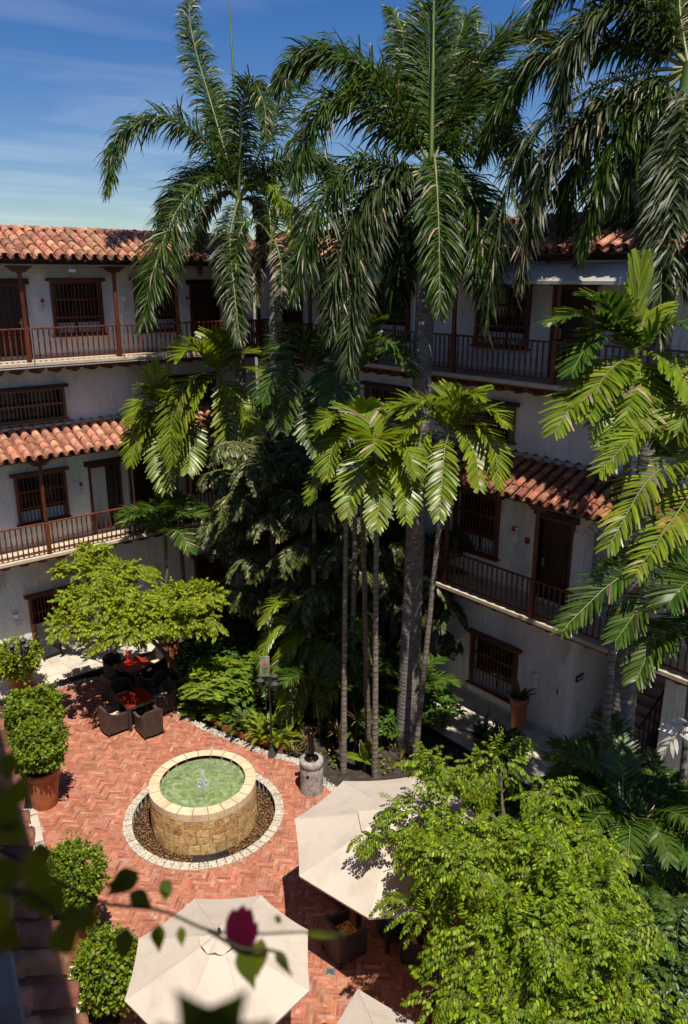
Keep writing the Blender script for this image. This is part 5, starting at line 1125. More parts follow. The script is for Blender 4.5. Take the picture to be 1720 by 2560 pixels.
def trunk(root, pts, r, mt, off, rings=0.0, n=12, name='trunk', swell=0.0):
    c = smooth_curve(np.asarray(pts, float) - np.asarray(off), 26); rad = np.interp(np.linspace(0, 1, 26), np.linspace(0, 1, len(r)), r)
    m_ = MB().tube(c, rad, n)
    o = m_.build(name, M[mt], root, smooth=True)
    if rings:
        seg = np.r_[0, np.cumsum(np.linalg.norm(np.diff(c, axis=0), axis=1))]; d = 0.12; mr = MB()
        while d < seg[-1] - 0.05:
            p = np.array([np.interp(d, seg, c[:, i]) for i in range(3)]); p2 = np.array([np.interp(d + 0.018, seg, c[:, i]) for i in range(3)]); rr_ = np.interp(d, seg, rad)
            mr.tube([p, p2], [rr_ * 1.07, rr_ * 1.02], n); d += rings * random.uniform(0.8, 1.25)
        tag(mr.build('leaf_scars', M['ring'], o, smooth=True), kind='stuff')
    return o
def palm_root(name, base, label, cat='palm tree', group=None):
    t = empty(name, tuple(base)); tag(t, label, cat, group); return t

# ------------------------------------------------------------------ royal palms
def px_frond(t, crown, pl, dd, off, mt='royal', **k):
    """frond through surveyed points; dd = metres nearer (-) / farther (+) than the crown at the tip"""
    d0 = depth(crown); m = len(pl); pts = [np.array(crown)]
    for i, (x, y) in enumerate(pl): pts.append(at(x, y, d=d0 + dd * ((i + 1) / m) ** 1.0))
    return mk_frond(t, pts, mt, off, **k)
RK = dict(n=300, L=1.12, Wd=0.038, a0=72, a1=30, droop=1.0, plum=32, vee=2, s0=0.10, r0=0.045, jit=0.15, dry=0.03)
def royal(label, base, mid, crown_px, trunk_r, spec, tm='royaltrunk', shaft=(0.13, 0.2), kw=None, mt='royal', cd=None, shaft_len=1.5):
    b = np.array(base); d = cd or depth(b)
    cr = at(crown_px[0], crown_px[1], d=cd) if cd else None
    t = palm_root('royal_palm', b, label)
    sh0 = cr + np.array([0, 0, -shaft_len]) + (b - cr) * np.array([1, 1, 0]) * shaft_len / (cr[2] - b[2])
    trunk(t, [b - [0, 0, 0.1], b + (sh0 - b) * 0.33, b + (sh0 - b) * 0.66, sh0], trunk_r, tm, b)
    trunk(t, [sh0, sh0 + (cr - sh0) * 0.5, cr + [0, 0, 0.1]], [shaft[1], shaft[0] * 1.2, shaft[0] * 0.7], 'crownshaft', b, name='crownshaft')
    for (pl, dd, *ex) in spec:
        k = dict(kw or RK); k['seed'] = random.randrange(10 ** 6); m2 = mt
        if ex: k.update(ex[0]); m2 = k.pop('mt', mt)
        px_frond(t, cr, pl, dd, b, m2, **k)
    return t, cr, b
GR = dict(mt='royal_gray', dry=0.12)
t, cr, b = royal('tall royal palm at left whose crown stands against the open sky', (13.1, 21.1, 0), None, (597, 500), [0.24, 0.19, 0.17, 0.17], [
    ([(520, 360), (430, 300), (340, 310), (285, 380), (270, 480)], -1.5),
    ([(560, 370), (525, 250), (490, 130), (472, 30), (490, -30)], 0.6, dict(L=0.8)),
    ([(540, 440), (460, 500), (405, 610), (375, 720), (360, 810)], -2.0, dict(L=1.2)),
    ([(590, 520), (575, 600), (585, 720), (600, 850)], -2.2, dict(L=0.9, mt='royal_gray')),
    ([(600, 380), (605, 270), (630, 205), (660, 260), (665, 350)], -2.2, dict(L=0.7)),
    ([(650, 380), (710, 240), (780, 150), (850, 130), (910, 180)], 0.8),
    ([(650, 440), (720, 400), (790, 400), (850, 450)], -0.5),
    ([(640, 450), (690, 480), (725, 540), (735, 620)], -1.5, dict(L=0.55, mt='xmas')),
    ([(560, 430), (500, 430), (440, 480), (400, 560)], 1.5),
    ([(570, 400), (545, 300), (540, 230), (520, 200)], 1.5, dict(L=0.6)),
    ([(560, 480), (520, 520), (490, 600), (500, 680)], 1.2, dict(dry=0.5, L=0.5)),
    ([(640, 500), (660, 570), (650, 660)], 1.0, dict(dry=0.5, L=0.5)),
], cd=23.8, shaft_len=1.7)
MB().tube([cr - b, at(583, 180, d=23.8) - b, at(571, -40, d=23.8) - b], [0.06, 0.035, 0.02], 6).build('spear', M['crownshaft'], t, smooth=True)
t, cr, b = royal('shaggy thin palm with rough trunk between the two big royal palms', (12.9, 18.9, 0), None, (680, 600), [0.15, 0.12, 0.11, 0.11], [
    ([(650, 560), (610, 560), (590, 640), (600, 740)], -0.8), ([(700, 540), (745, 520), (770, 600), (775, 690)], -0.8), ([(690, 500), (720, 430), (770, 420)], 0.5),
    ([(670, 500), (650, 430), (620, 420)], 0.5), ([(690, 610), (705, 680), (700, 780)], -1.2, dict(mt='royal_gray', dry=0.3)), ([(660, 620), (640, 680), (645, 760)], 0.8, dict(mt='royal_gray', dry=0.4)),
    ([(710, 580), (760, 610), (800, 720), (805, 800)], -1.0),
], tm='royaltrunk', cd=22.9, shaft_len=0.7, shaft=(0.08, 0.1), kw=dict(RK, n=70, L=0.55))
t, cr, b = royal('tall royal palm in the middle with stout ringed grey trunk', (13.0, 12.9, 0), None, (1078, 420), [0.33, 0.25, 0.24, 0.23], [
    ([(1010, 290), (920, 180), (830, 130), (740, 150), (690, 220)], -0.4),
    ([(990, 340), (900, 260), (820, 260), (765, 340), (740, 470)], -0.8),
    ([(1000, 420), (900, 410), (820, 480), (765, 600), (735, 740)], -0.8),
    ([(1020, 450), (940, 520), (890, 640), (875, 780), (870, 930)], -0.9, dict(L=0.95, mt='royal_gray')),
    ([(1085, 390), (1092, 460), (1098, 600), (1100, 780)], -1.1, dict(L=0.85)),
    ([(1078, 270), (1075, 130), (1085, 10), (1100, -80)], 0.3, dict(L=0.95, droop=0.5)),
    ([(1130, 290), (1200, 150), (1290, 80), (1380, 100)], 0.6, dict(droop=0.4)),
    ([(1170, 360), (1260, 330), (1320, 420), (1340, 570)], -0.6),
    ([(1140, 430), (1190, 520), (1205, 640), (1210, 740)], -0.6),
    ([(1020, 280), (960, 190), (900, 190), (860, 260)], 1.6),
    ([(1010, 440), (950, 470), (880, 560), (840, 700), (830, 830)], -0.6, dict(mt='royal_gray')),
    ([(1060, 440), (1020, 540), (1000, 660), (990, 760)], 1.4),
    ([(1120, 320), (1180, 220), (1240, 220), (1280, 300)], 1.8),
    ([(1040, 300), (1010, 130), (1000, 60), (970, 20)], 1.2, dict(L=0.7)),
    ([(1110, 300), (1140, 120), (1170, 40)], 1.0),
    ([(1050, 430), (1000, 450), (940, 520), (900, 620)], 2.0),
    ([(1120, 440), (1150, 540), (1150, 660)], 1.6),
], cd=18.0, shaft_len=1.9, shaft=(0.17, 0.24))
MB().tube([cr - b, at(1083, 150, d=18.0) - b, at(1086, -60, d=18.0) - b], [0.07, 0.04, 0.02], 6).build('spear', M['crownshaft'], t, smooth=True)
t, cr, b = royal('royal palm at the right edge with drooping dusty fronds', (13.9, 7.35, 0), None, (1722, 170), [0.30, 0.23, 0.21, 0.20], [
    ([(1600, 180), (1450, 240), (1330, 340), (1265, 480), (1230, 680), (1215, 830)], 1.2, dict(L=1.0, n=120, mt='royal_gray')),
    ([(1600, 220), (1470, 290), (1370, 400), (1320, 560), (1300, 720)], 1.2, dict(L=0.9, mt='royal_gray', dry=0.2)),
    ([(1640, 250), (1570, 300), (1510, 420), (1470, 560), (1450, 650)], 0.8, dict(L=0.7)),
    ([(1640, 80), (1560, 20), (1480, 40), (1420, 150), (1400, 280)], 0.2, dict(mt='royal_gray')),
    ([(1700, 300), (1670, 450), (1655, 640), (1650, 850)], -0.3, dict(mt='royal_gray', L=0.75)),
    ([(1600, 120), (1450, 110), (1330, 160), (1240, 280), (1200, 400)], 1.8, dict(L=1.0)),
    ([(1660, 80), (1600, -40), (1500, -90), (1400, -40), (1330, 60)], 0.8),
    ([(1700, 40), (1690, -120), (1640, -200)], 0.5),
    ([(1720, 350), (1712, 520), (1705, 720)], -0.3, dict(mt='royal_gray')),
    ([(1800, 60), (1900, 40), (1990, 160)], 0.8), ([(1760, 60), (1820, -80), (1900, -120)], 0.8), ([(1690, 240), (1620, 300), (1580, 420), (1570, 560)], 1.2, dict(mt='royal')),
    ([(1620, 230), (1540, 260), (1470, 340), (1420, 470), (1410, 560)], 1.6, dict(mt='royal')),
], cd=15.0, shaft_len=1.8, shaft=(0.16, 0.22))

# ------------------------------------------------------------------ slender bright palms
XK = dict(n=38, L=0.66, Wd=0.062, a0=62, a1=36, droop=0.32, plum=3, vee=14, s0=0.10, r0=0.022, tip=0.45, jit=0.05, dry=0.025, K=3, wrn=0.10)
def slim_palm(label, base, top, nf=8, L=1.35, ph=0.0, mt='xmas', kw=None, tr=(0.085, 0.065, 0.055), els=(80, 64, 48, 30), bend=140, shaft=0.55, tm='thintrunk', lean=None, group='slender ringed palms', name='slender_palm', spear=True, rings=0.14):
    b = np.array(base, float); c = np.array(top, float)
    t = palm_root(name, b, label, 'palm tree', group)
    ax = nrm(c - b); s0_ = c - ax * shaft
    mid = (b + s0_) / 2 + (np.array(lean) if lean else 0)
    trunk(t, [b - [0, 0, 0.1], mid, s0_], tr, tm, b, rings=rings, n=10)
    trunk(t, [s0_, c - ax * shaft * 0.4, c + ax * 0.05], [tr[-1] * 1.25, tr[-1] * 1.05, tr[-1] * 0.55], 'crownshaft', b, name='crownshaft', n=8)
    for i in range(nf):
        az = ph + i * 2.39996; el = els[i % len(els)] + random.uniform(-7, 7); l = L * random.uniform(0.88, 1.1)
        k = dict(XK); k.update(kw or {}); k['seed'] = random.randrange(10 ** 6)
        mk_frond(t, auto_pts(c, az, el, l, bend + random.uniform(-12, 16)), mt, b, **k)
    return t, c, b
def gp(x, y): return at(x, y, z=0)
def top_at(base, px): # crown above base, at surveyed height (same distance as base)
    return at(px[0], px[1], d=None or depth_for(base, px))
def depth_for(base, px):
    # the crown stands on the same bearing plane: solve depth so that horizontal distance equals that of the base
    hb = math.hypot(base[0], base[1]); r = at(px[0], px[1], d=1.0) - _C; return hb / math.hypot(r[0], r[1])
def slim(label, gpx, cpx, **k):
    b = gp(*gpx); return slim_palm(label, b, top_at(b, cpx), **k)
XP = dict(XK, L=0.72, n=40)
def px_slim(res, pls, step=-0.3, mt='xmas', **kk):
    t_, c_, b_ = res; d0 = depth(c_)
    for pl in pls: mk_frond(t_, [c_] + [at(x, y, d=d0 + step * (i + 1)) for i, (x, y) in enumerate(pl)], mt, b_, **dict(XP, seed=random.randrange(10 ** 6), **kk))
PC1 = slim('slender palm with the leftmost of the pale ringed trunks near the statue', (858, 1925), (866, 1225), nf=3, L=1.0, ph=2.8, kw=dict(L=0.5), tr=(0.09, 0.06, 0.052))
px_slim(PC1, [[(838, 1190), (800, 1200), (772, 1255)], [(850, 1175), (815, 1160), (785, 1180)], [(895, 1190), (925, 1205)], [(870, 1170), (865, 1120)]], -0.15, L=0.42, Wd=0.05, n=30)
PC2 = slim('slender palm with reddish trunk between two pale trunks', (922, 1905), (902, 1110), nf=2, L=1.4, ph=0.4, kw=dict(L=0.75), tm='browntrunk')
px_slim(PC2, [[(865, 1075), (830, 1120), (818, 1195)], [(898, 1120), (888, 1180), (882, 1250)], [(935, 1075), (970, 1100), (985, 1160)], [(870, 1060), (835, 1040), (805, 1070)], [(905, 1050), (915, 1005)]], -0.3, L=0.5, n=36, Wd=0.052)
PC3 = slim('slender palm with pale ringed trunk just above the large parasol', (937, 1945), (942, 1140), nf=2, L=1.45, ph=1.5, kw=dict(L=0.8))
px_slim(PC3, [[(985, 1140), (1012, 1210), (1015, 1300)], [(955, 1180), (950, 1240), (940, 1320)], [(905, 1150), (880, 1210), (868, 1290)], [(975, 1110), (1020, 1130), (1040, 1190)]], -0.3, L=0.5, n=36, Wd=0.052)
PC4 = slim('slender palm whose ringed trunk leans to the right beside the stout grey trunk', (1035, 1915), (1122, 1085), nf=2, L=1.6, ph=0.2, kw=dict(L=0.8), bend=145)
px_slim(PC4, [[(1080, 1045), (1025, 1065), (985, 1115)], [(1065, 1085), (1038, 1160), (1030, 1250)], [(1112, 1120), (1105, 1200), (1098, 1295)], [(1155, 1080), (1188, 1140), (1198, 1220)], [(1170, 1040), (1225, 1025), (1265, 1065)], [(1185, 1060), (1235, 1120), (1245, 1215)], [(1130, 1010), (1165, 985), (1210, 1000)], [(1095, 1015), (1050, 1005), (1005, 1045)]], -0.3, L=0.5, n=36, Wd=0.052)
P5 = slim('bright palm in front of the left balcony, below the royal palm crown', (625, 1600), (548, 935), nf=3, L=1.8, ph=0.9, kw=dict(L=0.9, Wd=0.062), bend=135)
px_slim(P5, [[(515, 890), (480, 858), (455, 880)], [(490, 940), (440, 1000), (425, 1090), (430, 1160)], [(562, 1000), (575, 1090), (590, 1210)], [(600, 920), (650, 930), (690, 985)], [(545, 880), (560, 840), (590, 830)], [(500, 970), (450, 1060), (440, 1130)], [(580, 980), (625, 1040), (640, 1130)]])
P5a = slim('bright palm with dark thin trunk crossing the left lower balcony', (470, 1600), (428, 1030), nf=4, L=1.4, ph=2.2, kw=dict(L=0.8, Wd=0.058), tm='browntrunk', rings=0.2)
px_slim(P5a, [[(390, 1000), (350, 1010), (325, 1060)], [(385, 1040), (345, 1090), (330, 1160)], [(410, 1080), (405, 1150), (415, 1225)], [(400, 990), (385, 950), (400, 920)], [(460, 1060), (475, 1130), (470, 1180)]])
slim('short green palm rising behind the yellow-green tree', (425, 1640), (412, 1330), nf=11, L=1.7, ph=0.5, mt='midgreen', kw=dict(L=0.65, Wd=0.05), bend=110, tr=(0.07, 0.06, 0.055))
PC8 = slim('dark green palm with smooth green stem behind the slender trunks', (880, 1800), (893, 930), nf=3, L=1.7, ph=1.1, mt='midgreen', kw=dict(L=0.8, Wd=0.06), bend=115)
px_slim(PC8, [[(930, 860), (985, 865), (1035, 935)], [(900, 870), (915, 820), (940, 800)], [(860, 900), (840, 960), (845, 1030)]], -0.3, 'midgreen', L=0.75)
PC7 = slim('green palm below the middle royal palm, drooping over the dark shrubs', (780, 1760), (790, 930), nf=3, L=1.6, ph=3.0, mt='midgreen', kw=dict(L=0.75, Wd=0.055), bend=120)
px_slim(PC7, [[(745, 885), (690, 930), (655, 1005)], [(800, 960), (790, 1040), (800, 1130)], [(740, 920), (710, 990), (705, 1070)], [(830, 960), (860, 1040), (865, 1110)], [(770, 870), (730, 850), (690, 870)]], -0.35, 'midgreen', L=0.8)
PCr = slim('large bright palm at right with an upright new frond', (1488, 2150), (1590, 890), nf=2, L=1.3, ph=0.3, kw=dict(L=0.6), tr=(0.095, 0.075, 0.065))
px_slim(PCr, [[(1540, 830), (1455, 790), (1365, 810)], [(1530, 850), (1470, 865), (1430, 930)], [(1650, 820), (1705, 815), (1760, 850)], [(1620, 960), (1640, 1040), (1655, 1120)], [(1560, 830), (1520, 760), (1470, 740)]], -0.25, 'midgreen', L=0.62, Wd=0.055)
px_slim(PCr, [[(1550, 905), (1505, 950), (1470, 1040)], [(1525, 940), (1440, 1000), (1388, 1080)], [(1600, 930), (1600, 1010), (1590, 1090)], [(1650, 890), (1700, 930), (1730, 1000)], [(1580, 950), (1545, 1030), (1530, 1120)]], -0.35, L=0.66, n=44, Wd=0.05)
t, c, b = PCr
mk_frond(t, [c, at(1592, 800, d=depth(c) - 0.1), at(1597, 715, d=depth(c) - 0.15), at(1600, 670, d=depth(c) - 0.15)], 'xmas', b, **dict(XK, a0=20, a1=9, L=0.75, droop=0.02, vee=3, n=44, Wd=0.055, s0=0.25, seed=5, dry=0, jit=0.02, tip=0.6))
# extra foreground fronds of the same clump on the right edge
t, c, b = slim_palm('bright palm entering from the right edge in front of the shaded wing', (13.6, 5.7, 0), at(1790, 1010, d=13.6), nf=4, L=1.7, ph=2.3, kw=dict(L=0.7, Wd=0.045, n=56), bend=115, els=(45, 30, 12, 20))
for pl in ([(1720, 1130), (1620, 1200), (1520, 1370)], [(1700, 1080), (1600, 1080), (1500, 1180)], [(1740, 1200), (1660, 1330), (1590, 1430)]):
    mk_frond(t, [c] + [at(x, y, d=13.6 - 0.5 * (i + 1)) for i, (x, y) in enumerate(pl)], 'xmas', b, **dict(XK, L=0.64, Wd=0.046, n=54, droop=0.4, seed=random.randrange(10 ** 6)))
t, c, b = slim_palm('deep green palm with wide fronds at the right edge, lower than the bright one', (13.0, 5.2, 0), at(1800, 1480, d=13.0), nf=7, L=1.9, ph=1.3, mt='midgreen', kw=dict(L=0.75, Wd=0.045, n=60), bend=85, els=(40, 20, 5))
for pl in ([(1690, 1450), (1560, 1440), (1450, 1530), (1405, 1580)], [(1720, 1560), (1640, 1600), (1590, 1700)], [(1700, 1500), (1620, 1500), (1540, 1600)]):
    mk_frond(t, [c] + [at(x, y, d=13.0 - 0.3 * (i + 1)) for i, (x, y) in enumerate(pl)], 'midgreen', b, **dict(XK, L=0.62, Wd=0.04, n=66, seed=random.randrange(10 ** 6)))

# ------------------------------------------------------------------ clumping palms (no clear trunk)
def clump(label, base, nf, L, mt, el=(75, 35), kw=None, spread=0.25, ph=0.0, bend=80, name='clumping_palm', cat='palm tree', group=None, h0=0.0, sector=None):
    b = np.array(base, float); t = palm_root(name, b, label, cat, group)
    st = MB()
    for i in range(max(3, nf // 3)):
        a = i * 2.4 + ph; p = b + [spread * math.cos(a), spread * math.sin(a), 0]; st.tube([p - b - [0, 0, 0.05], (p - b) * 1.2 + [0, 0, 0.3 + h0 * 0.6], (p - b) * 1.4 + [0, 0, 0.5 + h0]], [0.035, 0.03, 0.018], 7)
    st.build('stems', M['crownshaft'], t, smooth=True)
    for i in range(nf):
        az = (ph + i * 2.39996) if sector is None else sector[0] + (sector[1] - sector[0]) * ((i * 0.618) % 1.0); k = dict(XK, n=44, L=0.45, Wd=0.035, tip=0.08, droop=0.35); k.update(kw or {}); k['seed'] = random.randrange(10 ** 6)
        e = el[0] + (el[1] - el[0]) * ((i * 0.37) % 1.0)
        mk_frond(t, auto_pts(b + [spread * math.cos(az) * 0.8, spread * math.sin(az) * 0.8, 0.3 + h0], az, e, L * random.uniform(0.75, 1.1), bend * random.uniform(0.8, 1.2)), mt, b, **k)
    return t
clump('feathery palm clump to the right of the yellow-green tree', gp(560, 1690), 12, 1.3, 'midgreen', kw=dict(L=0.35, Wd=0.026), ph=0.3)
clump_t = clump('big-fronded palm clump over the planter boxes, sunlit frond tips hanging', gp(815, 1815), 9, 2.2, 'midgreen', el=(80, 45), kw=dict(L=0.6, Wd=0.045, n=60), bend=105, ph=1.0, h0=0.7)
tb, cb_ = clump_t, at(828, 1585, d=21.9)
for pl in ([(770, 1545), (700, 1560), (660, 1620), (655, 1690)], [(780, 1600), (735, 1650), (715, 1730), (712, 1800)], [(800, 1620), (765, 1670), (745, 1740), (742, 1800)], [(830, 1640), (820, 1700), (800, 1780)], [(860, 1600), (895, 1640), (912, 1720)], [(790, 1560), (740, 1590), (705, 1650), (690, 1700)], [(850, 1560), (880, 1540), (915, 1580), (930, 1650)], [(800, 1540), (740, 1500), (690, 1510), (650, 1560)]):
    mk_frond(tb, [cb_] + [at(x, y, d=21.9 - 0.22 * (i + 1)) for i, (x, y) in enumerate(pl)], 'xmas', np.array(tb.location), **dict(XK, L=0.62, Wd=0.045, n=60, a0=55, droop=0.7, seed=random.randrange(10 ** 6)))
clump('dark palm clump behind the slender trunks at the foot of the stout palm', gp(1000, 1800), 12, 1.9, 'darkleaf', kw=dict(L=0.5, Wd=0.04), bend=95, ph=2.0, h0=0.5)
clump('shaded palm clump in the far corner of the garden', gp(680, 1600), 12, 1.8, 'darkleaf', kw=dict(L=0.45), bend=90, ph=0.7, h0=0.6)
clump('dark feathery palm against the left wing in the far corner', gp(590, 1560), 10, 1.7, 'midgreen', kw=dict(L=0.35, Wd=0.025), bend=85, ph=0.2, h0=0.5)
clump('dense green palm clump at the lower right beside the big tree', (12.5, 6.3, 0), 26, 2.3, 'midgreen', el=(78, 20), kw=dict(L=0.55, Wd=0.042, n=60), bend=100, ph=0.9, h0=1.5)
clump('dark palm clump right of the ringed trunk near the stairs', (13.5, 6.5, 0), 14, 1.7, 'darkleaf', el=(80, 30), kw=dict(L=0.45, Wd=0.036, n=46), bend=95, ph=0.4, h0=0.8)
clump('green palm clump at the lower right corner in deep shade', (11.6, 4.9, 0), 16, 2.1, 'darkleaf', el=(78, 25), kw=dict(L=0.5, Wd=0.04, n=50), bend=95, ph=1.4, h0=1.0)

# ------------------------------------------------------------------ fishtail palms: bipinnate leaves of ragged wedges
def fish_frond(pts, npin=14, pl=0.8, seed=0):
    g = np.random.default_rng(seed); c = smooth_curve(pts, 30); T = nrm(np.gradient(c, axis=0)); ch = MB().tube(c[::3], np.linspace(0.03, 0.008, 10), 5, 1, cap=False).c
    hz = np.array([c[-1, 0] - c[0, 0], c[-1, 1] - c[0, 1], 0.0]) + 1e-3; side = nrm(np.cross(nrm(hz), UP))
    P, D, N, LL = [], [], [], []
    for i in range(npin):
        s = 0.2 + 0.8 * (i + 0.5) / npin; j = int(s * 29); L_ = pl * (1 - 0.5 * abs(s - 0.45)) * g.uniform(0.8, 1.15)
        for sg in (-1, 1):
            d = nrm(T[j] * 0.5 + sg * side * g.uniform(0.7, 1.0) + UP * g.uniform(-0.1, 0.25)); p = c[j].copy(); st = [p.copy()]
            m = 9
            for q in range(m):
                d = nrm(d - UP * 0.17); p = p + d * L_ / m; st.append(p.copy()); perp = nrm(np.cross(d, UP) + 1e-4)
                for s2 in (-1, 1):
                    P.append(p); D.append(nrm(d * 0.8 + s2 * perp * 0.75 - UP * g.uniform(0.0, 0.5))); N.append(nrm(UP + g.normal(0, 0.35, 3))); LL.append(0.2 * g.uniform(0.7, 1.25))
            ch += MB().tube(np.array(st)[::3], [0.012, 0.009, 0.006, 0.004][:len(st[::3])], 4, 1, cap=False).c
    P, D, N, LL = map(np.array, (P, D, N, LL)); S = nrm(np.cross(D, N)); L1 = LL[:, None]
    V = np.stack([P, P + D * L1 * 0.5 + S * L1 * 0.24, P + D * L1 * 0.5 - S * L1 * 0.2, P + D * L1 * 1.05 + S * L1 * 0.30 - UP * L1 * 0.15, P + D * L1 * 0.8 + S * L1 * 0.05 - UP * L1 * 0.08, P + D * L1 * 0.9 - S * L1 * 0.26 - UP * L1 * 0.12], 1)
    tr_ = np.array([[0, 1, 2], [1, 3, 4], [1, 4, 2], [2, 4, 5]]); n = len(P); g2 = g.random(n) < 0.05
    for flag, mi in ((False, 0), (True, 2)):
        sel = np.where(g2 == flag)[0]
        if len(sel): ch.append((V[sel].reshape(-1, 3), (tr_[None] + (np.arange(len(sel)) * 6)[:, None, None]).reshape(-1, 3), mi))
    return ch
def fishtail(label, base, tiers, ph):
    b = np.array(base, float); t = palm_root('fishtail_palm', b, label, 'palm tree', 'fishtail palms')
    top = max(z for z, _, _ in tiers); trunk(t, [b - [0, 0, 0.1], b + [0.05, 0, top / 2], b + [0, 0, top + 0.2]], (0.14, 0.12, 0.07), 'browntrunk', b, n=10)
    i = 0
    for (z, nf, L) in tiers:
        for q in range(nf):
            az = ph + i * 2.39996; i += 1
            o = link_mesh('frond', fastmesh('frond', fish_frond(auto_pts(np.array([0, 0, z]), az, random.uniform(20, 50), L * random.uniform(0.85, 1.15), 85), seed=random.randrange(10 ** 6))), [M['fish'], M['rachis'], M['dry']], t)
fishtail('dusty fishtail palm with drooping ragged leaves left of the slender trunks', gp(690, 1700), [(7.0, 5, 1.9), (6.0, 5, 2.0), (5.0, 5, 2.0), (3.9, 5, 1.9), (2.8, 4, 1.6)], 0.4)
fishtail('dark fishtail palm right behind the slender trunks', gp(840, 1730), [(5.6, 5, 1.9), (4.6, 5, 1.9), (3.6, 5, 1.8), (2.5, 5, 1.7)], 1.3)
fishtail('dark fishtail palm against the right wing behind the stout trunk', gp(1075, 1700), [(4.6, 5, 1.5), (3.6, 5, 1.6), (2.6, 5, 1.5), (1.6, 4, 1.3)], 2.1)
fishtail('small fishtail palm in the shade of the far corner', gp(760, 1640), [(7.2, 4, 1.5), (5.2, 5, 1.8), (4.0, 5, 1.7), (2.8, 4, 1.4)], 0.9)
t = empty('withered_frond', tuple(at(640, 1010, d=24.2))); tag(t, 'withered white frond hanging beside the rough thin trunk', 'dead frond')
b = np.array(t.location); M['drywhite'] = leafmat('silvery_dry_leaf', (0.35, 0.30, 0.26), (0.5, 0.46, 0.42), (0.62, 0.58, 0.55), 0.6, 0.15, 0.3, 0.0)
mk_frond(t, [b, at(625, 1010, d=24.1), at(625, 1050, d=24.0), at(645, 1100, d=24.0)], 'drywhite', b, **dict(XK, n=16, L=0.62, Wd=0.06, dry=0.2, droop=1.2, seed=9, tip=0.1, jit=0.3))
t = empty('withered_frond', tuple(at(1790, 1800, d=12.6))); tag(t, 'withered silvery frond hanging at the right edge', 'dead frond')
b = np.array(t.location); mk_frond(t, [b, at(1735, 1810, d=12.5), at(1690, 1840, d=12.4), at(1660, 1880, d=12.4)], 'drywhite', b, **dict(XK, n=12, L=0.36, Wd=0.06, dry=0, seed=4, tip=0.1, jit=0.3))

# ------------------------------------------------------------------ leafy trees, shrubs and pots
def rand_dir(n, g): return nrm(g.normal(0, 1, (n, 3)))
def sprigs(P, D, g, np_=6, L=0.28, leaf=(0.062, 0.036), hang=0.35):
    """pinnate sprays: arrays of leaves along short arching twigs; returns leaf arrays and twig chunks"""
    n = len(P); D = nrm(D); LP, LD, LN, LL = [], [], [], []; tw = [P.copy()]; p = P.copy(); d = D.copy(); Ls = L * g.uniform(0.7, 1.25, n)[:, None]
    for k in range(np_):
        d = nrm(d - UP * hang / np_ * 1.6); p = p + d * Ls / np_; tw.append(p.copy()); S = nrm(np.cross(d, UP) + 1e-4)
        for sg in (-1, 1):
            LP.append(p + g.normal(0, 0.004, p.shape)); LD.append(nrm(d * 0.55 + sg * S * 0.8 - UP * g.uniform(0.1, 0.7, (n, 1)))); LN.append(nrm(UP * 0.9 + S * sg * 0.25 + g.normal(0, 0.28, p.shape))); LL.append(leaf[0] * g.uniform(0.75, 1.2, n) * (1 - 0.25 * (k == np_ - 1)))
    LP.append(p); LD.append(d); LN.append(nrm(UP + g.normal(0, 0.3, p.shape))); LL.append(leaf[0] * g.uniform(0.8, 1.2, n))
    LP, LD, LN, LL = map(np.concatenate, (LP, LD, LN, LL)); tw = np.stack(tw, 1)
    # twigs as thin three-sided strips
    m = tw.shape[1]; a = np.array([[0.0018, 0, 0.001], [-0.0018, 0.0012, 0.001], [0, -0.0012, -0.002]]); V = (tw[:, :, None] + a[None, None]).reshape(-1, 3); F = []
    for k in range(m - 1):
        for j in range(3): F.append([k * 3 + j, k * 3 + (j + 1) % 3, k * 3 + 3 + (j + 1) % 3, k * 3 + 3 + j])
    F = (np.array(F)[None] + (np.arange(n) * m * 3)[:, None, None]).reshape(-1, 4)
    return (LP, LD, LN, LL), (V, F, 1)
def branch_path(a, b, sagz=0.15, g=None):
    a, b = np.array(a, float), np.array(b, float); m = (a + b) / 2 + np.array([g.normal(0, 0.08), g.normal(0, 0.08), sagz]); return smooth_curve([a, m, b], 9)
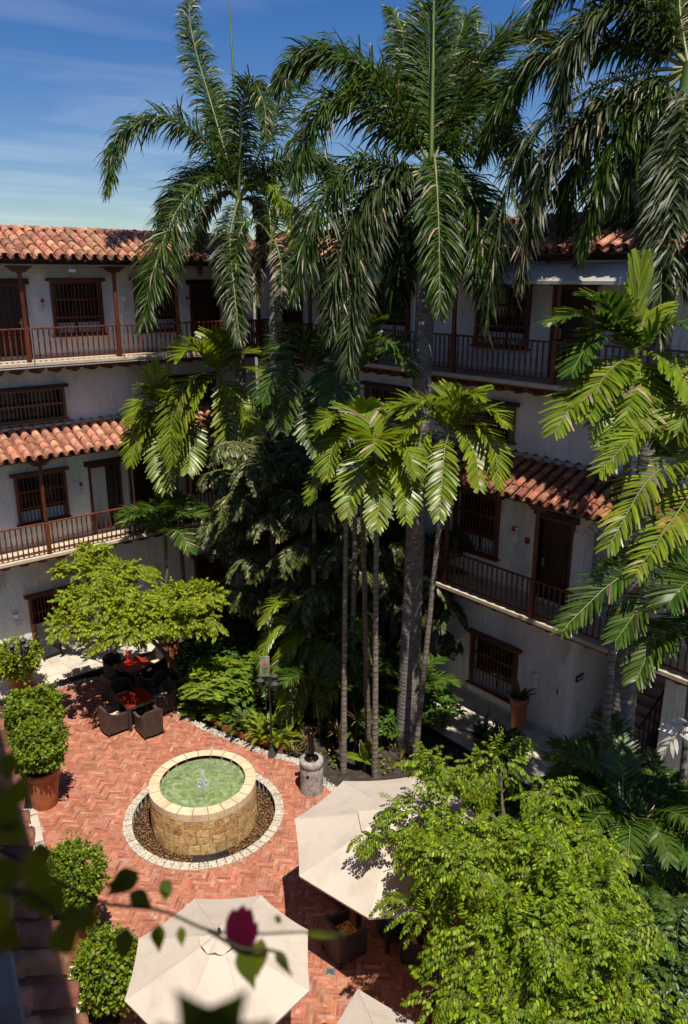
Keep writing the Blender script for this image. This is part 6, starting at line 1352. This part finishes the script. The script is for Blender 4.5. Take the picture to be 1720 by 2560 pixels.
def leafy_tree(label, base, fork, blobs, nsp, leaf, mt, shoots=0, name='courtyard_tree', trunk_r=0.09, sp_len=0.28, flat=0.62, seed=1, hang=0.35, np_=6, trunk_pts=None):
    g = np.random.default_rng(seed); b = np.array(base, float); t = empty(name, tuple(b)); tag(t, label, 'tree')
    f = np.array(fork, float); tp = trunk_pts or [b - [0, 0, 0.1], b + (f - b) * 0.5 + [0.06, -0.05, 0.05], f]
    tm = MB(); tm.tube(smooth_curve(np.array(tp) - b, 14), np.linspace(trunk_r, trunk_r * 0.65, 14), 10); tro = tm.build('trunk', M['bark'], t, smooth=True)
    lim = MB(); P, D = [], []
    vol = np.array([r ** 2 for _, r in blobs]); vol = vol / vol.sum()
    for (c, r), v in zip(blobs, vol):
        c = np.array(c); pth = branch_path(f - b, c - b - [0, 0, r * 0.25], 0.1, g); lim.tube(pth, np.linspace(trunk_r * 0.45, 0.012, 9), 6, cap=False)
        for q in range(6):
            e = c - b + rand_dir(1, g)[0] * [r * 0.8, r * 0.8, r * flat * 0.7]; lim.tube(branch_path(pth[5], e, 0.05, g), np.linspace(0.014, 0.004, 9), 4, cap=False)
        n = int(nsp * v) + 1; d = rand_dir(n, g); d[:, 2] = np.where(g.random(n) < 0.72, np.abs(d[:, 2]), d[:, 2]); rad = r * (g.random(n) ** 0.38)[:, None]
        wob = 1 + 0.22 * np.sin(d[:, :1] * 5 + c[0] * 3) * np.sin(d[:, 1:2] * 6 + c[1] * 2)
        P.append(c - b + d * rad * wob * [1, 1, flat]); D.append(nrm(d * [1, 1, 0.5] + g.normal(0, 0.45, d.shape) + UP * 0.12))
    tws = []
    for q in range(shoots):
        c, r = blobs[g.integers(len(blobs))]; d = rand_dir(1, g)[0]; d[2] = abs(d[2]) * 0.6 + 0.05; d = nrm(d); p0 = np.array(c) - b + d * r * 0.7 * [1, 1, flat]; ln = g.uniform(0.35, 0.85); pth = [p0]; dd = d.copy()
        for _ in range(8): dd = nrm(dd + g.normal(0, 0.08, 3) - UP * 0.10); pth.append(pth[-1] + dd * ln / 8)
        pth = np.array(pth); lim.tube(pth, np.linspace(0.006, 0.002, 9), 4, cap=False); P.append(pth[2:].repeat(2, 0)); dv = np.gradient(pth, axis=0)[2:].repeat(2, 0); sd = nrm(np.cross(dv, UP)) * np.tile([1, -1], 7)[:, None]; D.append(nrm(nrm(dv) * 0.6 + sd * 0.8))
    lim.build('limbs', M['bark'], tro, smooth=True)
    P = np.concatenate(P); D = np.concatenate(D); (LP, LD, LN, LL), tw = sprigs(P, D, g, np_, sp_len, leaf, hang)
    ch = [join_leaf(LP, LD, LN, LL, LL * leaf[1] / leaf[0], 0.22), tw]
    link_mesh('crown', fastmesh('crown', ch), [M[mt], M['bark']], t)
    return t
def B(px, py, z, r): return (at(px, py, z=z), r)
# big light green tree at the lower right
T2 = [B(1105, 1975, 3.5, 0.55), B(1210, 1960, 3.6, 0.62), B(1320, 2000, 3.6, 0.55), B(1015, 2075, 3.3, 0.45), B(1090, 2100, 3.5, 0.6), B(1220, 2090, 3.7, 0.68), B(1350, 2110, 3.7, 0.62), B(1100, 2210, 3.4, 0.55), B(1150, 2240, 3.6, 0.55), B(1280, 2230, 3.8, 0.68), B(1420, 2220, 3.7, 0.62),
      B(1140, 2350, 3.3, 0.48), B(1270, 2370, 3.6, 0.62), B(1400, 2350, 3.7, 0.62), B(1520, 2330, 3.5, 0.5), B(1190, 2480, 3.2, 0.45), B(1300, 2510, 3.4, 0.55), B(1440, 2480, 3.5, 0.58), B(1560, 2470, 3.2, 0.45), B(1220, 2600, 3.0, 0.45), B(1350, 2640, 3.2, 0.55), B(1500, 2620, 3.2, 0.5), B(1500, 2150, 3.2, 0.42)]
gT = np.random.default_rng(17); T2n = []
for c, r in T2:
    for q in range(3): T2n.append((np.array(c) + gT.normal(0, 1, 3) * [r * 0.55, r * 0.55, 0.30], r * gT.uniform(0.42, 0.72)))
leafy_tree('big light green tree filling the lower right over the parasol', (9.9, 6.6, 0), (9.6, 6.9, 2.3), T2n, 2300, (0.072, 0.038), 'tree', 70, trunk_r=0.12, sp_len=0.34, flat=0.85, seed=3, hang=0.7, np_=8)
T3 = [B(1600, 2330, 2.9, 0.42), B(1680, 2320, 2.9, 0.42), B(1620, 2440, 2.8, 0.42), B(1700, 2440, 2.8, 0.42), B(1640, 2550, 2.6, 0.42), B(1560, 2590, 2.6, 0.4), B(1720, 2560, 2.6, 0.42)]
leafy_tree('darker broad-leaved tree in the bottom right corner', (10.3, 5.0, 0), (10.2, 5.1, 1.8), T3, 620, (0.105, 0.055), 'midgreen', 12, trunk_r=0.08, sp_len=0.32, seed=8)
# yellow-green tree above the red tables
T1 = [B(165, 1425, 3.5, 0.3), B(235, 1420, 3.6, 0.5), B(300, 1440, 3.7, 0.5), B(200, 1500, 3.3, 0.5), B(275, 1510, 3.5, 0.62), B(170, 1560, 3.1, 0.4), B(350, 1520, 3.4, 0.6), B(430, 1500, 3.3, 0.55), B(495, 1490, 3.2, 0.48), B(250, 1580, 3.0, 0.45), B(330, 1580, 3.1, 0.5), B(415, 1560, 3.1, 0.5), B(490, 1550, 3.0, 0.42), B(230, 1380, 3.8, 0.35)]
leafy_tree('yellow-green tree spreading over the red tables', (9.75, 18.9, 0), (8.9, 19.9, 2.0), T1, 1650, (0.10, 0.066), 'lime', 40, trunk_r=0.085, sp_len=0.28, seed=5, np_=5, trunk_pts=[np.array((9.75, 18.9, -0.1)), np.array((9.62, 19.0, 0.7)), np.array((9.3, 19.5, 1.5)), np.array((8.9, 19.9, 2.0))])

def pot(root, R0, R1, h, z0=0.0, lip=0.03, c=(0, 0), style='tall'):
    pr = [(R1 * 0.97, 0.0), (R1, 0.02), (R1 + (R0 - R1) * 0.35, h * 0.4), (R0 * 0.985, h * 0.84), (R0 * 0.985, h * 0.845), (R0 + lip * 0.3, h * 0.85), (R0 + lip, h * 0.98), (R0 + lip * 0.8, h), (R0 - 0.03, h), (R0 - 0.04, h - 0.08), (0.001, h - 0.08)]
    o = MB().lathe([(r_, z_ + z0) for r_, z_ in pr], 36, c=(c[0], c[1], 0)).build('pot', M['terra'], root, smooth=False)
    o.data.polygons.foreach_set('use_smooth', np.ones(len(o.data.polygons), bool))
    o2 = MB().lathe([(R0 - 0.035, h - 0.06 + z0), (0.001, h - 0.05 + z0)], 20, c=(c[0], c[1], 0)).build('soil', M['soil'], root); return o
def globe(root, c, r, n, leaf, mt, g, flat=0.9, drop=0.0, name='foliage', wisps=10):
    wisps = int(wisps * 1.8)
    """dense shrub: leaves on and under a lumpy ball surface"""
    d = rand_dir(n, g); rad = (0.62 + 0.40 * g.random(n) ** 0.6)[:, None] * (1 + 0.17 * np.sin(d[:, :1] * 5 + c[0] * 9 + r * 31) * np.sin(d[:, 1:2] * 4.6 + r * 17) + 0.09 * np.sin(d[:, 2:] * 9 + r * 40))
    P = np.array(c) + d * rad * np.array([r, r, r * flat]); D = nrm(d + g.normal(0, 0.55, d.shape) - UP * drop); N = nrm(d + UP * 0.5 + g.normal(0, 0.5, d.shape)); L = leaf[0] * g.uniform(0.7, 1.25, n)
    ch = [join_leaf(P, D, N, L, L * leaf[1] / leaf[0], 0.15)]
    for i in range(wisps):
        dd = rand_dir(1, g)[0]; dd[2] = abs(dd[2]) * 0.8 + 0.1; dd = nrm(dd); p0 = np.array(c) + dd * r * 0.9; ln = r * g.uniform(0.2, 0.5); m = 9; pp = p0 + dd * np.linspace(0, ln, m)[:, None] + g.normal(0, 0.012, (m, 3)); ll = leaf[0] * g.uniform(0.6, 1, m); ch.append(join_leaf(pp, nrm(g.normal(0, 1, (m, 3)) + dd), nrm(UP + g.normal(0, 0.4, (m, 3))), ll, ll * leaf[1] / leaf[0], 0.15))
        ch.append(MB().tube([p0 - dd * 0.1, p0 + dd * ln], 0.003, 4, 1).c[0])
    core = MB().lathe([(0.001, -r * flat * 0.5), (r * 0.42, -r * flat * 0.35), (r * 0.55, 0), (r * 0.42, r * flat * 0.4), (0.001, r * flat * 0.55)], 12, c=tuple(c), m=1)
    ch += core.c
    st = MB().tube([(c[0], c[1], c[2] - r * 1.1), tuple(c)], 0.03, 6, 1); ch += st.c
    return link_mesh(name, fastmesh(name, ch), [M[mt], M['twigs']], root)
M['twigs'] = mat('dark_twigs', [(0.015, 0.016, 0.006), (0.03, 0.028, 0.012)], 8, 0.9)  # one dark olive brown for shrub cores, twigs and vine stems
def potted(label, base, R0, R1, h, sh_c, sh_r, n, leaf, mt, seed, flat=0.9, z0=0.0, drop=0.1, wisps=12, cat='potted plant'):
    g = np.random.default_rng(seed); t = empty('potted_shrub', tuple(base)); tag(t, label, cat); pot(t, R0, R1, h)
    globe(t, np.array(sh_c) - np.array(base), sh_r, n, leaf, mt, g, flat, drop, wisps=wisps); return t
bD = gp(113, 2008); potted('rounded boxwood-like shrub in a tall terracotta pot left of the fountain', bD, 0.42, 0.30, 1.0, at(92, 1868, d=depth(bD) - 0.55), 0.62, 3600, (0.075, 0.06), 'shrub', 11)
bE = gp(193, 2382); potted('fine-leaved shrub in a tall terracotta pot near the viewer', bE, 0.43, 0.31, 1.12, at(180, 2185, d=depth(bE) - 0.75), 0.57, 4600, (0.055, 0.046), 'shrub', 12)
bF = gp(258, 2640); potted('trailing shrub in a terracotta pot beside the round parasol', bF, 0.36, 0.28, 0.75, at(268, 2425, d=depth(bF) - 0.45), 0.5, 2600, (0.07, 0.056), 'shrub', 13, flat=1.15, wisps=26)
bA = at(52, 1716, z=WZ); potted('bright climbing shrub in a terracotta pot on the left walkway', bA, 0.44, 0.34, 0.85, at(40, 1650, d=depth(bA) - 0.5), 0.66, 3000, (0.08, 0.065), 'lime', 14, flat=0.8, wisps=22)
bC = gp(80, 1850); potted('leafy shrub with heart-shaped leaves between the pots at left', bC, 0.4, 0.3, 0.6, at(86, 1778, d=depth(bC) - 0.45), 0.70, 2600, (0.10, 0.09), 'shrub', 15, flat=0.85, wisps=18)
t = empty('terracotta_pot', tuple(gp(98, 1790))); tag(t, 'empty terracotta pot showing its soil behind the heart-leaved shrub', 'pot'); pot(t, 0.36, 0.28, 0.75)
t = empty('terracotta_pot', (10.35, 21.1, 0)); tag(t, 'large terracotta pot in leaf shade behind the far red table', 'pot'); pot(t, 0.33, 0.27, 1.0)
globe(t, (0, 0, 1.2), 0.42, 700, (0.12, 0.06), 'darkleaf', np.random.default_rng(3), wisps=4)
t = empty('terracotta_pot', tuple(at(648, 1548, z=0.0))); tag(t, 'terracotta pot in the dark far corner of the garden', 'pot'); pot(t, 0.35, 0.28, 0.9)
globe(t, (0, 0, 1.1), 0.4, 500, (0.14, 0.05), 'darkleaf', np.random.default_rng(4), wisps=3)

def blades(root, c, n, L, Wd, el, mt, g, bend=0.5, name='blade_leaf', K=5, fold=0.15, single=True, mats=None):
    """long sword leaves; each one a part"""
    for i in range(n):
        az = i * 2.39996 + g.uniform(-0.3, 0.3); e = R(g.uniform(*el)); d = np.array([math.cos(az) * math.cos(e), math.sin(az) * math.cos(e), math.sin(e)]); l = L * g.uniform(0.75, 1.15); p = np.array(c, float); V = []
        s_ = np.array([-math.sin(az), math.cos(az), 0])
        for k in range(K + 1):
            w_ = Wd * (0.55, 0.95, 1.0, 0.8, 0.5, 0.03)[min(k, 5)] * 0.5; u = np.cross(s_, d); V += [p - s_ * w_ + u * w_ * fold, p, p + s_ * w_ + u * w_ * fold]; p = p + d * l / K; d = nrm(d - UP * bend / K * (0.5 + k / K))
        F_ = [[3 * k + j, 3 * k + j + 1, 3 * k + 4 + j, 3 * k + 3 + j] for k in range(K) for j in (0, 1)]
        link_mesh(name, fastmesh(name, [(np.array(V), np.array(F_), 0)]), [M[mt]], root, smooth=True)
g0 = np.random.default_rng(99)
M['snake'] = leafmat('snake_plant_leaf', (0.05, 0.09, 0.02), (0.10, 0.14, 0.03), (0.3, 0.3, 0.08), 0.4, 0.15, 0.3)
M['agave'] = leafmat('agave_leaf', (0.02, 0.045, 0.02), (0.035, 0.07, 0.03), (0.06, 0.10, 0.05), 0.4, 0.1, 0.25)
for (px, py, lb) in ((20, 1850, 'snake plant in a small pot at the left edge beside the heart-leaved shrub'), (42, 1985, 'snake plant in a small pot left of the tallest rounded shrub pot')):
    b = gp(px, py); t = empty('snake_plant', tuple(b)); tag(t, lb, 'potted plant'); pot(t, 0.16, 0.12, 0.28); blades(t, (0, 0, 0.24), 13, 0.75, 0.07, (62, 86), 'snake', g0, 0.15)
b = at(1293, 1822, z=WZ); t = empty('tall_planter', tuple(b)); tag(t, 'tall tapered terracotta pot with a broad-leaved plant against the right wall', 'potted plant'); pot(t, 0.24, 0.17, 1.0); blades(t, (0, 0, 0.95), 12, 0.5, 0.12, (20, 75), 'midgreen', g0, 0.7)
b = at(1205, 1872, z=WZ); t = empty('agave_pot', tuple(b)); tag(t, 'dark spiky agave in a terracotta pot on the right walkway', 'potted plant'); pot(t, 0.25, 0.19, 0.42); blades(t, (0, 0, 0.38), 20, 0.8, 0.09, (5, 80), 'agave', g0, 0.7)
b = at(1462, 2010, z=WZ); t = empty('potted_shrub', tuple(b)); tag(t, 'leafy plant in a tall terracotta pot beside the ringed palm trunk', 'potted plant'); pot(t, 0.27, 0.2, 0.95); globe(t, (0, 0, 1.25), 0.42, 420, (0.16, 0.07), 'darkleaf', g0, wisps=6)
b = at(1255, 1905, z=0.05); t = empty('dark_shrub', tuple(b)); tag(t, 'low dark broad-leaved shrub at the edge of the right walkway', 'shrub'); globe(t, (0, 0, 0.45), 0.5, 420, (0.18, 0.08), 'darkleaf', g0, wisps=6)

# planter boxes with ferns
def trough(p0, p1, label, wd=0.20, h=0.20):
    p0, p1 = np.array(p0), np.array(p1); L = np.linalg.norm(p1 - p0); a = math.atan2(*(p1 - p0)[::-1]); t = empty('planter_box', (*((p0 + p1) / 2), 0), a); tag(t, label, 'planter')
    m_ = MB(); hl = L / 2 - 0.01; th = 0.02
    m_.cbox(-hl, hl, -wd / 2, -wd / 2 + th, 0, h, 0.004); m_.cbox(-hl, hl, wd / 2 - th, wd / 2, 0, h, 0.004); m_.cbox(-hl, -hl + th, -wd / 2 + th, wd / 2 - th, 0, h - 0.001, 0.004); m_.cbox(hl - th, hl, -wd / 2 + th, wd / 2 - th, 0, h - 0.001, 0.004); m_.build('box', M['terra'], t)
    MB().box(-hl + th, hl - th, -wd / 2 + th, wd / 2 - th, 0.02, h - 0.04).build('soil', M['soil'], t); return t, L
E1 = [(9.62, 17.42), (9.72, 16.62), (9.93, 15.83), (10.2, 15.2), (10.5, 14.72)]
def fern(label, c, n, L, mt, seed, kw=None, el=(30, 80), cat='fern', name='fern'):
    g = np.random.default_rng(seed); t = empty(name, tuple(c)); tag(t, label, cat)
    for i in range(n):
        az = i * 2.39996; k = dict(XK, n=22, L=0.11, Wd=0.022, tip=0.2, a0=75, a1=55, droop=0.15, r0=0.006, vee=8, K=3); k.update(kw or {}); k['seed'] = int(g.integers(10 ** 6))
        mk_frond(t, auto_pts(np.array(c) + [g.normal(0, 0.05), g.normal(0, 0.05), 0.0], az, g.uniform(*el), L * g.uniform(0.7, 1.15), 75), mt, c, **k)
    return t
lbs = ['terracotta planter box nearest the red tables', 'second terracotta planter box along the gravel edge', 'third terracotta planter box along the gravel edge', 'terracotta planter box beside the lamp post']
for i in range(4):
    t, L_ = trough(E1[i], E1[i + 1], lbs[i]); 
    m = (np.array(E1[i]) + np.array(E1[i + 1])) / 2
    fern(['broad green fern filling the planter box nearest the tables', 'dark green fern in the second planter box', 'bright feathery fern in the third planter box', 'pale feathery fern in the planter box by the lamp post'][i], (m[0] + 0.03, m[1], 0.14), 26 if i > 1 else 18, 0.55 if i > 1 else 0.5, ['shrub', 'midgreen', 'lime', 'lime'][i], 40 + i, dict(L=0.07, n=30, Wd=0.018) if i > 1 else dict(L=0.09, Wd=0.03))
    fern(['small fern squeezed at the table end of the nearest planter box', 'small fern behind the second planter box', 'tall pale fern behind the third planter box', 'tall pale fern behind the planter box by the lamp post'][i], (m[0] + 0.3, m[1] + 0.15, 0.0), 22, 0.8, ['shrub', 'midgreen', 'lime', 'lime'][i], 60 + i, dict(L=0.10, n=30, Wd=0.02) if i > 1 else dict(L=0.11, Wd=0.03), (45, 85))
fern('light green fern at the gravel edge beside the red tables', (9.45, 18.0, 0.0), 16, 0.6, 'shrub', 71, dict(L=0.12, Wd=0.035))

# star-leaved shrubs and other bed plants
def star_shrub(label, c, r, n, leaf, mt, seed, flat=0.8, k=7, cat='shrub', name='star_leaved_shrub'):
    """rosettes of pointed leaves over a mound"""
    g = np.random.default_rng(seed); t = empty(name, tuple(c)); tag(t, label, cat); P, D, N, L = [], [], [], []
    d = rand_dir(n, g); d[:, 2] = np.abs(d[:, 2]) * 0.9 + 0.05; d = nrm(d); pos = np.array([0, 0, r * 0.75]) + d * r * (0.45 + 0.55 * g.random(n) ** 0.5)[:, None] * [1, 1, flat]
    st = MB()
    for i in range(min(n, 16)): st.tube([(0, 0, -0.05), tuple(pos[i] * 0.5 + [0, 0, -0.05]), tuple(pos[i])], [0.016, 0.012, 0.006], 5, 1)
    for q in range(k):
        az = g.uniform(0, 6.28) + q * 2 * PI / k; az = np.full(n, az) + g.uniform(-0.4, 0.4, n); hd = np.stack([np.cos(az), np.sin(az), np.full(n, 0.15)], -1); P.append(pos); D.append(nrm(hd + d * 0.5)); N.append(nrm(d + UP + g.normal(0, 0.2, d.shape))); L.append(leaf[0] * g.uniform(0.7, 1.15, n))
    P, D, N, L = map(np.concatenate, (P, D, N, L)); ch = [join_leaf(P, D, N, L, L * leaf[1] / leaf[0], 0.35)] + st.c
    link_mesh('foliage', fastmesh('foliage', ch), [M[mt], M['bark']], t); return t
star_shrub('glossy light green shrub with star-like leaf clusters behind the planter boxes', gp(548, 1778), 1.0, 260, (0.24, 0.075), 'shrub', 21)
star_shrub('smaller glossy shrub beside the garden sign', gp(628, 1770), 0.7, 110, (0.22, 0.09), 'shrub', 22)
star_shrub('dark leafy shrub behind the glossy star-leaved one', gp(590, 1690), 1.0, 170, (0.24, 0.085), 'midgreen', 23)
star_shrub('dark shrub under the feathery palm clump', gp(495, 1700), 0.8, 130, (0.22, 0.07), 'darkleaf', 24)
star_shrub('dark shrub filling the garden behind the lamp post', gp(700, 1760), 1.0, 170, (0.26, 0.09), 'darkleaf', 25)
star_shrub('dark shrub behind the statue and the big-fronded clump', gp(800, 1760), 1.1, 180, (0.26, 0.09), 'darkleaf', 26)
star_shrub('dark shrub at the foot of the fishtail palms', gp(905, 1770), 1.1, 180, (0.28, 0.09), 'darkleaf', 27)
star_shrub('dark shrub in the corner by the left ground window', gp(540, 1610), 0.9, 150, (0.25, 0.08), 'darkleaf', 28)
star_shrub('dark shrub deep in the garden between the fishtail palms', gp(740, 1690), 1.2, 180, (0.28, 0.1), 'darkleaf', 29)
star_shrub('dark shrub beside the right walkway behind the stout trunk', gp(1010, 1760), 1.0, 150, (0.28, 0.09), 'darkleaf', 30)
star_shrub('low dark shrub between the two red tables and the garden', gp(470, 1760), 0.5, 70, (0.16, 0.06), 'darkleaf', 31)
star_shrub('dark shrub at the foot of the right-hand royal palm', (13.2, 7.6, 0), 0.9, 140, (0.26, 0.09), 'darkleaf', 32)
star_shrub('dark shrub under the big light green tree near the walkway', (12.2, 8.6, 0), 0.8, 130, (0.22, 0.08), 'darkleaf', 33)
star_shrub('mid-green shrub catching light below the fishtail palms', gp(655, 1735), 0.8, 140, (0.22, 0.08), 'shrub', 34)
star_shrub('mid-green shrub between the lamp post and the slender trunks', gp(770, 1790), 0.75, 130, (0.22, 0.075), 'midgreen', 35)
star_shrub('mid-green shrub at the foot of the slender trunks', gp(880, 1850), 0.55, 90, (0.2, 0.075), 'midgreen', 36)
star_shrub('mid-green shrub between the stout trunk and the right walkway', gp(1090, 1820), 0.7, 110, (0.22, 0.08), 'midgreen', 37)
star_shrub('low green shrub behind the cordylines', gp(960, 1850), 0.6, 100, (0.22, 0.08), 'midgreen', 38)
def rosette(label, px, py, n, L, Wd, mt, el=(10, 75), bend=0.9, name='cordyline', stem=0.35, heads=3, spread=0.22):
    b = gp(px, py); t = empty(name, tuple(b)); tag(t, label, 'plant')
    for h in range(heads):
        a = h * 2.1 + px; z = stem * (0.5 + 0.5 * h); c = (spread * math.cos(a), spread * math.sin(a), z); MB().tube([(c[0] * 0.6, c[1] * 0.6, -0.05), c], 0.015, 6).build('stem', M['bark'], t); blades(t, c, n, L, Wd, el, mt, g0, bend)
    return t
rosette('cordyline with bronze-striped leaves right of the statue', 868, 1880, 16, 0.42, 0.045, 'cordy', heads=3, stem=0.7, spread=0.3)
rosette('cordyline with bronze-striped leaves left of the statue', 745, 1885, 15, 0.40, 0.04, 'cordy', heads=2, stem=0.35)
rosette('cordyline behind the statue under the hanging fronds', 815, 1850, 15, 0.42, 0.04, 'cordy', heads=3, stem=0.8, spread=0.25)
rosette('low striped plant between the slender trunks and the stout trunk', 985, 1895, 9, 0.4, 0.03, 'cordy', (40, 85), 0.5, heads=2, stem=0.05)
rosette('grassy tuft at the foot of the leaning slender trunk', 1070, 1940, 10, 0.4, 0.03, 'midgreen', (40, 85), 0.5, name='grass_tuft', heads=2, stem=0.03)
b = gp(912, 1930); t = empty('banana_plant', tuple(b)); tag(t, 'young plant with large bright paddle leaves between the slender trunks', 'plant'); MB().tube([(0, 0, -0.05), (0, 0, 0.4)], [0.03, 0.02], 7).build('stem', M['crownshaft'], t); blades(t, (0, 0, 0.35), 9, 0.62, 0.19, (15, 80), 'xmas', np.random.default_rng(5), 0.9, fold=0.3)
# trailing ground cover around the trunks
g = np.random.default_rng(44); n = 520; P2 = np.c_[g.uniform(10.35, 13.0, n), g.uniform(9.8, 14.6, n), np.full(n, 0.05)]; clump_ = (np.sin(P2[:, 0] * 4.1) * np.sin(P2[:, 1] * 3.3 + 1) > 0.15); P2 = P2[clump_]; P2[:, 2] += g.uniform(0, 0.10, len(P2)); P2 = P2[P2[:, 0] > xat(EDGEC, P2[:, 1]) + 0.15]
L = g.uniform(0.07, 0.13, len(P2)); o = link_mesh('ground_cover', fastmesh('ground_cover', [join_leaf(P2, nrm(g.normal(0, 1, P2.shape) * [1, 1, 0.25]), nrm(UP + g.normal(0, 0.25, P2.shape)), L, L * 0.75, 0.2)]), M['lime']); tag(o, 'small bright trailing leaves on the soil around the slender trunks', 'ground cover', kind='stuff')
g = np.random.default_rng(45); n = 900; P2 = np.c_[g.uniform(9.3, 13.8, n), g.uniform(14.5, 21.8, n), g.uniform(0.04, 0.2, n)]; P2 = P2[P2[:, 0] > xat(EDGEC, P2[:, 1]) + 0.25]
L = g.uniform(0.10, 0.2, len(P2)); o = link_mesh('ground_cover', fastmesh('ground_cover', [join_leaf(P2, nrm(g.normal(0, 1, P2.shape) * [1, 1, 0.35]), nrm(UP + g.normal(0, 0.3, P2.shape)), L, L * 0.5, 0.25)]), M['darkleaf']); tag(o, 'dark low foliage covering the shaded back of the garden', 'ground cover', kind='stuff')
# fallen leaves scattered on the paving
g = np.random.default_rng(46); n = 190; P2 = np.c_[g.uniform(4.0, 10.2, n), g.uniform(6.5, 21, n), np.full(n, 0.012)]; P2 = P2[in_paving(P2[:, 0], P2[:, 1])]; L = g.uniform(0.04, 0.08, len(P2))
o = link_mesh('fallen_leaves', fastmesh('fallen_leaves', [join_leaf(P2, nrm(g.normal(0, 1, P2.shape) * [1, 1, 0.02]), nrm(UP + g.normal(0, 0.1, P2.shape)), L, L * 0.5, 0.1)]), M['dry']); tag(o, 'dry leaves fallen on the brick paving', 'leaves', kind='stuff')

# ------------------------------------------------------------------ bougainvillea growing over the near balcony edge
def big_leaf(p, tip, wd, nrm_, parent, mt='boug', name='leaf', off=(0, 0, 0), lobes=0.0):
    p, tip = np.array(p) - off, np.array(tip) - off; d = tip - p; L = np.linalg.norm(d); d = d / L; s_ = nrm(np.cross(d, nrm_)); u = np.cross(s_, d); V = []; K = 9
    prof = [0.02, 0.55, 0.9, 1.0, 0.95, 0.8, 0.58, 0.34, 0.14, 0.0] if name == 'leaf' else [0.1, 0.5, 0.78, 0.94, 1.0, 1.0, 0.95, 0.82, 0.55, 0.0]
    for k in range(K + 1):
        f = k / K; c = p + d * L * f - u * L * 0.10 * f * f; w_ = wd * 0.5 * prof[k]; V += [c - s_ * w_ + u * w_ * 0.25, c, c + s_ * w_ + u * w_ * 0.25]
    F_ = [[3 * k + j, 3 * k + j + 1, 3 * k + 4 + j, 3 * k + 3 + j] for k in range(K) for j in (0, 1)]
    return link_mesh(name, fastmesh(name, [(np.array(V), np.array(F_), 0)]), [M[mt]], parent, smooth=True)
bg0 = at(-200, 2300, d=1.5); t = empty('bougainvillea', tuple(bg0)); tag(t, 'out-of-focus bougainvillea sprays with one dark pink flower in the foreground', 'vine')
BO = np.array(bg0); vd = -_fw
st = MB()
for pl in ([(-200, 2300, 1.5), (-60, 2120, 1.45), (120, 2190, 1.4), (250, 2255, 1.35), (400, 2275, 1.3), (520, 2325, 1.28), (640, 2335, 1.28), (760, 2330, 1.3), (860, 2335, 1.3)],
           [(-200, 2300, 1.5), (-80, 2250, 1.2), (60, 2230, 1.05), (190, 2330, 1.0)], [(520, 2325, 1.28), (600, 2370, 1.25), (690, 2380, 1.25), (730, 2440, 1.25)], [(-200, 2300, 1.5), (-60, 2010, 1.2), (40, 2010, 1.1)],
           [(-100, 2700, 0.7), (250, 2640, 0.62), (470, 2600, 0.58), (620, 2560, 0.58)]):
    c = smooth_curve([at(x, y, d=d) - BO for x, y, d in pl], 24); st.tube(c, np.linspace(0.0042, 0.0016, 24), 6)
st.build('stem', M['twigs'], t, smooth=True)
LV = [((350, 2195, 1.33), (258, 2215, 1.33), 0.036), ((345, 2180, 1.35), (262, 2240, 1.32), 0.042), ((325, 2230, 1.33), (385, 2275, 1.32), 0.03), ((405, 2200, 1.32), (430, 2240, 1.3), 0.022), ((415, 2205, 1.33), (412, 2255, 1.3), 0.024),
      ((318, 2320, 1.3), (302, 2410, 1.28), 0.034), ((398, 2310, 1.3), (395, 2385, 1.28), 0.028), ((452, 2315, 1.28), (455, 2372, 1.27), 0.016), ((600, 2365, 1.26), (640, 2480, 1.24), 0.034), ((655, 2345, 1.27), (640, 2450, 1.25), 0.030), ((690, 2375, 1.27), (728, 2440, 1.25), 0.018), ((760, 2330, 1.3), (870, 2345, 1.3), 0.014), ((700, 2290, 1.3), (690, 2310, 1.3), 0.016),
      ((120, 2200, 1.1), (40, 2260, 1.05), 0.04), ((60, 2230, 1.05), (160, 2250, 1.02), 0.04), ((190, 2330, 1.0), (110, 2370, 0.98), 0.04), ((40, 2010, 1.1), (-30, 2090, 1.1), 0.05), ((40, 2010, 1.1), (60, 1935, 1.1), 0.03), ((10, 2060, 1.1), (65, 2110, 1.1), 0.04), ((-20, 2180, 1.1), (70, 2190, 1.1), 0.05), ((-30, 2320, 1.0), (60, 2370, 1.0), 0.05), ((30, 1880, 1.2), (10, 1960, 1.2), 0.03), ((100, 2290, 1.05), (160, 2200, 1.05), 0.045), ((130, 2130, 1.2), (60, 2160, 1.2), 0.04),
      ((70, 2130, 0.42), (140, 2260, 0.42), 0.020), ((225, 2250, 0.42), (165, 2370, 0.42), 0.021), ((-20, 1960, 0.5), (50, 2070, 0.5), 0.016), ((30, 2240, 0.42), (-40, 2330, 0.42), 0.02),
      ((590, 2650, 0.50), (430, 2485, 0.49), 0.040), ((490, 2650, 0.50), (615, 2480, 0.49), 0.036), ((610, 2640, 0.52), (680, 2545, 0.52), 0.024), ((430, 2640, 0.52), (395, 2555, 0.52), 0.026)]
for (a, b_, w_) in LV:
    pa, pb = at(a[0], a[1], d=a[2]), at(b_[0], b_[1], d=b_[2]); nn_ = nrm(vd + np.array([random.uniform(-0.5, 0.5), random.uniform(-0.5, 0.5), random.uniform(0, 0.6)])); big_leaf(pa, pb, w_, nn_, t, off=BO)
fl_ = at(598, 2385, d=1.27)
for (px, py, w_) in ((582, 2278, 0.034), (622, 2275, 0.034), (604, 2268, 0.036), (640, 2310, 0.026)): big_leaf(fl_, at(px, py, d=1.26), w_, nrm(vd + np.array([random.uniform(-0.4, 0.4), 0.2, 0.3])), t, 'bract', 'bract', BO)
